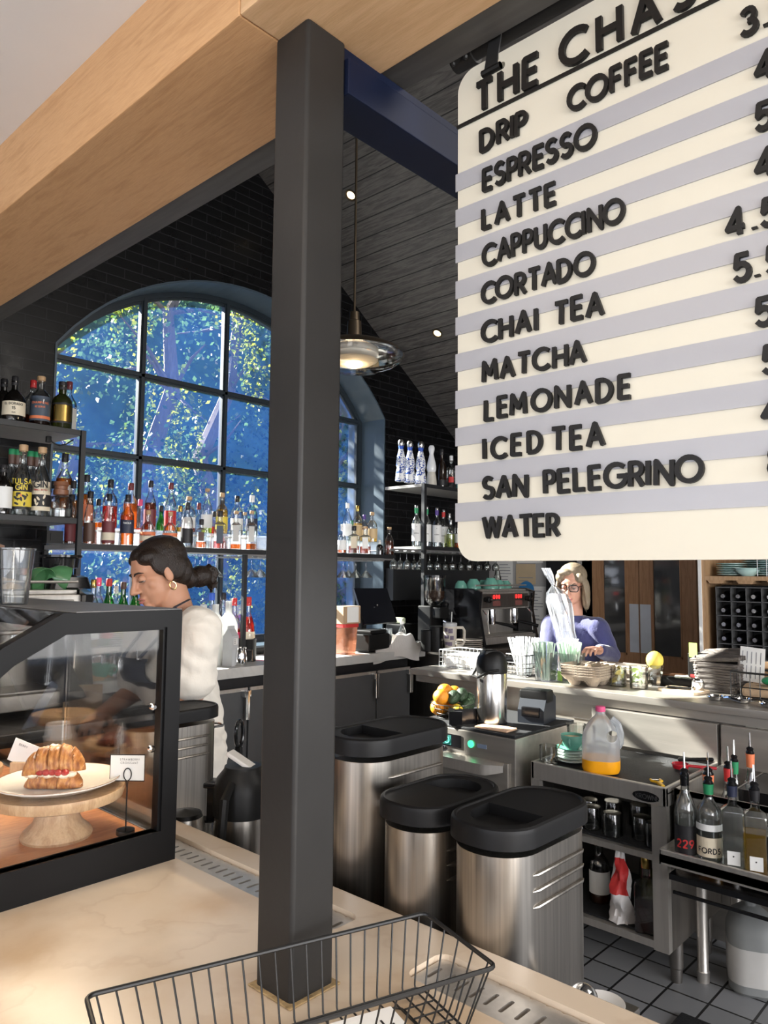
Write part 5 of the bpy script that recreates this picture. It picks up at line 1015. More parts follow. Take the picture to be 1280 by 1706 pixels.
bottle('bottle with plain white label and cork on the station bottom shelf', (2.99, 1.535, .206), .255, .042, 'round', 'c', 'd', .3, 'white', (.15, .5), 'cork')
bottle('square dark liquor bottle at the right of the station bottom shelf', (2.88, 1.285, .206), .27, .045, 'square', 'c', 'k', .35, None, cap='gold')
bottle('yellowish bottle behind the crumpled bag on the bottom shelf', (3.08, 1.36, .206), .28, .04, 'round', 'c', 'v', .5, None, cap='white'); bottle('bottle with white neck at the back right of the bottom shelf', (3.12, 1.26, .206), .27, .04, 'wine', 'c', 'w', .4, None, cap='silver')
t = thing('snack_bag', 'crumpled white and red foil bag on the station bottom shelf', 'bag', (2.875, 1.385, .206), .2); rr = random.Random(5)
mb = MB(); rings = []
for k in range(13):
    z = .27*k/12; w = .040*(1-.65*(k/12)**2); rings.append([(w*(1+.35*sin(3*a+k*1.3)+.2*sin(7*a-k))*cos(a)*.7+.012*sin(k), w*(1+.3*sin(4*a+k))*sin(a), z) for a in [2*pi*j/22 for j in range(22)]])
mb.loft(rings); bg_ = mb.build('bag', pmat('white_foil_bag', (.72, .70, .70), .3, var=.1, scale=30), t, sharp=50)
mb = MB(); mb.loft([[(p[0]*1.06-.001, p[1]*1.06, p[2]) for p in rings[k][7:16]] for k in range(5, 12)], cap=False, closed=False); mb.build('red_print', lab('red'), bg_, sharp=50)
# gallon jug of orange juice
t = thing('juice_jug', 'translucent gallon jug with pink cap holding orange juice', 'jug', (2.93, 1.49, .748), radians(-65))
def jugring(w, z, d=None): return [(x, y, z) for x, y in rrect(w, d or w, min(w, d or w)*.36, 6)]
MILKY = glassy('milky_jug_plastic', (.93, .95, .97), gloss=.15, rough=.25, dust=.42, dustcol=(.80, .84, .88))
mb = MB(); mb.loft([jugring(w, z) for z, w in ((0, .12), (.006, .14), (.02, .15), (.13, .15), (.155, .142), (.185, .115), (.21, .078), (.225, .048), (.235, .036), (.25, .035))]); jb = mb.build('body', MILKY, t)
m = MB(); m.tube([(.045, -.1, .155), (.045, .1, .155)], .022, 16); cut(jb, [m])
mb = MB(); mb.tube([(.042, 0, .215), (.068, 0, .195), (.078, 0, .16), (.076, 0, .12), (.066, 0, .105)], [.016, .015, .0145, .0145, .015], 10); mb.build('handle', MILKY, t)
mb = MB(); mb.loft([jugring(w, z) for z, w in ((.0005, .121), (.0065, .1412), (.02, .1512), (.056, .1512))]); mb.build('juice', pmat('orange_juice_body', (.90, .38, .005), .4, var=.04), t)
mb = MB(); mb.lathe([(.019, .243), (.020, .245), (.020, .262), (.018, .264), (0, .264)], 20); mb.build('cap', lab('pink'), t)
# saucers with cup, glasses
sd = (2.99, 1.655)
for k in range(5):
    mb = MB(); mb.lathe([(0, 0), (.034, 0), (.055, .006), (.069, .012), (.069, .0145), (.055, .009), (.034, .0035), (0, .0035)], 30)
    solo(mb, 'saucer', MINT if k == 4 else pmat('pale_mint_saucer', (.62, .72, .66), .2, coat=.4), 'saucer %s in the stack on the station left of the juice jug' % ('at the bottom', 'second from the bottom', 'in the middle', 'second from the top', 'at the top')[k], 'saucer', (*sd, .748+.0125*k), group='saucers under the mint cup')
t = thing('coffee_cup', 'mint green coffee cup on the saucer stack beside the juice jug', 'cup', (*sd, .748+.0125*4+.004), radians(200)); cupmesh(t, 1.0, MINT, True, pmat('milky_coffee', (.55, .36, .20), .4))
mb = MB(); mb.lathe([(0, .006), (.028, 0), (.034, .0), (.044, .135), (.042, .135), (.033, .01)], 26); solo(mb, 'tall_glass', CLEAR, 'tall clear glass behind the saucer stack', 'glass', (3.13, 1.71, .748))
mb = MB(); mb.lathe([(0, .006), (.028, 0), (.034, .0), (.044, .125), (.042, .125), (.033, .01)], 26); solo(mb, 'tall_glass', CLEAR, 'second tall glass behind the saucers, nearer the jug', 'glass', (3.20, 1.62, .748))
mb = MB(); mb.lathe([(0, .006), (.034, 0), (.038, .0), (.039, .075), (.037, .075), (.036, .01)], 26); solo(mb, 'small_glass', CLEAR, 'small glass at the left front corner of the station', 'glass', (2.895, 1.715, .748))
mb = MB(); mb.tube([(0, 0, 0), (.06, -.035, .105)], .0025, 6); solo(mb, 'wooden_stirrer', CABW, 'thin stirrer leaning from the small glass against the cup', 'stirrer', (2.905, 1.71, .756))
t = thing('citrus_squeezer', 'red and black handled citrus squeezer on the station top', 'squeezer', (3.20, 1.27, .75), radians(-70)); mb = MB(); mb.lathe([(0, 0), (.03, .002), (.036, .018), (.034, .022), (.028, .008), (0, .006)], 24); mb.rbox((.03, -.009, .010), (.14, .009, .022), .005); mb.build('red_half', pmat('red_enamel', (.55, .015, .03), .25, coat=.5), t)
mb = MB(); mb.T = tr(.02, .012, .03) @ rot('Y', -.1); mb.rbox((-.03, -.012, 0), (.11, .012, .014), .006); mb.build('black_handle', BLACKP, t)
t = thing('peeler', 'small yellow peeler at the front corner of the station', 'peeler', (2.90, 1.235, .75), radians(40)); mb = MB(); mb.rbox((-.05, -.008, 0), (.01, .008, .012), .004); mb.tube([(.008, 0, .006), (.03, .02, .006), (.05, .018, .006)], .005, 8); mb.tube([(.008, 0, .006), (.03, -.02, .006), (.05, -.018, .006)], .005, 8); mb.build('handle', pmat('yellow_plastic', (.85, .50, .02), .4), t)
mb = MB(); mb.box((.045, -.02, .004), (.052, .02, .007)); mb.build('blade', CHROME, t)
# ------------------------------------------------------------------ cocktail station right: bottle wells, speed rail, sink legs
cs = thing('cocktail_station', 'stainless cocktail station with bottle wells and speed rail, right edge', 'bar station', (3.1, .75, 0)); T0 = tr(-3.1, -.75, 0)
mb = MB(); mb.T = T0; mb.box((2.87, .2, .735), (2.885, 1.165, .755)); mb.box((2.87, .2, .50), (2.876, 1.165, .755)); mb.box((2.87, 1.155, .45), (3.38, 1.165, .755)); mb.box((2.87, .2, .46), (3.38, 1.16, .47)); mb.box((3.0, 1.0, .47), (3.38, 1.005, .75)); mb.build('well', SS, cs, sharp=0)
mb = MB(); mb.T = T0; mb.rbox((3.376, .2, .75), (3.41, 1.165, .92), .003); mb.build('backsplash', SS_H, cs)
mb = MB(); mb.T = T0; mb.box((3.06, .2, .735), (3.375, .995, .75)); mb.box((3.06, .2, .52), (3.07, .995, .735)); mb.build('ice_lid', BLACKG, cs, sharp=0)
mb = MB(); mb.T = T0; mb.rbox((2.70, .2, .535), (2.712, 1.155, .582), .002); mb.box((2.70, .2, .53), (2.87, 1.155, .565)); mb.box((2.70, 1.149, .53), (2.87, 1.155, .582)); mb.build('speed_rail', SS, cs, sharp=0)
mb = MB(); mb.T = T0; mb.box((2.78, .2, .455), (2.87, 1.155, .475)); mb.box((2.80, .2, .40), (2.81, 1.15, .41)); mb.build('drain_pan', BLACKG, cs, sharp=0)
for x, y in ((3.06, 1.145), (3.34, 1.11)): mb = MB(); mb.T = T0; mb.lathe([(.022, 0), (.024, .04), (.0205, .045), (.0205, .45)], 16, (x, y, 0)); mb.build('leg', SS, cs)
FRB = [(1.088, .285, .038, 'wine', 'w', .45, 'black', (.02, .36), [('229', .10, .026, lab('red'))], None, 'clear bottle with red 229 label, first in the speed rail'),
       (1.005, .275, .042, 'round', 'w', .45, 'cream', (.06, .30), [('FORDS', .11, .017, BK)], 'green', 'clear gin bottle with cream label, second in the speed rail'),
       (.925, .285, .039, 'square', 'w', .3, 'white', (.04, .20), [('*', .12, .012, BK)], 'navy', 'clear square bottle with small white label, third in the speed rail'),
       (.852, .285, .039, 'square', 'y', .45, 'white', (.04, .20), [('*', .12, .012, BK)], 'black', 'square bottle of golden tequila with white label, fourth in the speed rail')]
for y, h, r, sh, lq, fi, lb, lz, txt, foil, label in FRB:
    bottle(label, (2.775, y, .566), h, r, sh, 'c', lq, fi, lb, lz, None, foil=foil, pourer=True, txt=txt, group='bottles in the speed rail', lb2=('white', .38, .46) if 'gin' in label else None)
bottle('dark labelled bottle cut by the right photo edge in the speed rail', (2.775, .782, .566), .25, .036, 'round', 'c', 'k', .5, 'black', (.05, .5), None, pourer=True, txt=[('NOIR', .3, .02, WI)])
for x, y, h, r, lq, fi, foil, label in ((2.99, 1.082, .30, .045, 'j', .62, 'orange', 'bottle of orange juice with pourer behind the speed rail'), (3.04, 1.025, .315, .037, 'd', .42, 'red', 'clear bottle with red neck band behind the juice bottle'), (3.14, 1.035, .30, .034, 'w', .3, 'green', 'clear bottle with green neck band in the rear well'), (3.17, .985, .335, .036, 'w', .3, 'orange', 'clear bottle with orange neck band, rearmost in the well'), (3.25, .93, .24, .032, 'w', .3, 'navy', 'faint dark capped bottle beside the backsplash')):
    bottle(label, (x, y, .471 if x < 3.1 else .471+.02), h+.06, r, 'wine' if lq != 'j' else 'bell', 'c', lq, fi, None, cap=None, foil=foil, pourer=True, group='bottles in the rear well')
t = thing('chemical_jug', 'white plastic jug on the floor under the cocktail station', 'jug', (3.22, 1.0, 0.0), .4); mb = MB(); mb.loft([jugring(w, z, w*.8) for z, w in ((.0, .19), (.012, .21), (.21, .21), (.26, .17), (.29, .09), (.30, .05), (.325, .048))]); mb.build('body', pmat('shade_dimmed_plastic', (.24, .25, .25), .5), t); t.location = (3.16, 1.0, .0)  # white jug and its label darkened in colour for the shade under the station
mb = MB(); mb.loft([jugring(w, z, w*.8) for z, w in ((.04, .2125), (.17, .2125))], cap=False); mb.build('label', lab('grey'), t)
mb = MB(); mb.rbox((-.28, -.32, 0), (.28, .32, .012), .005); solo(mb, 'floor_mat', RUBBER, 'black rubber mat on the tiled floor at the lower right', 'mat', (2.50, .80, 0))
mb = MB(); mb.lathe([(0, 0), (.03, 0), (.045, .008), (.045, .011), (.03, .004), (0, .004)], 28); solo(mb, 'plate', WHITE, 'white plate by the counter at the lower right of the dispenser', 'plate', (1.475, .755, .68)); 
# ------------------------------------------------------------------ speed oven with fruit, airpot, printer
ov = thing('oven', 'stainless countertop speed oven with green lit controls', 'oven', (3.1, 2.1, 0)); T0 = tr(-3.1, -2.1, 0); y0, y1 = 1.83, 2.385
mb = MB(); mb.T = T0; mb.rbox((2.815, y0, .40), (3.36, y1, .842), .006); mb.build('body', SS_H, ov)
mb = MB(); mb.T = T0; mb.box((2.83, y0+.01, .0), (3.35, y1-.01, .39)); mb.build('stand', SS_DARK, ov, sharp=0)
mb = MB(); mb.T = T0; mb.rbox((2.800, y0+.03, .44), (2.815, y1-.005, .735), .004); d = mb.build('door', SS_H, ov)
mb = MB(); mb.T = T0; rings = []
for i in range(17):
    y = y0+.05+(y1-y0-.07)*i/16; k = min(1, 6*min(i, 16-i)/16+.15); rings.append([(2.80, y, .735), (2.80-.05*k, y, .725), (2.80-.055*k, y, .70-.02*k), (2.80-.045*k, y, .70-.02*k), (2.80-.04*k, y, .715)])
mb.loft(rings); mb.build('handle', SS, d)
P = wallT(2.8135, 2.27, .787, pi)
mb = MB(); mb.T = T0 @ P; mb.box((-.0, -.028, 0), (.15, .028, .003)); pn = mb.build('control_panel', BLACKG, ov, sharp=0)
mb = MB(); mb.T = T0 @ P; mb.box((.045, -.022, .003), (.095, .022, .0038)); mb.build('display', emit('teal_display', (.01, .09, .08), .6), pn, sharp=0)
mb = MB(); mb.T = T0 @ P @ tr(.07, 0, .004); mb.tube([(.014*cos(a), .014*sin(a), .001) for a in [2*pi*i/24 for i in range(24)]], .002, 6, closed=True); mb.build('display_ring', emit('green_ring', (.1, .9, .5), 1.6), pn)
mb = MB(); mb.T = T0 @ P @ tr(.005, .0, .0035); letters(mb, 'OVEN', .006, .001, 0); mb.build('lettering', WI, pn, sharp=0)
mb = MB(); mb.T = T0 @ P @ tr(.205, 0, 0); mb.lathe([(.016, 0), (.016, .004), (.013, .006), (0, .007)], 20); mb.build('start_button', emit('green_button', (.05, .8, .3), 1.8), ov)
mb = MB(); mb.T = T0 @ P; mb.box((.24, -.01, 0), (.29, .008, .002)); mb.build('usb_cover', pmat('blue_grey', (.2, .25, .35), .4), ov, sharp=0)
mb = MB(); mb.T = T0 @ P @ tr(-.065, 0, 0); mb.lathe([(.013, 0), (.013, .002), (0, .002)], 16); mb.build('logo_dot', pmat('blue_mark', (.03, .15, .6), .4), ov)
mb = MB(); mb.T = T0; mb.rbox((2.82, y0+.005, .842), (3.34, y1-.005, .856), .005); mb.build('rubber_mat', RUBBER, ov)
fb = thing('fruit_basket', 'round black wire basket heaped with oranges and avocados on the oven', 'basket', (2.965, 2.285, .857)); BR0 = .105
for k in range(4): r = .075+(BR0-.075)*k/3; mb = MB(); mb.tube([(r*cos(a), r*sin(a), .004+.022*k) for a in [2*pi*i/36 for i in range(36)]], .0022, 6, closed=True); mb.build('hoop', WIRE, fb)
mb = MB()
for i in range(26): a = 2*pi*i/26; mb.tube([(.02*cos(a), .02*sin(a), .004), (.075*cos(a), .075*sin(a), .004), (BR0*cos(a), BR0*sin(a), .07)], .0013, 5)
mb.build('wires', WIRE, fb)
ORG = pmat('orange_peel', (.88, .32, .02), .4, var=.06, bump=.35, bscale=250); AVO = pmat('avocado_skin', (.018, .045, .018), .5, var=.35, scale=30, bump=.6, bscale=160); LEM = pmat('lemon_peel', (.85, .58, .03), .4, var=.06, bump=.3, bscale=200)
def fruit(kind, dx, dy, dz, r, label, grp):
    mb = MB()
    if kind == 'orange': mb.sphere((0, 0, 0), r, 20, r*.96); mt = ORG
    elif kind == 'avocado': mb.lathe([(max(0, r*sin(a)*(1-.18*cos(a))), -r*1.35*cos(a)) for a in [pi*i/14 for i in range(15)]], 20); mt = AVO
    else: mb.lathe([(r*max(0, sin(a))**.8, -r*1.3*cos(a)) for a in [pi*i/14 for i in range(15)]], 20); mt = LEM
    o = solo(mb, kind, mt, label, kind, (2.965+dx, 2.285+dy, .857+dz), R.uniform(0, 3), grp)
    if kind != 'orange': o.rotation_euler = (R.uniform(.9, 1.5), R.uniform(-.3, .3), R.uniform(0, 3))
for i, (dx, dy, dz) in enumerate(((-.045, .055, .045), (.0, .07, .045), (.06, .045, .045), (-.055, .03, .10), (.015, .062, .115), (.05, .03, .105))): fruit('orange', dx, dy, dz, .039, 'orange %s in the wire fruit basket on the oven' % ('at the lower left', 'at the back', 'at the right back', 'high on the left', 'on top of the heap', 'behind the avocados')[i], 'oranges in the fruit basket')
for i, (dx, dy, dz) in enumerate(((-.01, -.01, .095), (.045, -.02, .10), (.03, -.065, .06), (.075, -.04, .075), (.0, -.045, .035))): fruit('avocado', dx, dy, dz, .031, 'dark green avocado %s of the wire fruit basket' % ('in the centre', 'highest on the right side', 'low at the front', 'at the right rim', 'deep at the bottom')[i], 'avocados in the fruit basket')
fruit('lemon', -.045, -.06, .04, .031, 'yellow lemon at the front of the wire fruit basket', None)
ap = thing('airpot', 'tall steel coffee airpot with black pump lid on the oven', 'airpot', (2.965, 2.055, .857), radians(150))
mb = MB(); mb.lathe([(0, 0), (.069, 0), (.070, .012), (.066, .015)], 36); mb.build('base', BLACKP, ap); mb = MB(); mb.lathe([(.069, .012), (.070, .02), (.070, .235), (.068, .24)], 40); mb.build('body', pmat('polished_steel', (.62, .60, .57), .2, 1, var=.08, stretch=(12, 12, .4)), ap)
mb = MB(); mb.lathe([(.0715, .236), (.0725, .245), (.0725, .275), (.066, .31), (.05, .33), (.03, .338), (0, .338)], 36); mb.rbox((-.02, -.035, .31), (.05, .035, .343), .012); mb.rbox((-.105, -.018, .285), (-.05, .018, .31), .008); mb.build('lid', BLACKP, ap)
mb = MB(); mb.tube([(.0, .074, .255), (.045, .07, .25), (.085, .03, .22), (.085, -.03, .22), (.045, -.07, .25), (0, -.074, .255)], .006, 8); mb.build('carry_handle', BLACKP, ap)
pr0 = thing('receipt_printer', 'black receipt printer at the right back of the oven top', 'printer', (3.18, 1.945, .857), radians(10)); mb = MB()
mb.loft([[(x, y, z) for (x, z) in q] for y, q in ((-.065, [(-.08, 0), (.08, 0), (.08, .11), (.03, .14), (-.04, .125), (-.08, .06)]), (.065, [(-.08, 0), (.08, 0), (.08, .11), (.03, .14), (-.04, .125), (-.08, .06)]))]); mb.build('body', pmat('blue_black_plastic', (.02, .024, .032), .35), pr0, sharp=20)
mb = MB(); mb.rbox((-.086, -.045, .03), (-.06, .045, .075), .004); mb.build('paper_slot', BLACKG, pr0); mb = MB(); mb.rbox((-.05, -.072, .09), (.04, .072, .15), .012); mb.build('cover', BLACKP, pr0)
mb = MB(); mb.rbox((-.045, -.085, 0), (.045, .085, .010), .004); solo(mb, 'wooden_paddle', pmat('pale_bamboo', (.66, .43, .28), .5, stretch=(1, 12, 1), var=.1), 'small pale wooden board lying on the oven mat', 'board', (2.88, 1.975, .857), radians(2))
mb = MB(); mb.box((-.001, -.06, 0), (.001, .06, .07)); solo(mb, 'black_divider', BLACKG, 'thin black upright plate between fruit basket and airpot', 'divider', (2.87, 2.135, .857), radians(60)); mb = MB(); mb.box((-.05, -.03, 0), (.05, .03, .06)); solo(mb, 'black_box', BLACKG, 'small black open box at the foot of the airpot', 'box', (2.86, 2.19, .857), radians(40))
# ------------------------------------------------------------------ on the far counter
def basket(name, label, loc, rz, L, Wd, H, n, mat, cat='basket', hoops=3, r=.002):
    t = thing(name, label, cat, loc, rz); mb = MB()
    mb.tube([(x, y, H) for x, y in rrect(L, Wd, .012, 3)], r*1.7, 6, closed=True); mb.build('rim', mat, t); mb = MB()
    for k in range(hoops): mb.tube([(x, y, r+H*.8*k/max(1, hoops)) for x, y in rrect(L, Wd, .012, 3)], r, 5, closed=True)
    nx, ny = n, max(2, int(n*Wd/L))
    for i in range(nx+1):
        x = -L/2+L*i/nx; mb.tube([(x, -Wd/2, H), (x, -Wd/2, r), (x, Wd/2, r), (x, Wd/2, H)], r*.8, 5)
    for i in range(ny+1):
        y = -Wd/2+Wd*i/ny; mb.tube([(-L/2, y, H), (-L/2, y, r), (L/2, y, r), (L/2, y, H)], r*.8, 5)
    mb.build('wire_grid', mat, t); return t
WWIRE = pmat('white_coated_wire', (.80, .82, .82), .4)
basket('wire_basket', 'white wire basket in full sun at the left end of the steel counter', (3.66, 2.72, 1.001), radians(90), .26, .19, .10, 9, WWIRE)
mb = MB(); mb.rbox((-.08, -.11, 0), (.08, .11, .07), .006); solo(mb, 'paper_stack', PAPER, 'stack of white papers inside the white wire basket', 'paper', (3.66, 2.72, 1.006))
basket('wire_basket', 'black wire basket full of wrapped straws on the steel counter', (3.60, 2.28, 1.001), radians(80), .15, .14, .115, 6, WIRE, hoops=4)
STRW = pmat('white_straw_wrapper', (.82, .84, .86), .5, var=.05); STRG = pmat('pale_green_straw', (.55, .70, .58), .4, var=.1)
sm = MB(); sm.lathe([(.004, 0), (.004, .205), (0, .205)], 8); st0 = sm.build('straw', STRW); sm = MB(); sm.lathe([(.0045, 0), (.0045, .195), (0, .195)], 8); st1 = sm.build('straw', STRG)
rs = random.Random(11); used = set()
def straws(n, cx, cy, z, rx, ry, src, lean, label, grp):
    for i in range(n):
        a, q = rs.uniform(0, 6.28), sqrt(rs.random()); dx, dy = q*cos(a), q*sin(a)
        o = src if src not in used else src.copy()
        if o is not src: C.objects.link(o)
        used.add(src); o.location = (cx+dx*rx*.7, cy+dy*ry*.7, z); o.rotation_euler = (-dy*lean+rs.uniform(-.06, .06), dx*lean+rs.uniform(-.06, .06), 0); tag(o, label, 'straw', grp)
straws(46, 3.60, 2.28, 1.006, .06, .06, st0, .34, 'white wrapped straw standing in the black wire basket', 'straws in the wire basket')
def bin_(label, loc, w, h, rz=0):
    t = thing('straw_bin', label, 'container', loc, rz); mb = MB(); mb.loft([[(x, y, z) for x, y in rrect(w*k, w*k, .012, 4)] for z, k in ((0, .84), (h, 1), (h, .98), (.004, .82))]); mb.build('body', PLASTICC, t); return t
bin_('clear square bin of pale green straws beside the wire basket', (3.50, 2.085, 1.001), .10, .15); straws(34, 3.50, 2.085, 1.006, .032, .032, st1, .2, 'pale green straw standing in the clear square bin', 'straws in the clear bin')
bin_('second clear bin of straws behind the cup carriers', (3.62, 2.0, 1.001), .11, .14); straws(30, 3.62, 2.0, 1.006, .035, .035, STRX if False else st1, .25, 'pale straw standing in the bin behind the cup carriers', 'straws in the second bin')
mb = MB(); mb.rbox((-.02, -.004, 0), (.02, .004, .05), .002); solo(mb, 'green_tag', pmat('green_sticker', (.35, .62, .12), .5), 'bright green sticker card before the second straw bin', 'tag', (3.53, 2.02, 1.002), radians(60))
PULP = pmat('moulded_pulp', (.36, .29, .22), .95, var=.1, scale=40, bump=.5, bscale=150)
def carrier_mb():
    mb = MB(); L = .215; mb.loft([[(x, y, z) for x, y in rrect(a, a, .03, 4)] for z, a in ((.028, L*.86), (.05, L), (.054, L), (.050, L*.985), (.031, L*.85))])
    for sx in (-1, 1):
        for sy in (-1, 1): mb.lathe([(.022, .0), (.026, .004), (.042, .03), (.040, .032), (.024, .006), (.018, .004)], 18, (sx*.048, sy*.048, 0))
    mb.lathe([(.0, .055), (.012, .053), (.02, .035), (.022, .03)], 14); return mb
cm = carrier_mb().build('cup_carrier', PULP); cm.location = (3.535, 1.862, 1.001); tag(cm, 'grey pulp cup carrier at the bottom of the stack on the steel counter', 'cup carrier', 'cup carriers in the stack')
for k in range(1, 5):
    o = cm.copy(); C.objects.link(o); o.location = (3.535, 1.862, 1.001+.0125*k); o.rotation_euler = (0, 0, rs.uniform(-.05, .05)); tag(o, 'grey pulp cup carrier, %s in the stack on the steel counter' % ('second from the bottom', 'third from the bottom', 'second from the top', 'topmost')[k-1], 'cup carrier', 'cup carriers in the stack')
FLATP = pmat('brown_paper_box', (.45, .38, .31), .85, var=.08)
bm_ = MB(); bm_.rbox((-.10, -.165, 0), (.10, .165, .0085), .002); b0 = bm_.build('folded_box', FLATP)
for k in range(9):
    o = b0 if k == 0 else b0.copy()
    if k: C.objects.link(o)
    o.location = (3.80+rs.uniform(-.006, .006), 1.80+rs.uniform(-.012, .012), 1.001+.0093*k); o.rotation_euler = (0, 0, radians(4)+rs.uniform(-.05, .05)); tag(o, 'flat folded paper box, %s in the pile before the woman' % 'lowest second third fourth fifth sixth seventh eighth topmost'.split()[k], 'paper box', 'folded boxes before the woman')
mb = MB(); mb.rbox((-.05, -.10, 0), (.05, .10, .05), .02, 3); solo(mb, 'bread_loaf', pmat('dark_crust', (.16, .07, .03), .6, var=.4, scale=25, bump=.5), 'dark brown loaf behind the lemon topped glass', 'bread', (3.88, 1.585, 1.001), radians(10))
def wedgeglass(label, loc, h, r, mat, fmat, kind, n, lab_, grp, seed):
    mb = MB(); mb.lathe([(0, .004), (r*.93, 0), (r*.95, .003), (r, h), (r*.96, h), (r*.91, .006)], 26); solo(mb, 'glass', CLEAR, label, 'glass', loc)
    rr = random.Random(seed); m = MB(); A = [pi*i/10 for i in range(11)]; w = .034
    m.loft([[(w*.95*cos(a), y, w*.95*sin(a)) for a in A] for y in (-.006, .0, .008)]); src = m.build(kind, fmat)
    for i in range(n):
        o = src if i == 0 else src.copy()
        if i: C.objects.link(o)
        o.location = (loc[0]+rr.uniform(-1, 1)*r*.4, loc[1]+rr.uniform(-1, 1)*r*.4, loc[2]+.022+i*h*.65/n); o.rotation_euler = (rr.uniform(-.8, .8), rr.uniform(-.5, .5), rr.uniform(0, 6)); o.scale = (.8, .8, .8); tag(o, lab_, kind.replace('_', ' '), grp)
def flesh(n, peel, pulp): 
    m, t, b = nt(n); N = t.nodes; L = t.links; tc = N.new('ShaderNodeTexCoord'); ln = N.new('ShaderNodeVectorMath'); ln.operation = 'LENGTH'; L.new(tc.outputs['Object'], ln.inputs[0]); cr = N.new('ShaderNodeValToRGB'); cr.color_ramp.interpolation = 'CONSTANT'; E = cr.color_ramp.elements; E[0].color = (*pulp, 1); E[1].position = .028; E[1].color = (.8, .8, .6, 1); q = E.new(.0315); q.color = (*peel, 1); L.new(ln.outputs['Value'], cr.inputs[0]); L.new(cr.outputs[0], b.inputs['Base Color']); b.inputs['Roughness'].default_value = .3; return m
wedgeglass('clear glass of lemon slices on the steel counter', (3.605, 1.735, 1.001), .095, .042, None, flesh('lemon_flesh', (.8, .55, .04), (.78, .62, .16)), 'lemon_slice', 7, 'lemon slice in the clear glass on the steel counter', 'lemon slices in the glass', 2)
wedgeglass('clear glass packed with lime wedges on the steel counter', (3.60, 1.625, 1.001), .105, .045, None, flesh('lime_flesh', (.12, .28, .03), (.50, .62, .22)), 'lime_wedge', 9, 'lime wedge in the clear glass on the steel counter', 'lime wedges in the glass', 4)
mb = MB(); mb.lathe([(0, .014), (.026, 0), (.030, 0), (.041, .105), (.038, .105), (.028, .018)], 10); solo(mb, 'glass', CLEAR, 'faceted clear glass with a peeled lemon resting on top', 'glass', (3.735, 1.60, 1.001))
mb = MB(); mb.sphere((0, 0, 0), .042, 22, .045); o = solo(mb, 'lemon', pmat('striped_peeled_lemon', (.86, .62, .10), .45, var=.25, stretch=(40, 1, 1), scale=1.2, bump=.2), 'yellow peeled lemon resting on a glass', 'lemon', (3.735, 1.60, 1.001+.128))
mb = MB(); mb.prism(rrect(.20, .15, .02, 5), 0, .012); solo(mb, 'cutting_board', pmat('pale_board', (.62, .48, .33), .5, var=.1, stretch=(1, 9, 1)), 'small pale cutting board at the counter edge with a black knife', 'cutting board', (3.66, 1.43, 1.001), radians(85))
mb = MB(); mb.rbox((-.01, -.055, 0), (.01, .055, .012), .005); t = thing('paring_knife', 'black handled paring knife lying on the cutting board', 'knife', (3.635, 1.44, 1.0135), radians(12)); mb.build('handle', BLACKP, t); mb = MB(); mb.prism([(-.008, .055), (.008, .055), (.002, .11), (-.008, .12)], .004, .006); mb.build('blade', CHROME, t)
mb = MB(); mb.rbox((-.10, -.17, 0), (.10, .17, .045), .012); solo(mb, 'black_tray', BLACKP, 'low black tray behind the cutting board', 'tray', (3.86, 1.46, 1.001), 0)
mb = MB(); mb.prism(rrect(.12, .14, .01, 3), 0, .003); solo(mb, 'note_pad', pmat('pale_green_note', (.60, .64, .52), .7), 'pale paper pad lying on the black tray', 'note', (3.85, 1.47, 1.0475), .3)
t = thing('card_reader', 'black upright card reader with green note left of the wicker basket', 'card reader', (3.86, 1.425, 1.001)); mb = MB(); mb.rbox((-.04, -.045, .045), (.04, .045, .17), .008); mb.rbox((-.04, -.03, .0), (.04, .03, .05), .004); mb.build('body', BLACKP, t); mb = MB(); mb.box((-.0425, -.035, .04), (-.040, .03, .065)); mb.build('red_stripe', lab('red'), t); mb = MB(); mb.box((-.041, -.005, .15), (-.039, .035, .22)); mb.build('green_note', pmat('green_note', (.42, .65, .12), .6), t)
# wicker basket with lid ajar
WICK = pmat('grey_wicker', (.10, .085, .075), .6, var=.5, scale=22, stretch=(1, 1, 5), bump=.9, bscale=40)
t = thing('wicker_basket', 'grey wicker basket with its lid ajar on the steel counter', 'basket', (3.83, 1.305, 1.001), radians(85)); mb = MB()
L, Wd, H = .21, .17, .135
for k in range(11):
    z = .006+.0125*k; s_ = .9+.1*k/10; mb.tube([(x+.003*sin(i*1.9+k*pi), y+.003*cos(i*1.9+k*pi), z) for i, (x, y) in enumerate(rrect(L*s_, Wd*s_, .02, 5))], .0075, 6, closed=True)
mb.prism(rrect(L*.88, Wd*.88, .02, 4), 0, .005); mb.build('body', WICK, t, sharp=0)
mb = MB(); mb.tube([(.055*cos(a), -Wd/2-.012, .115+.05*sin(a)) for a in [pi+pi*i/14 for i in range(15)]], .005, 6); mb.build('side_handle', pmat('pale_rope', (.40, .37, .33), .7), t)
mb = MB(); mb.T = tr(0, .0, .165) @ rot('X', -.20) @ rot('Y', .1); 
for k in range(9): mb.tube([(-.12, -.085+.021*k, .006*sin(k)), (-.04, -.085+.021*k, .006+.003*sin(k*2)), (.04, -.085+.021*k, .006), (.12, -.085+.021*k, .003)], .0105, 6)
mb.build('lid', WICK, t, sharp=0); mb = MB(); mb.tube([(-.11, .07, .135), (-.11, .075, .17)], .006, 6); mb.tube([(.10, .07, .135), (.10, .075, .165)], .006, 6); mb.build('hinge', WICK, t)
basket('wire_basket', 'black wire basket of packets at the right photo edge', (3.74, 1.085, 1.001), radians(90), .25, .17, .115, 6, WIRE, hoops=2, r=.003)
mb = MB(); mb.T = rot('Z', .2); mb.rbox((-.07, -.06, 0), (.07, .06, .05), .015, 2); solo(mb, 'kraft_packet', KRAFT, 'brown paper packet inside the right hand wire basket', 'packet', (3.74, 1.12, 1.006))
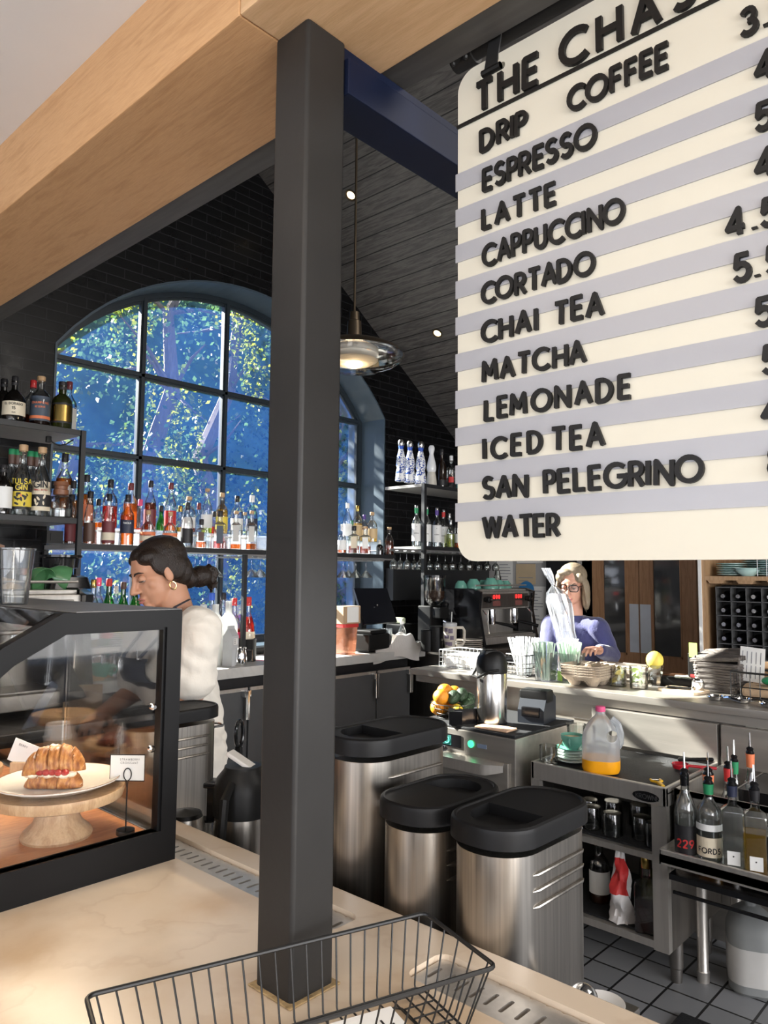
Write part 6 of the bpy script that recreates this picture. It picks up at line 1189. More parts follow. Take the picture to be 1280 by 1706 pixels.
mb = MB(); mb.sphere((0, 0, .02), .04, 12, .02); solo(mb, 'green_packet', lab('green'), 'shiny green packet in the right hand wire basket', 'packet', (3.73, 1.06, 1.06))
t = thing('printed_list', 'white printed sheet standing behind the right hand wire basket', 'paper', (3.80, 1.165, 1.06), 0); LT = wallT(0, 0, 0, pi) @ rot('Z', radians(-4)); mb = MB(); mb.T = LT; mb.box((-.055, 0, -.001), (.055, .16, .0)); mb.build('sheet', PAPER, t, sharp=0)
mb = MB(); mb.T = LT
for i in range(5):
    for j in range(2): mb.box((-.045+.02*i, .015+.07*j, .0004), (-.0415+.02*i, .075+.065*j, .0008))
mb.build('printing', pmat('grey_print', (.25, .25, .27), .7), t, sharp=0)
# steel bar tools along the edge
def strainer(label, loc, rz):
    t = thing('strainer', label, 'bar tool', loc, rz, 'steel bar tools on the counter edge'); mb = MB(); mb.lathe([(0, .004), (.03, .003), (.036, .010), (.038, .016), (.036, .017), (.03, .007)], 24); mb.tube([(.037*cos(a), .037*sin(a), .016) for a in [2*pi*i/24 for i in range(24)]], .004, 6, closed=True); mb.build('bowl', CHROME, t); mb = MB(); mb.tube([(-.036, 0, .014), (-.07, 0, .02), (-.13, 0, .012)], [.006, .009, .007], 8); mb.build('handle', CHROME, t)
strainer('steel strainer, leftmost of three at the counter edge by the wicker basket', (3.52, 1.23, 1.001), radians(70)); strainer('steel strainer, middle of three at the counter edge', (3.53, 1.12, 1.001), radians(80)); strainer('steel strainer, rightmost of three, cut by the photo edge', (3.49, 1.0, 1.001), radians(75))
t = thing('ice_scoop', 'steel scoop leaning against the wicker basket', 'scoop', (3.67, 1.365, 1.001), radians(20)); mb = MB(); mb.T = tr(0, 0, .03) @ rot('Y', 1.0); mb.loft([[(x, .03*k*sin(a), .03*k*cos(a)*.6-.0) for a in [pi/2+pi*i/10 for i in range(11)]] for x, k in ((-.05, .4), (-.03, .9), (.03, 1), (.06, .8))], cap=False, closed=False); o = mb.build('bowl', CHROME, t); solid(o, .002)
mb = MB(); mb.tube([(.03, 0, .02), (.06, -.05, .004)], .005, 8); mb.build('handle', CHROME, t)
# tied clear plastic bag standing among the straws
FILM = glassy('clear_film', (.95, .96, .98), gloss=.25, rough=.12, dust=.30, dustcol=(.85, .88, .95), noise=6)
t = thing('plastic_bag', 'tall knotted clear plastic bag of cups in front of the woman', 'bag', (3.72, 2.06, 1.001)); mb = MB(); rings = []; prof = [(0, .065, 0), (.05, .07, 0), (.15, .062, .015), (.25, .055, .035), (.34, .062, .055), (.40, .066, .072), (.45, .055, .085), (.485, .02, .10), (.495, .009, .104), (.51, .014, .11), (.55, .024, .13), (.59, .026, .15)]
for i, (z, r, dy) in enumerate(prof): rings.append([(r*(1+.12*sin(5*a+i*.9)+.06*sin(11*a-i))*cos(a), dy+r*(1+.10*sin(4*a+i*1.3)+.05*sin(9*a+i))*sin(a), z) for a in [2*pi*j/36 for j in range(36)]])
mb.loft(rings, cap=False); mb.build('film', FILM, t, sharp=0)
mb = MB(); mb.lathe([(.03, .0), (.042, .11), (.044, .115), (.03, .12), (.042, .20), (.044, .205)], 24, cap=False); mb.build('cups', pmat('white_cups', (.80, .83, .84), .4), t)
# ------------------------------------------------------------------ right wall: doors, notices, wine cabinet
mb = MB(); mb.box((6.40, 2.30, 0), (6.448, 3.42, 2.2)); mb.box((6.40, 3.30, 0), (6.43, 3.46, 2.3)); struct(mb.build('trim_6', pmat('grey_door_casing', (.40, .38, .35), .6), sharp=0))
mb = MB(); mb.box((6.40, 3.50, 0), (6.449, 3.80, 2.35)); struct(mb.build('trim_7', pmat('void_dark_strip', (.012, .012, .014), .5), sharp=0))  # dark void drawn as a flat strip of dark colour
PANED = pmat('dark_room_pane', (.055, .056, .055), .06, var=.3, scale=3, spec=.9)  # darkness of the room behind the doors put into the opaque pane colour
for i, (ya, yb, pa, pb) in enumerate(((2.858, 3.30, 2.972, 3.20), (2.36, 2.852, 2.484, 2.738))):
    d = thing('door_%d' % (i+1), 'x', 'door', (6.39, ya, 0)); d['kind'] = 'structure'
    del d['label'], d['category']; T = tr(-6.39, -ya, 0); xf = 6.365
    mb = MB(); mb.T = T
    for q in (((ya, yb), (0, .86)), ((ya, yb), (1.95, 2.1)), ((ya, pa), (.86, 1.95)), ((pb, yb), (.86, 1.95))): mb.box((xf, q[0][0], q[1][0]), (6.40, q[0][1], q[1][1]))
    mb.build('leaf', DOORW, d, sharp=0); mb = MB(); mb.T = T
    for q in (((pa, pb), (.86, .875)), ((pa, pb), (1.935, 1.95)), ((pa, pa+.012), (.86, 1.95)), ((pb-.012, pb), (.86, 1.95))): mb.box((xf-.006, q[0][0], q[1][0]), (6.39, q[0][1], q[1][1]))
    mb.build('glazing_bead', DOORW, d, sharp=0)
    mb = MB(); mb.T = T; mb.box((6.376, pa, .87), (6.38, pb, 1.94)); mb.build('pane', PANED, d, sharp=0)
    mb = MB(); mb.T = T; a, b = ((2.862, 2.945), (2.752, 2.848))[i]; mb.box((xf-.004, a, .885), (xf, b, 1.305)); mb.build('push_plate', pmat('satin_aluminium', (.62, .66, .72), .35, .2), d, sharp=0)
def notice(label, ya, yb, za, zb, mat, txt=None, extra=None):
    t = thing('notice', label, 'notice', (6.446, (ya+yb)/2, za)); mb = MB(); mb.box((-.002, -(yb-ya)/2, 0), (0, (yb-ya)/2, zb-za)); mb.build('sheet', mat, t, sharp=0); LT = wallT(-.0022, (yb-ya)/2, 0, pi); mb = MB(); mb.T = LT
    n = int((zb-za)/.03)
    for k in range(n):
        if R.random() < .75: mb.box((.03, (zb-za)-.05-.03*k, 0), ((yb-ya)*R.uniform(.6, .9), (zb-za)-.043-.03*k, .0006))
    mb.build('printing', pmat('notice_print', (.3, .3, .32), .7), t, sharp=0)
    if extra: mb = MB(); mb.T = LT; mb.lathe([(0, 0), (.09, 0)], 24, (.07, (zb-za)-.04, .001), cap=False); mb.build('blue_mark', pmat('blue_print', (.04, .22, .5), .6), t, sharp=0)
notice('cream certificate pinned on the wall left of the woman', 3.945, 4.17, 1.46, 1.66, pmat('cream_notice', (.60, .47, .30), .7)); notice('white poster with blue mark behind the woman hair', 3.83, 4.12, 1.12, 1.44, PAPER, extra=1)
notice('white notice above the cream certificate', 3.86, 4.16, 1.67, 1.95, PAPER); notice('white notice beside the dark wall post', 4.21, 4.40, 1.35, 1.85, PAPER); notice('white sheet low on the wall behind the espresso machine', 3.86, 4.20, .98, 1.11, PAPER)
wc = thing('wine_cabinet', 'oak wall cabinet with plates above a black wine bottle grid', 'cabinet', (5.8, 1.4, .9)); T0 = tr(-5.8, -1.4, -.9); xf, xb, ya, yb = 5.6, 6.0, .6, 2.04
mb = MB(); mb.T = T0; mb.box((xf, yb-.03, .0), (xb, yb, 2.3)); mb.box((xf, ya, .0), (xb, ya+.03, 2.3)); mb.box((xb-.02, ya, .0), (xb, yb, 2.3)); mb.box((xf, ya, .93), (xb, yb, .97)); mb.build('carcass', CABW, wc, sharp=0)
mb = MB(); mb.T = T0; mb.box((xf, ya, 1.525), (xb, yb-.03, 1.555)); mb.build('shelf', CABW, wc, sharp=0); mb = MB(); mb.T = T0; mb.box((xf-.012, yb-.004, .9), (xf+.01, yb+.018, 2.3)); mb.build('white_edge', PAPER, wc, sharp=0)
for k in range(7): mb = MB(); mb.T = T0; y = yb-.1-.2*k; mb.loft([[(xf+.01, y-.06, 1.525), (xf+.01, y-.045, 1.502), (xf+.01, y+.045, 1.502), (xf+.01, y+.06, 1.525)], [(xf+.2, y-.06, 1.525), (xf+.2, y-.045, 1.502), (xf+.2, y+.045, 1.502), (xf+.2, y+.06, 1.525)]]); mb.build('hanger_rail', CABW, wc, sharp=0)
mb = MB(); mb.T = T0; mb.box((xf+.15, ya+.03, .97), (xf+.16, yb-.09, 1.49)); mb.build('grid_back', BLACKP, wc, sharp=0)
mb = MB(); mb.T = T0
gy = [yb-.095-.102*k for k in range(13)]; gz = [1.475-.1*k for k in range(6)]
for y in gy: mb.box((xf+.02, y-.003, .97), (xf+.13, y+.003, 1.48))
for z in gz: mb.box((xf+.02, ya+.03, z-.003), (xf+.13, gy[0], z+.003))
mb.build('grid', pmat('grey_plastic_grid', (.09, .09, .09), .45), wc, sharp=0)
wb0 = None
rows = 'top second third fourth lowest'.split(); cols = 'first second third fourth fifth'.split()
FOIL = lab('silver')
for r_ in range(5):
    for c_ in range(5):
        lb_ = 'dark wine bottle lying in the %s row, %s column of the wine grid' % (rows[r_], cols[c_]); loc = (xf+.0, (gy[c_]+gy[c_+1])/2 if c_+1 < len(gy) else 0, gz[r_]-.062)
        if wb0 is None:
            wb0 = thing('wine_bottle', lb_, 'wine bottle', loc, 0, 'wine bottles in the grid'); mb = MB(); mb.T = tr(.012, 0, 0) @ rot('Y', pi/2); mb.lathe([(.0135, 0), (.0135, .05), (.036, .09), (.037, .13), (0, .13)], 18); mb.build('glass', BLACKG, wb0); mb = MB(); mb.T = tr(.012, 0, 0) @ rot('Y', pi/2); mb.lathe([(0, -.004), (.0145, -.004), (.0145, .02)], 16, cap=False); mb.build('foil', FOIL, wb0)
        else: copy_tree(wb0, loc, 0, lb_)
pl_ = MB(); pl_.lathe([(0, 0), (.06, 0), (.105, .012), (.105, .015), (.06, .004), (0, .004)], 30); MINTP = pmat('pale_mint_plate', (.50, .70, .66), .2, coat=.4)
p0 = None
for y, x, n, s, nm in ((1.87, 5.74, 6, 1, 'leftmost stack'), (1.73, 5.86, 10, 1, 'tall stack behind the bowls'), (1.60, 5.72, 10, .9, 'stack behind the wire rack')):
    for k in range(n):
        o = pl_.build('plate', MINTP) if p0 is None else p0.copy()
        if p0 is None: p0 = o
        else: C.objects.link(o)
        o.location = (x, y, 1.556+.0155*k); o.scale = (s, s, 1); tag(o, 'pale mint plate in the %s on the cabinet shelf' % nm, 'plate', 'plates of the '+nm)
bw_ = MB(); bw_.lathe([(0, 0), (.04, 0), (.075, .03), (.085, .045), (.083, .045), (.072, .031), (.038, .004), (0, .004)], 28); b0 = None
for k in range(2):
    o = bw_.build('bowl', MINTP) if b0 is None else b0.copy()
    if b0 is None: b0 = o
    else: C.objects.link(o)
    o.location = (5.66, 1.735, 1.556+.012*k); tag(o, 'mint bowl, %s of two on the cabinet shelf' % ('lower', 'upper')[k], 'bowl', 'bowls on the cabinet shelf')
mb = MB()
for k in range(4): mb.tube([(0, -.06*k, 0), (0, -.06*k, .2)], .003, 6)
mb.tube([(0, 0, .15), (0, -.2, .15)], .003, 6); mb.tube([(0, 0, .05), (0, -.2, .05)], .003, 6); solo(mb, 'wire_rack', lab('silver'), 'thin steel wire rack at the right of the plate stacks', 'rack', (5.62, 1.66, 1.556))
# ------------------------------------------------------------------ end of the back bar: till, towel, espresso corner
mb = MB(); mb.rbox((4.78, 3.42, .90), (6.40, 4.49, .95), .004); mb.box((4.82, 3.47, 0), (6.38, 4.48, .90)); solo(mb, 'espresso_counter', SS_DARK, 'dim steel counter under the espresso machine at the back right', 'counter', (0, 0, 0), sharp=20)
t = thing('till_screen', 'black tilted till screen seen from behind on the back bar', 'screen', (4.25, 4.12, .951), 0); a = [at(*p, 'y', q) for p, q in (((590, 980), 4.14), ((645, 980), 4.14), ((662, 1036), 4.0), ((608, 1040), 4.0))]
mb = MB(); o_ = Vector((4.25, 4.12, .951)); n_ = (a[1]-a[0]).cross(a[3]-a[0]).normalized()*.02; mb.loft([[p-o_ for p in a], [p-o_+n_ for p in a]]); s_ = mb.build('screen', pmat('black_screen_back', (.006, .007, .011), .25), t, sharp=20)
mb = MB(); mb.rbox((-.1, -.12, 0), (.12, .10, .02), .004); mb.rbox((-.03, .03, .02), (.03, .07, .28), .01); mb.build('stand', BLACKP, t)
mb = MB(); c_ = (a[0]+a[2])/2-o_; mb.sphere(c_-n_*.1+Vector((0, -.012, 0)), .008, 8); mb.build('emblem', lab('silver'), s_)
mb = MB(); mb.rbox((-.13, -.10, 0), (.13, .10, .12), .012); mb.rbox((-.10, -.09, .12), (.10, .06, .15), .01); solo(mb, 'label_printer', BLACKP, 'black boxy printer under the till screen', 'printer', (4.22, 4.09-.03, .951+.021), .1)
t = thing('storage_tub', 'clear red lidded tub beside the post on the back bar', 'tub', (*put(574, 4.08, 0, 1080)[:2], .951)); mb = MB(); mb.loft([[(x, y, z) for x, y in rrect(w, w, .02, 3)] for z, w in ((0, .13), (.20, .15))]); mb.build('body', glassy('cloudy_tub', (.8, .6, .5), dust=.5, dustcol=(.35, .18, .12)), t); mb = MB(); mb.loft([[(x, y, z) for x, y in rrect(.16, .16, .02, 3)] for z in (.2, .225)]); mb.build('lid', lab('red'), t)
t = thing('cardboard_box', 'small cardboard box with white label on the red lidded tub', 'box', (*put(575, 4.08, 0, 1080)[:2], 1.177)); mb = MB(); mb.box((-.09, -.07, 0), (.09, .07, .13)); mb.build('box', KRAFT, t, sharp=0); mb = MB(); mb.box((-.05, -.0715, .01), (.07, -.07, .125)); mb.build('label', PAPER, t, sharp=0)
for k in range(6):
    x, y = put(643, 4.02, 0, 1080)[:2]; mb = MB(); z = .951+.013*k; mb.lathe([(0, .003), (.038, 0), (.050, .105), (.052, .107), (.049, .105), (.037, .004)], 20); solo(mb, 'plastic_cup', PLASTICC, 'clear plastic cup nested in the stack on the back bar, %s' % ('lowest', 'second', 'third', 'fourth', 'fifth', 'topmost')[k], 'cup', (x, y, z), group='nested cups on the back bar')
t = thing('water_bottle', 'small clear water bottle standing on the back bar', 'bottle', (*put(670, 4.02, 0, 1083)[:2], .951)); mb = MB(); mb.lathe([(.03, 0), (.034, .006), (.034, .05), (.031, .055), (.034, .06), (.034, .14), (.02, .175), (.014, .19), (.014, .205)], 24); mb.build('body', PLASTICC, t); mb = MB(); mb.lathe([(.0345, .07), (.0345, .12)], 24, cap=False); mb.build('label', lab('white'), t); mb = MB(); mb.lathe([(.016, .198), (.016, .22), (0, .22)], 16); mb.build('cap', lab('white'), t)
rag('bar_towel', 'crumpled white towel hanging over the end of the back bar', CLOTHW, (4.47, 4.0, .952), radians(-8), .46, .24, .13, 8, hang=.10)
rag('bar_towel', 'folded tan cloth on top of the left espresso machine', CLOTHT, (1.0, 3.08, 1.476), 0, .32, .20, .06, 5)
# ------------------------------------------------------------------ espresso machines
LED = emit('red_led_digits', (1, .03, .03), 2.2)
def espresso(label, loc, rz, W_, D_, groups, zb=.0):
    t = thing('espresso_machine', label, 'espresso machine', loc, rz); hw = W_/2
    mb = MB(); mb.rbox((-hw, -.12, .03), (hw, D_/2+.1, .09), .006); mb.rbox((-hw+.02, -.10, .09), (hw-.02, .30, .10), .003); mb.build('drip_base', SS, t)
    mb = MB(); mb.rbox((-hw+.06, .08, .09), (hw-.06, .34, .32), .006); mb.build('back_panel', SS, t)
    mb = MB(); mb.rbox((-hw+.015, -.06, .31), (hw-.015, .36, .46), .008); hd = mb.build('boiler_head', SS, t)
    mb = MB(); mb.rbox((-hw+.05, -.072, .325), (hw-.05, -.058, .44), .004); mb.build('front_panel', SS_DARK, t)
    for s in (-1, 1):
        mb = MB(); x0 = s*hw; P = [(-.14, .02), (.36, .02), (.36, .485), (-.02, .485), (-.10, .46), (-.085, .30), (-.12, .12)]
        mb.loft([[(x0-.016, y, z) for y, z in P], [(x0+.016, y, z) for y, z in P]]); mb.build('side_panel', BLACKG, t, sharp=25)
    mb = MB(); mb.rbox((-hw+.02, -.03, .46), (hw-.02, .34, .478), .004); mb.tube([(-hw+.02, -.03, .51), (hw-.02, -.03, .51)], .006, 8); mb.build('cup_rail', SS, t)
    for g in range(groups):
        x = (g-(groups-1)/2)*W_*.42
        mb = MB(); mb.lathe([(.035, .215), (.038, .25), (.034, .31)], 20, (x, -.04, 0)); mb.lathe([(.032, .185), (.036, .20), (.036, .215)], 20, (x, -.04, 0)); gp = mb.build('group_head', CHROME, t)
        mb = MB(); mb.tube([(x, -.06, .205), (x+.05, -.17, .185), (x+.075, -.235, .165)], [.009, .014, .015], 10); mb.build('portafilter_handle', BLACKP, gp)
        mb = MB(); mb.T = wallT(x-.045+.02, -.0745, .40, -pi/2); letters(mb, '000', .030, .0036, .001, track=.9); mb.build('digits', LED, t, sharp=0)
        mb = MB(); mb.T = wallT(x+.02, -.0735, .352, -pi/2); mb.box((-.05, -.012, 0), (.06, .03, .0015)); mb.build('button_pad', pmat('red_brown_pad', (.20, .07, .06), .4), t, sharp=0)
        for s in (-1, 1): pass
    for s in (-1, 1):
        mb = MB(); mb.T = tr(s*(hw-.09), -.07, .395) @ rot('X', pi/2); mb.lathe([(.02, 0), (.02, .02), (.026, .025), (.026, .055), (.02, .06), (0, .06)], 18); k_ = mb.build('steam_knob', BLACKP, t)
        mb = MB(); mb.T = tr(s*(hw-.09), -.135, .395) @ rot('X', pi/2); mb.lathe([(.009, 0), (0, .003)], 12); mb.build('knob_badge', lab('silver'), k_)
        mb = MB(); mb.tube([(s*(hw-.06), -.07, .31), (s*(hw-.055), -.11, .27), (s*(hw-.07), -.13, .12)], .0055, 8); mb.build('steam_wand', CHROME, t)
    for x in (-hw+.08, hw-.08):
        for y in (-.06, .28): mb = MB(); mb.lathe([(.022, 0), (.018, .03)], 12, (x, y, 0)); mb.build('foot', BLACKP, t)
    return t
espresso('two group espresso machine at the back, left of the woman', (5.42, 3.68, .951), 0, .80, .6, 2)
GREEN = MINT
for i, (px, y, z, s, rz, inv) in enumerate(((768, 3.84, 0, 1.1, 0, 1), (789, 3.80, 0, 1.35, .3, 1), (806, 3.86, 0, 1.2, 1.2, 1), (818, 3.75, 0, 1.5, .1, 1), (831, 3.80, 0, 1.2, 0, 1), (843, 3.84, 0, 1.1, 2, 1))):
    p = at(px, 975, 'y', y); t = thing('coffee_cup', 'mint cup upturned on the back espresso machine, %s from the left' % 'first second third fourth fifth sixth'.split()[i], 'cup', (p.x, y, .951+.479+.062*s), rz, 'mint cups on the espresso machine'); t.rotation_euler = (pi, 0, rz); cupmesh(t, s, GREEN)
for i, px in enumerate((838, 848, 858)):
    y = 3.90; p = at(px, 965, 'y', y); mb = MB(); mb.lathe([(0, .0), (.03, .002), (.035, .10), (.026, .12), (.02, .16), (.018, .16), (.024, .12), (.033, .10), (.028, .004)], 20); solo(mb, 'carafe', CLEAR, 'small clear carafe on the back espresso machine, %s of three' % ('left', 'middle', 'right')[i], 'carafe', (min(p.x, 5.72), y, .951+.479), group='carafes on the espresso machine')
# grinder with clear hopper
gx = put(724, 3.95, 0, 1055)[0]; t = thing('coffee_grinder', 'black coffee grinder with clear bean hopper at the shelf upright', 'grinder', (gx, 3.95, .951)); mb = MB(); mb.rbox((-.09, -.10, 0), (.09, .13, .05), .01); mb.rbox((-.075, -.02, .05), (.075, .12, .34), .012); mb.rbox((-.06, -.11, .24), (.06, .0, .33), .012); mb.build('body', BLACKP, t)
mb = MB(); mb.lathe([(.045, .34), (.07, .37), (.09, .40), (.092, .57), (.09, .57), (.068, .375)], 28); mb.build('hopper', glassy('smoky_hopper', (.75, .75, .73), gloss=.4, edge=.4), t); mb = MB(); mb.lathe([(0, .375), (.06, .378), (.085, .41), (.085, .46), (0, .47)], 24); mb.build('beans', pmat('coffee_beans', (.07, .03, .015), .5, var=.6, scale=90, bump=1, bscale=120), t); mb = MB(); mb.lathe([(.094, .57), (.094, .59), (0, .595)], 28); mb.build('hopper_lid', BLACKG, t); mb = MB(); mb.tube([(0, -.1, .22), (0, -.16, .2)], .012, 10); mb.build('dosing_spout', CHROME, t)
for i, (px, y, h) in enumerate(((713, 3.78, .16), (727, 3.72, .19))):
    p = put(px, y, 0, 1055); t = thing('canister', 'black canister before the grinder, %s of two' % ('left', 'right')[i], 'canister', (p[0], y, .951), 0, 'canisters before the grinder'); mb = MB(); mb.lathe([(.05, 0), (.055, .005), (.055, h), (.05, h+.006), (0, h+.006)], 24); mb.build('body', BLACKP, t); mb = MB(); mb.T = tr(0, -.0555, h*.5) @ rot('X', pi/2); mb.lathe([(.012, 0), (.012, .001), (0, .001)], 8); mb.build('emblem', lab('silver'), t)
mb = MB(); mb.lathe([(.02, 0), (.03, .06), (.045, .08), (.03, .10), (.045, .12), (.03, .14), (.04, .18), (0, .2)], 18); solo(mb, 'tamper_set', BLACKG, 'dark turned tamper stand between grinder and espresso machine', 'tamper', (put(741, 3.9, 0, 1000)[0], 3.9, 1.13)); mb = MB(); mb.rbox((-.05, -.05, 0), (.05, .05, .178), .01); solo(mb, 'knock_box', BLACKP, 'black knock box under the tamper stand', 'box', (put(741, 3.9, 0, 1000)[0], 3.9, .951))
p = put(750, 3.60, 0, 1058); t = thing('travel_tumbler', 'white travel tumbler with big handle and stickers at the back counter', 'tumbler', (p[0], 3.60, .951), radians(-40)); CRM = pmat('cream_tumbler', (.72, .66, .56), .4)
mb = MB(); mb.lathe([(0, 0), (.038, 0), (.040, .005), (.042, .08), (.05, .095), (.052, .2), (.052, .205)], 28); mb.build('body', CRM, t); mb = MB(); mb.lathe([(.054, .2), (.054, .225), (.04, .23), (0, .23)], 28); mb.build('lid', pmat('clear_grey_lid', (.6, .6, .6), .3), t); mb = MB(); mb.tube([(.05, 0, .19), (.10, 0, .19), (.112, 0, .17), (.112, 0, .08), (.10, 0, .06), (.045, 0, .05)], .011, 10); mb.build('handle', CRM, t); mb = MB(); mb.tube([(.01, 0, .22), (.015, 0, .31)], .004, 8); mb.build('straw', PAPER, t)
mb = MB()
for k, (a, z, w, h) in enumerate(((-2.4, .16, .03, .03), (-1.7, .15, .035, .035), (-2.3, .11, .04, .025), (-1.5, .10, .03, .03), (-2.5, .06, .03, .03), (-1.8, .055, .035, .03))): rr_ = .053 if z > .09 else .0435; mb.loft([[(rr_*cos(a+q*w/rr_), rr_*sin(a+q*w/rr_), z+u) for q in (-.5, -.25, 0, .25, .5)] for u in (0, h)], cap=False, closed=False)
mb.build('stickers', pmat('mixed_stickers', (.18, .14, .2), .5, var=.6, scale=60), t)
pm = MB(); pm.lathe([(0, 0), (.06, 0), (.115, .01), (.115, .014), (.06, .005), (0, .005)], 30); CRMP = pmat('cream_plate', (.55, .49, .42), .35); p0 = None
for k in range(6):
    o = pm.build('plate', CRMP) if p0 is None else p0.copy()
    if p0 is None: p0 = o
    else: C.objects.link(o)
    o.location = (put(780, 3.60, 0, 1080)[0], 3.60, .951+.0145*k); tag(o, 'cream plate in the stack before the back espresso machine', 'plate', 'cream plates before the espresso machine')
mb = MB(); mb.rbox((-.02, -.07, 0), (.02, .07, .05), .012, 3); solo(mb, 'towel_roll', pmat('pale_green_roll', (.45, .50, .35), .8), 'pale green roll on the back bar behind the till', 'roll', (put(664, 4.3, 0, 1030)[0], 4.3, 1.13)); mb = MB(); mb.rbox((-.12, -.1, 0), (.12, .1, .178), .02); solo(mb, 'black_bag', BLACKP, 'black soft case behind the till on the back bar', 'case', (put(672, 4.32, 0, 1030)[0], 4.32, .951))
# left espresso machine on its own side counter
mb = MB(); mb.rbox((.2, 2.70, .955), (1.46, 3.45, .995), .004); mb.box((.25, 2.74, 0), (1.40, 3.42, .955)); solo(mb, 'side_counter', SS_DARK, 'steel side counter under the left espresso machine', 'counter', (0, 0, 0), sharp=20)
espresso('espresso machine behind the pastry case, cloth and cups on top', (.99, 3.05, .996), 0, .88, .6, 2)
for i, (px, s) in enumerate(((52, 1.2), (78, 1.3))):
    p = at(px, 968, 'y', 3.2); t = thing('coffee_cup', 'green cup lying on the left espresso machine, %s one' % ('left', 'right')[i], 'cup', (p.x, 3.2, .996+.479+.045*s), 0, 'green cups on the left espresso machine'); t.rotation_euler = (1.9, .1, .4+i); cupmesh(t, s, pmat('leaf_green_glaze', (.10, .28, .12), .2, coat=.4))
p = at(41, 985, 'y', 3.1); mb = MB(); mb.lathe([(.018, 0), (.02, .002), (.02, .055), (.016, .06)], 20); t = thing('spice_jar', 'small jar with copper cap on the left espresso machine', 'jar', (p.x, 3.1, .996+.478)); mb.build('body', SS, t); mb = MB(); mb.lathe([(.021, .06), (.021, .085), (0, .088)], 20); mb.build('cap', pmat('copper_cap', (.30, .13, .08), .35, .6), t)
p = at(100, 985, 'y', 3.25); mb = MB(); mb.loft([[(x, y, z) for x, y in rrect(a, b, .03, 4)] for z, a, b in ((0, .20, .22), (.05, .17, .2), (.06, .12, .14))]); mb.lathe([(.05, .06), (.05, .085), (.07, .09), (.075, .13), (.085, .135), (.085, .145), (0, .145)], 28); solo(mb, 'bean_hopper', BLACKG, 'black round grinder hopper on the left espresso machine', 'hopper', (p.x, 3.25, .996+.478))
# staff till and odds on the marble behind the case
tb = thing('tablet_till', 'dark tablet on a pale blue metal arm behind the pastry case', 'tablet', (1.20, 2.80, .996), radians(20))
mb = MB(); mb.T = tr(.02, 0, .13) @ rot('X', radians(-35)); mb.rbox((-.14, -.008, -.07), (.14, .008, .12), .004); mb.build('tablet', pmat('dark_tablet', (.02, .025, .04), .2), tb)
mb = MB(); mb.T = tr(-.13, -.06, .0) @ rot('Y', radians(38)); mb.rbox((-.018, -.006, 0), (.018, .006, .19), .003); mb.build('arm', pmat('blue_grey_metal', (.25, .33, .50), .35, .3), tb); mb = MB(); mb.rbox((-.14, -.07, 0), (.06, .10, .014), .004); mb.build('base', BLACKP, tb)
t = thing('takeaway_cup', 'kraft paper cup with white lid behind the croissant', 'cup', at(147, 1290, 'z', .921), 0); t.location = (1.045, 2.33, .921); mb = MB(); mb.lathe([(.0, .002), (.030, 0), (.041, .12)], 28); mb.build('cup', pmat('kraft_cup', (.50, .42, .32), .7), t); mb = MB(); mb.lathe([(.042, .118), (.043, .126), (.039, .132), (.036, .16), (.034, .164), (.031, .158), (0, .157)], 28); mb.build('lid', WHITE, t)
mb = MB(); mb.rbox((-.07, -.005, 0), (.07, .005, .12), .002); o = solo(mb, 'paper_bag', KRAFT, 'small kraft paper bag standing behind the case', 'bag', (1.36, 2.83, .996), radians(-30))
mb = MB(); mb.lathe([(0, 0), (.03, 0), (.02, .02), (.02, .25), (.10, .28), (.12, .31), (.118, .315), (.10, .29), (0, .29)], 32); solo(mb, 'serving_tray', pmat('dark_red_wood', (.14, .05, .03), .4, var=.2), 'round dark wooden footed tray by the barista hands', 'tray', (1.27, 2.50, .681))
# ------------------------------------------------------------------ people
def PX(px, py, D): return EYE+ray(px, py)/FPX*D
def fuse(mb, name, mat, parent, vox=.005, it=4, shape=None):
    """weld overlapping shapes into one continuous skin"""
    o = mb.build(name, mat, None, sharp=0)
    md = o.modifiers.new('r', 'REMESH'); md.mode = 'VOXEL'; md.voxel_size = vox
    if it: m2 = o.modifiers.new('s', 'SMOOTH'); m2.factor = .5; m2.iterations = it
    dg = bpy.context.evaluated_depsgraph_get(); me = bpy.data.meshes.new_from_object(o.evaluated_get(dg)); o.modifiers.clear(); old = o.data; o.data = me; bpy.data.meshes.remove(old); me.name = name
    if shape:
        for v in me.vertices: v.co = shape(v.co)
    me.polygons.foreach_set('use_smooth', [True]*len(me.polygons)); me.update()
    if parent: o.parent = parent; o.matrix_parent_inverse = Matrix.Translation(-parent.location)
    return o
def limb(mb, pts, rad, n=14):
    for (a, b), (ra, rb) in zip(zip(pts, pts[1:]), zip(rad, rad[1:])):
        a, b = Vector(a), Vector(b); k = 5; mb.tube([a+(b-a)*i/k for i in range(k+1)], [ra+(rb-ra)*i/k for i in range(k+1)], n); mb.sphere(b, rb, n); mb.sphere(a, ra, n)
def ell(mb, M, c, r, n=20):
    T = mb.T; mb.T = M @ tr(*c) @ Matrix.Diagonal((*r, 1)); mb.sphere((0, 0, 0), 1, n); mb.T = T
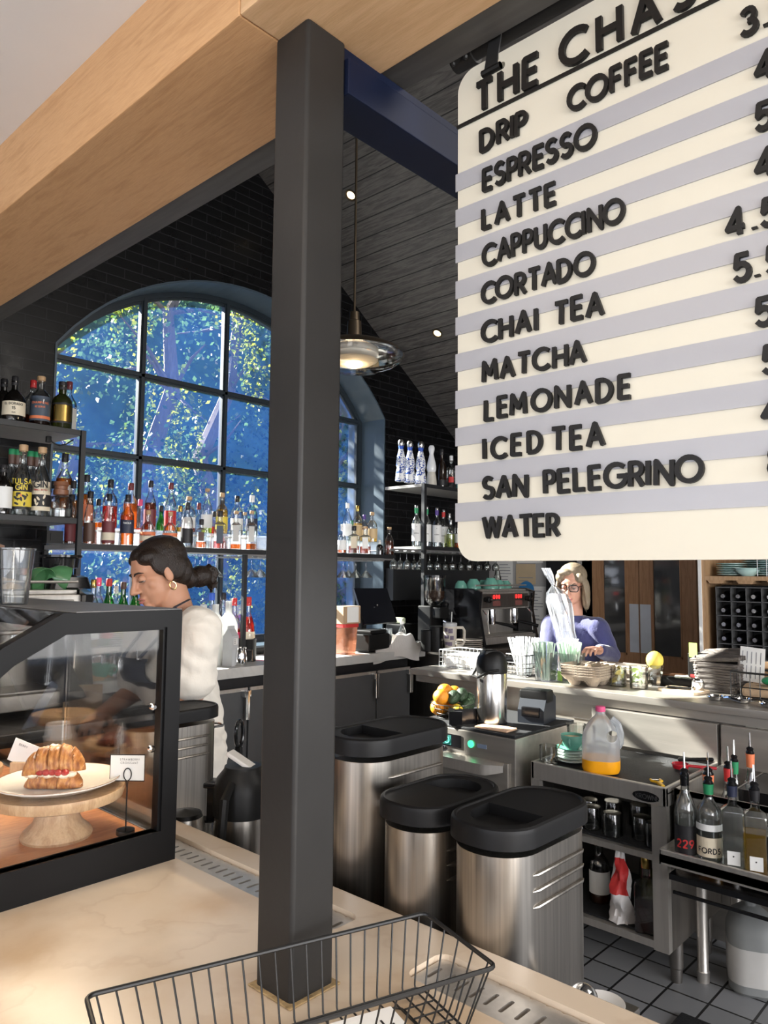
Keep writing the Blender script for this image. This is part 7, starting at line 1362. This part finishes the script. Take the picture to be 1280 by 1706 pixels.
def head(mb, M, k=1.0):
    M = M @ Matrix.Scale(k, 4)
    for c, r in (((0, -.014, .036), (.074, .094, .083)), ((0, .022, -.035), (.058, .062, .076)), ((0, .066, -.096), (.020, .018, .018)), ((0, .03, -.075), (.045, .045, .035)), ((0, .055, .030), (.052, .030, .028)),
                 ((.036, .046, -.024), (.023, .019, .022)), ((-.036, .046, -.024), (.023, .019, .022)), ((0, .104, -.033), (.0115, .013, .0105)), ((.011, .094, -.037), (.008, .010, .007)), ((-.011, .094, -.037), (.008, .010, .007)),
                 ((0, .078, -.062), (.022, .014, .010)), ((0, .077, -.074), (.019, .013, .008)), ((.075, -.006, -.006), (.008, .017, .031)), ((-.075, -.006, -.006), (.008, .017, .031))): ell(mb, M, c, r)
    T = mb.T; mb.T = M; mb.tube([(0, .080, .022), (0, .092, -.008), (0, .104, -.03)], [.009, .0085, .011], 10); mb.T = T
def face(M, t, k, browc, lipc, lash=.0016, look=(0, 0), lid=-.45):
    M = M @ Matrix.Scale(k, 4); inv = Matrix.Translation(-t.location) @ M
    for s in (-1, 1):
        c = (s*.030, .0695, .003); mb = MB(); mb.T = inv; mb.sphere(c, .0120, 14); e_ = mb.build('eye', pmat('eye_white', (.36, .31, .28), .2), t)
        mb = MB(); mb.T = inv; mb.sphere((c[0]+look[0]*.004, c[1]+.0065, c[2]-.003), .0066, 12); mb.build('iris', pmat('brown_iris', (.03, .015, .008), .15), e_)
        mb = MB(); mb.T = inv; mb.loft([[(c[0]+.0137*cos(a)*cos(b), c[1]+.0137*cos(b)*sin(a), c[2]+.0137*sin(b)) for a in [-.6+(pi+1.2)*i/14 for i in range(15)]] for b in [lid+(1.4-lid)*j/6 for j in range(7)]], cap=False, closed=False); mb.build('eyelid', t['skin_mat_ref'] if False else SKINS[t.name], t)
        mb = MB(); mb.T = inv; mb.tube([(c[0]+.0138*cos(a), c[1]+.0138*sin(a), c[2]+.0137*sin(lid)) for a in [.25+2.6*i/12 for i in range(13)]], lash, 5); mb.build('lashes', browc, t)
        mb = MB(); mb.T = inv; mb.tube([(s*.012, .0865, .020), (s*.024, .0865, .026), (s*.037, .079, .0275), (s*.048, .066, .022)], [.002, .0033, .003, .001], 6); mb.build('eyebrow', browc, t)
    mb = MB(); mb.T = inv; mb.tube([(-.021, .0815, -.066), (-.010, .0905, -.0615), (0, .0905, -.063), (.010, .0905, -.0615), (.021, .0815, -.066)], [.001, .0038, .0034, .0038, .001], 8); mb.tube([(-.020, .0815, -.068), (-.009, .0900, -.0735), (.009, .0900, -.0735), (.020, .0815, -.068)], [.001, .0046, .0046, .001], 8); mb.build('lips', lipc, t)
def hand(mb, W, H, up_, side, curl=.5):
    """palm and five fingers from wrist W towards H; side = thumb side"""
    W, H = Vector(W), Vector(H); d = (H-W).normalized(); u = (Vector(up_)-d*Vector(up_).dot(d)).normalized(); s = Vector(side); s = (s-d*s.dot(d)-u*s.dot(u)).normalized()
    M = Matrix(((s.x, d.x, u.x, W.x), (s.y, d.y, u.y, W.y), (s.z, d.z, u.z, W.z), (0, 0, 0, 1)))
    ell(mb, M, (0, .045, 0), (.039, .05, .015)); ell(mb, M, (.0, .07, 0), (.039, .022, .012))
    for i, (x, L) in enumerate(((.030, .066), (.0100, .074), (-.0105, .069), (-.030, .055))):
        p = Vector((x, .082, 0)); pts = [p]; a = .12
        for q in (.45, .32, .23): a += curl*(.5 if q > .4 else .75); p = p+Vector((x*.06, cos(a)*L*q, -sin(a)*L*q)); pts.append(p)
        limb(mb, [M @ q for q in pts], [.0088, .0082, .0076, .0066], 10)
    limb(mb, [M @ Vector(q) for q in ((.028, .025, -.004), (.052, .052, -.014), (.054, .078, -.022), (.046, .098, -.026))], [.013, .0105, .0095, .008], 10)
SKINS = {}
def skinmat(n, c): return pmat(n, c, .48, var=.05, scale=14, sss=.12, bump=.04, bscale=300, spec=.4)
def torso(mb, spine, Rv, grow=0, t0=0, t1=1, n=30, wr=0):
    """oval rings along the spine: list of (point, half width, half depth)"""
    rings = []
    for i in range(37):
        t = t0+(t1-t0)*i/36; f = t*(len(spine)-1); k = min(int(f), len(spine)-2); f -= k; f = f*f*(3-2*f)
        (p, a, b), (q, a2, b2) = spine[k], spine[k+1]; c = Vector(p)*(1-f)+Vector(q)*f; a = a+(a2-a)*f+grow; b = b+(b2-b)*f+grow
        tg = (Vector(q)-Vector(p)).normalized(); r = (Rv-tg*Rv.dot(tg)).normalized(); fw_ = tg.cross(r); 
        rings.append([c+r*a*cos(w)*(1+wr*sin(9*w+i*.8))+fw_*b*sin(w)*(1+wr*sin(7*w-i*.6)) for w in [2*pi*j/n for j in range(n)]])
    mb.loft(rings); return rings
def frame_head(c, fwd_, tilt, roll_=0):
    f = Vector((fwd_[0], fwd_[1], 0)).normalized(); r = f.cross(Vector((0, 0, 1))); M = Matrix(((r.x, f.x, 0, c.x), (r.y, f.y, 0, c.y), (0, 0, 1, c.z), (0, 0, 0, 1)))
    return M @ rot('X', -tilt) @ rot('Y', roll_)
HAIRD = pmat('dark_brown_hair', (.016, .009, .006), .38, var=.5, scale=3, stretch=(40, 4, 12), bump=.5, bscale=12, spec=.5)
HAIRB = pmat('grey_blond_hair', (.23, .18, .12), .42, var=.45, scale=3, stretch=(30, 30, 2.5), bump=.5, bscale=14, spec=.5)
# ---- barista
hc = PX(263, 956, 2.62); bt = thing('person', 'barista with dark hair in a low bun, white shirt and slate apron, looking down', 'person', (PX(300, 1230, 2.72).x, PX(300, 1230, 2.72).y, 0))
SK1 = skinmat('warm_brown_skin', (.52, .27, .17)); SKINS[bt.name] = SK1
vd = (hc-EYE).normalized(); lf = Vector((-vd.y, vd.x, 0)).normalized(); MH = frame_head(hc, lf*cos(radians(24))-vd*sin(radians(24)), radians(20), radians(5)); up3 = Vector((0, 0, 1))
SLp, SRp = PX(333, 1048, 2.46), PX(238, 1052, 2.80); Rv = (SLp-SRp).normalized(); Rv.z *= .3; Rv.normalize()      # runs towards her left
ELp, ERp = PX(318, 1160, 2.47), PX(222, 1152, 2.82); WLp, WRp = PX(238, 1200, 2.56), PX(170, 1190, 2.64)
pel = Vector((bt.location.x+.02, bt.location.y, .93)); chest = (SLp+SRp)/2+Vector((.035, .02, -.10)); neckb = (SLp+SRp)/2+Vector((0, 0, .055))+Vector((.03, -.03, 0)); wai = pel*.5+chest*.5+Vector((.03, 0, 0))
spine = [(pel-Vector((0, 0, .10)), .17, .125), (pel, .172, .12), (wai, .125, .10), (chest-Vector((0, 0, .07)), .132, .115), (chest, .142, .118), (neckb-Vector((0, 0, .04)), .125, .085), (neckb, .07, .06)]
FW = up3.cross(Rv); FW = -FW if FW.dot(Vector((-1, 0, 0))) < 0 else FW
mb = MB(); head(mb, MH, 1.0); limb(mb, [neckb-Vector((0, 0, .04)), MH @ Vector((0, -.03, -.05))], [.058, .052], 18); torso(mb, spine, Rv, -.008)
limb(mb, [SLp, ELp, WLp], [.052, .043, .028]); limb(mb, [SRp, ERp, WRp], [.052, .041, .028]); hand(mb, WLp, WLp+Vector((-.10, .03, -.02)), (0, 0, 1), (0, 1, 0), .7); hand(mb, WRp, PX(148, 1208, 2.52), (0, 0, 1), (0, -1, 0), .7)
hips = [pel+Rv*s*.085-Vector((0, 0, .07)) for s in (1, -1)]
for h_ in hips: limb(mb, [h_, Vector((h_.x, h_.y, .5)), Vector((h_.x+.02, h_.y, .09))], [.085, .058, .042]); limb(mb, [Vector((h_.x+.02, h_.y, .05)), Vector((h_.x-.14, h_.y, .04))], [.04, .034])
def sockets(M):
    I = M.inverted()
    def f(co):
        p = I @ co
        for s in (-1, 1):
            d = (p-Vector((s*.030, .085, .004))); d.x *= .75; q = d.length/.024
            if q < 1: p.y -= .012*(1-q*q)**1.5
        return M @ p
    return f
fuse(mb, 'body', SK1, bt, .0042, 5, sockets(MH))
DKB = pmat('dark_brow', (.015, .009, .007), .6)
face(MH, bt, 1.0, DKB, pmat('muted_rose_lip', (.42, .15, .12), .4), look=(0, 0))
SHIRT = pmat('off_white_linen_shirt', (.76, .71, .63), .85, var=.05, scale=9, bump=.9, bscale=13, sheen=.2)
def folds(amp, c0):
    def f(co):
        u = co-c0; w = sin(u.z*60+u.y*38+4*sin(u.x*17+u.z*9))*.5+sin(u.z*33-u.y*70+3*sin(u.z*21))*.5; n = Vector((u.x, u.y, 0)); n = n.normalized() if n.length > .01 else Vector((1, 0, 0)); return co+n*amp*w
    return f
mb = MB(); torso(mb, spine[:-1]+[(neckb-Vector((0, 0, .012)), .088, .072)], Rv, .017); limb(mb, [SLp, SLp*.3+ELp*.7], [.074, .070]); limb(mb, [SRp, SRp*.22+ERp*.78], [.07, .062]); limb(mb, [SLp*.36+ELp*.64, SLp*.27+ELp*.73], [.077, .077]); limb(mb, [SRp*.28+ERp*.72, SRp*.18+ERp*.82], [.065, .065])
limb(mb, [neckb+Rv*.10-Vector((0, 0, .02)), SLp], [.055, .07]); limb(mb, [neckb-Rv*.10-Vector((0, 0, .02)), SRp], [.055, .068]); 
for s in (1, -1): ell(mb, Matrix.Translation(chest+FW*.075+Rv*s*.07-Vector((0, 0, .03))), (0, 0, 0), (.065, .065, .065))
fuse(mb, 'shirt', SHIRT, bt, .006, 5, folds(.0065, chest))
mb = MB()
for k in range(12): pass
# open collar showing the chest
AP = pmat('slate_denim_apron', (.055, .065, .09), .8, var=.12, bump=.3, bscale=220)
def on_torso(t, w, off):
    f = t*(len(spine)-1); k = min(int(f), len(spine)-2); f -= k; f = f*f*(3-2*f); (p, a, b), (q, a2, b2) = spine[k], spine[k+1]; c = Vector(p)*(1-f)+Vector(q)*f; a = a+(a2-a)*f+off; b = b+(b2-b)*f+off
    bust = .045*max(0, 1-((t-.62)/.16)**2)*cos(w); return c+Rv*a*sin(w)+FW*(b+bust)*cos(w)
def strip(rows): m = MB(); m.T = Matrix.Translation(-bt.location); m.loft(rows, cap=False, closed=False); return m
o = strip([[on_torso(t, w, .026) for w in [(-1+2*j/16)*wid for j in range(17)]] for t, wid in [(i/20*.70, 1.15 if i/20*.70 < .42 else 1.15-.55*min(1, (i/20*.70-.42)/.12)) for i in range(21)]]).build('apron', AP, bt, sharp=0); solid(o, .003)
m = MB(); m.T = Matrix.Translation(-bt.location); b0_ = on_torso(0, 0, .03); 
m.loft([[on_torso(0, w, .026)+Vector((0, 0, -.02*i*1.6)) for w in [(-1+2*j/16)*1.15 for j in range(17)]] for i in range(9)], cap=False, closed=False); o = m.build('apron_skirt', AP, bt, sharp=0); solid(o, .003)
for s in (1, -1):
    pts = [on_torso(.70, s*.42, .03), on_torso(.78, s*.50, .034)+Vector((0, 0, .0)), on_torso(.86, s*.55, .036), neckb+Rv*s*.075+FW*.06+Vector((0, 0, .03)), neckb+Rv*s*.062+Vector((0, 0, .055)), neckb-FW*.06+Rv*s*.03+Vector((0, 0, .052))]
    m = MB(); m.T = Matrix.Translation(-bt.location); rr_ = []
    m.loft([[p+Rv*(dx)+FW*dy for dx, dy in ((-.013, 0), (.013, 0), (.013, .003), (-.013, .003))] for p in pts]); st_ = m.build('apron_strap', AP, bt, sharp=30)
    p = on_torso(.70, s*.42, .035); m = MB(); m.T = Matrix.Translation(-bt.location); m.sphere(p, .007, 10); m.tube([p+FW*.004, p+FW*.004+Vector((0, 0, .03))], .0035, 6); m.build('metal_clip', CHROME, st_)
mb = MB(); M = MH
for c, r in (((0, -.026, .048), (.081, .099, .082)), ((.0, -.06, -.01), (.072, .065, .07)), ((.062, -.035, .01), (.022, .05, .05)), ((-.062, -.035, .01), (.022, .05, .05)), ((0, -.10, -.055), (.05, .035, .035)), ((.0, -.145, -.062), (.045, .044, .040)), ((.012, -.175, -.075), (.034, .034, .03)), ((.040, .026, .066), (.040, .042, .030)), ((-.040, .026, .066), (.040, .042, .030)), ((0, .024, .082), (.05, .048, .030)), ((.066, .0, .035), (.016, .04, .045)), ((-.066, .0, .035), (.016, .04, .045))): ell(mb, M, c, r)
rr = random.Random(2); mb.T = M
for k in range(26):
    a = Vector((rr.uniform(-.03, .03), -.15-rr.uniform(0, .04), -.06+rr.uniform(-.03, .03))); pts = [a]
    for q in range(7): pts.append(pts[-1]+Vector((.012*sin(q*1.7+k), -.008*cos(q*.5), -.006+.008*sin(q*1.3+k*2))))
    mb.tube(pts, [.006, .006, .0055, .005, .0045, .004, .0035, .003], 6)
for k in range(5): mb.tube([(.074, .03-.01*k, .03), (.079, .018-.008*k, -.0), (.077, .005-.012*k, -.028)], [.004, .003, .002], 6)
mb.T = None; fuse(mb, 'hair', HAIRD, bt, .004, 4)
for s in (1, -1):
    m = MB(); m.T = Matrix.Translation(-bt.location) @ MH; m.tube([(s*.080+.002*sin(a), -.004+.0105*sin(a), -.050+.0135*cos(a)) for a in [2*pi*i/20 for i in range(20)]], .0024, 8, closed=True); m.build('earring', pmat('gold_hoop', (.85, .62, .28), .15, 1), bt)
TRO = pmat('dark_trousers', (.02, .02, .024), .8)
mb = MB(); torso(mb, spine[:2], Rv, .004)
for h_ in hips: limb(mb, [h_, Vector((h_.x, h_.y, .5)), Vector((h_.x+.02, h_.y, .09))], [.092, .066, .055])
fuse(mb, 'trousers', TRO, bt, .008, 3)
for h_ in hips: m = MB(); m.T = Matrix.Translation(-bt.location); m.rbox((h_.x-.19, h_.y-.045, .0), (h_.x+.07, h_.y+.045, .085), .03, 3); m.build('shoe', BLACKP, bt)
# ---- woman behind the far counter
hc = PX(953, 975, 4.45); base = PX(965, 1150, 4.55); wt = thing('person', 'woman with grey blond bob and black glasses in a navy sweater behind the steel counter', 'person', (base.x, base.y, 0))
SK2 = skinmat('fair_skin', (.56, .30, .215)); SKINS[wt.name] = SK2
MH = frame_head(hc, (-.95, -.26), radians(12), radians(-2))
SLp, SRp = PX(995, 1042, 4.42), PX(919, 1044, 4.52); Rv = (SLp-SRp).normalized(); Rv.z = 0; Rv.normalize(); FW = up3.cross(Rv); Rv = Vector((-.12, -.993, 0)); FW = Vector((-.993, .12, 0))
SLp = (SLp+SRp)/2+Rv*.165+Vector((0, 0, -.0)); SRp = SLp-Rv*.33
ELp, ERp = PX(1019, 1092, 4.33), PX(911, 1104, 4.36); WLp, WRp = PX(998, 1083, 4.15), PX(938, 1098, 4.12)
pel = Vector((wt.location.x, wt.location.y, .93)); chest = (SLp+SRp)/2+Vector((0, 0, -.10)); neckb = (SLp+SRp)/2+Vector((0, 0, .045)); wai = pel*.5+chest*.5
spine = [(pel-Vector((0, 0, .10)), .165, .12), (pel, .165, .115), (wai, .13, .095), (chest-Vector((0, 0, .07)), .145, .11), (chest, .155, .112), (neckb-Vector((0, 0, .05)), .135, .08), (neckb, .062, .056)]
mb = MB(); head(mb, MH, .98); limb(mb, [neckb-Vector((0, 0, .04)), MH @ Vector((0, -.03, -.05))], [.055, .050], 18); torso(mb, spine, Rv, -.008)
limb(mb, [SLp, ELp, WLp], [.048, .038, .027]); limb(mb, [SRp, ERp, WRp], [.048, .038, .027]); hand(mb, WLp, PX(980, 1078, 4.05), (0, 0, 1), -Rv, .6); hand(mb, WRp, PX(948, 1092, 4.02), (0, 0, 1), Rv, .8)
hips = [pel+Rv*s*.085-Vector((0, 0, .07)) for s in (1, -1)]
for h_ in hips: limb(mb, [h_, Vector((h_.x, h_.y, .5)), Vector((h_.x+.02, h_.y, .09))], [.085, .058, .042]); limb(mb, [Vector((h_.x+.02, h_.y, .05)), Vector((h_.x-.14, h_.y, .04))], [.04, .034])
fuse(mb, 'body', SK2, wt, .0048, 3, sockets(MH)); face(MH, wt, .98, pmat('ash_brow', (.12, .08, .05), .6), pmat('rose_lip', (.48, .16, .15), .4), .0012, lid=-.15)
SWE = pmat('navy_knit_sweater', (.035, .038, .125), .85, var=.08, bump=.3, bscale=160, sheen=.3)
mb = MB(); torso(mb, spine[:-1]+[(neckb-Vector((0, 0, .01)), .070, .064), (neckb+Vector((0, 0, .02)), .066, .060)], Rv, .010); limb(mb, [SLp, ELp, ELp*.12+WLp*.88], [.064, .052, .038]); limb(mb, [SRp, ERp, ERp*.12+WRp*.88], [.064, .052, .038]); limb(mb, [neckb+Rv*.09-Vector((0, 0, .03)), SLp], [.05, .062]); limb(mb, [neckb-Rv*.09-Vector((0, 0, .03)), SRp], [.05, .062])
for s in (1, -1): ell(mb, Matrix.Translation(chest+FW*.07+Rv*s*.068-Vector((0, 0, .035))), (0, 0, 0), (.064, .064, .064))
fuse(mb, 'sweater', SWE, wt, .006, 5, folds(.0025, chest))
mb = MB(); torso(mb, spine[:2]+[(pel+Vector((0, 0, .04)), .15, .11)], Rv, .006)
for h_ in hips: limb(mb, [h_, Vector((h_.x, h_.y, .5)), Vector((h_.x+.02, h_.y, .09))], [.09, .064, .052])
fuse(mb, 'trousers', TRO, wt, .008, 3)
for h_ in hips: m = MB(); m.T = Matrix.Translation(-wt.location); m.rbox((h_.x-.19, h_.y-.045, .0), (h_.x+.07, h_.y+.045, .085), .03, 3); m.build('shoe', BLACKP, wt)
mb = MB()
for c, r in (((0, -.030, .050), (.084, .098, .080)), ((0, -.065, -.03), (.075, .05, .09)), ((.078, -.015, -.045), (.024, .050, .085)), ((-.078, -.015, -.045), (.024, .050, .085)), ((.082, .0, -.10), (.022, .034, .040)), ((-.082, .0, -.10), (.022, .034, .040)), ((.055, .042, .055), (.030, .030, .030)), ((-.055, .042, .055), (.030, .030, .030)), ((.0, -.06, -.09), (.075, .045, .05)), ((.03, .045, .085), (.045, .032, .022))): ell(mb, MH, c, r)
mb.T = MH
for k in range(18):
    s = 1 if k % 2 else -1; x = s*(.07+.012*rr.random()); y = -.05+.006*k; mb.tube([(x*.9, y, .05), (x*1.12, y, -.03), (x*1.2, y-.005, -.10), (x*1.15, y+.01, -.145)], [.006, .006, .005, .002], 6)
mb.T = None; fuse(mb, 'hair', HAIRB, wt, .0045, 2)
gm = MB(); gm.T = Matrix.Translation(-wt.location) @ MH
for s in (-1, 1): gm.tube([(s*.032+x, .094-.16*abs(x+ (s*.032))*.3, .002+z) for x, z in rrect(.052, .038, .013, 4)], .0026, 6, closed=True); gm.tube([(s*.058, .086, .010), (s*.076, .05, .012), (s*.080, -.01, .006)], .0022, 6)
gm.tube([(-.008, .096, .006), (0, .099, .009), (.008, .096, .006)], .0024, 6); gl_ = gm.build('glasses', BLACKG, wt)
for s in (-1, 1): m = MB(); m.T = Matrix.Translation(-wt.location) @ MH; m.add([(s*.032+x, .0925, .002+z) for x, z in rrect(.048, .034, .012, 4)], [tuple(range(20))]); m.build('lens', glassy('spectacle_lens', (.95, .96, .98), gloss=.25), gl_, sharp=0)
for s in (1, -1): m = MB(); m.T = Matrix.Translation(-wt.location) @ MH; m.tube([(s*.079, .0, -.035), (s*.08, .002, -.055)], .0012, 5); m.sphere((s*.08, .002, -.06), .006, 10); m.build('earring', lab('silver'), wt)
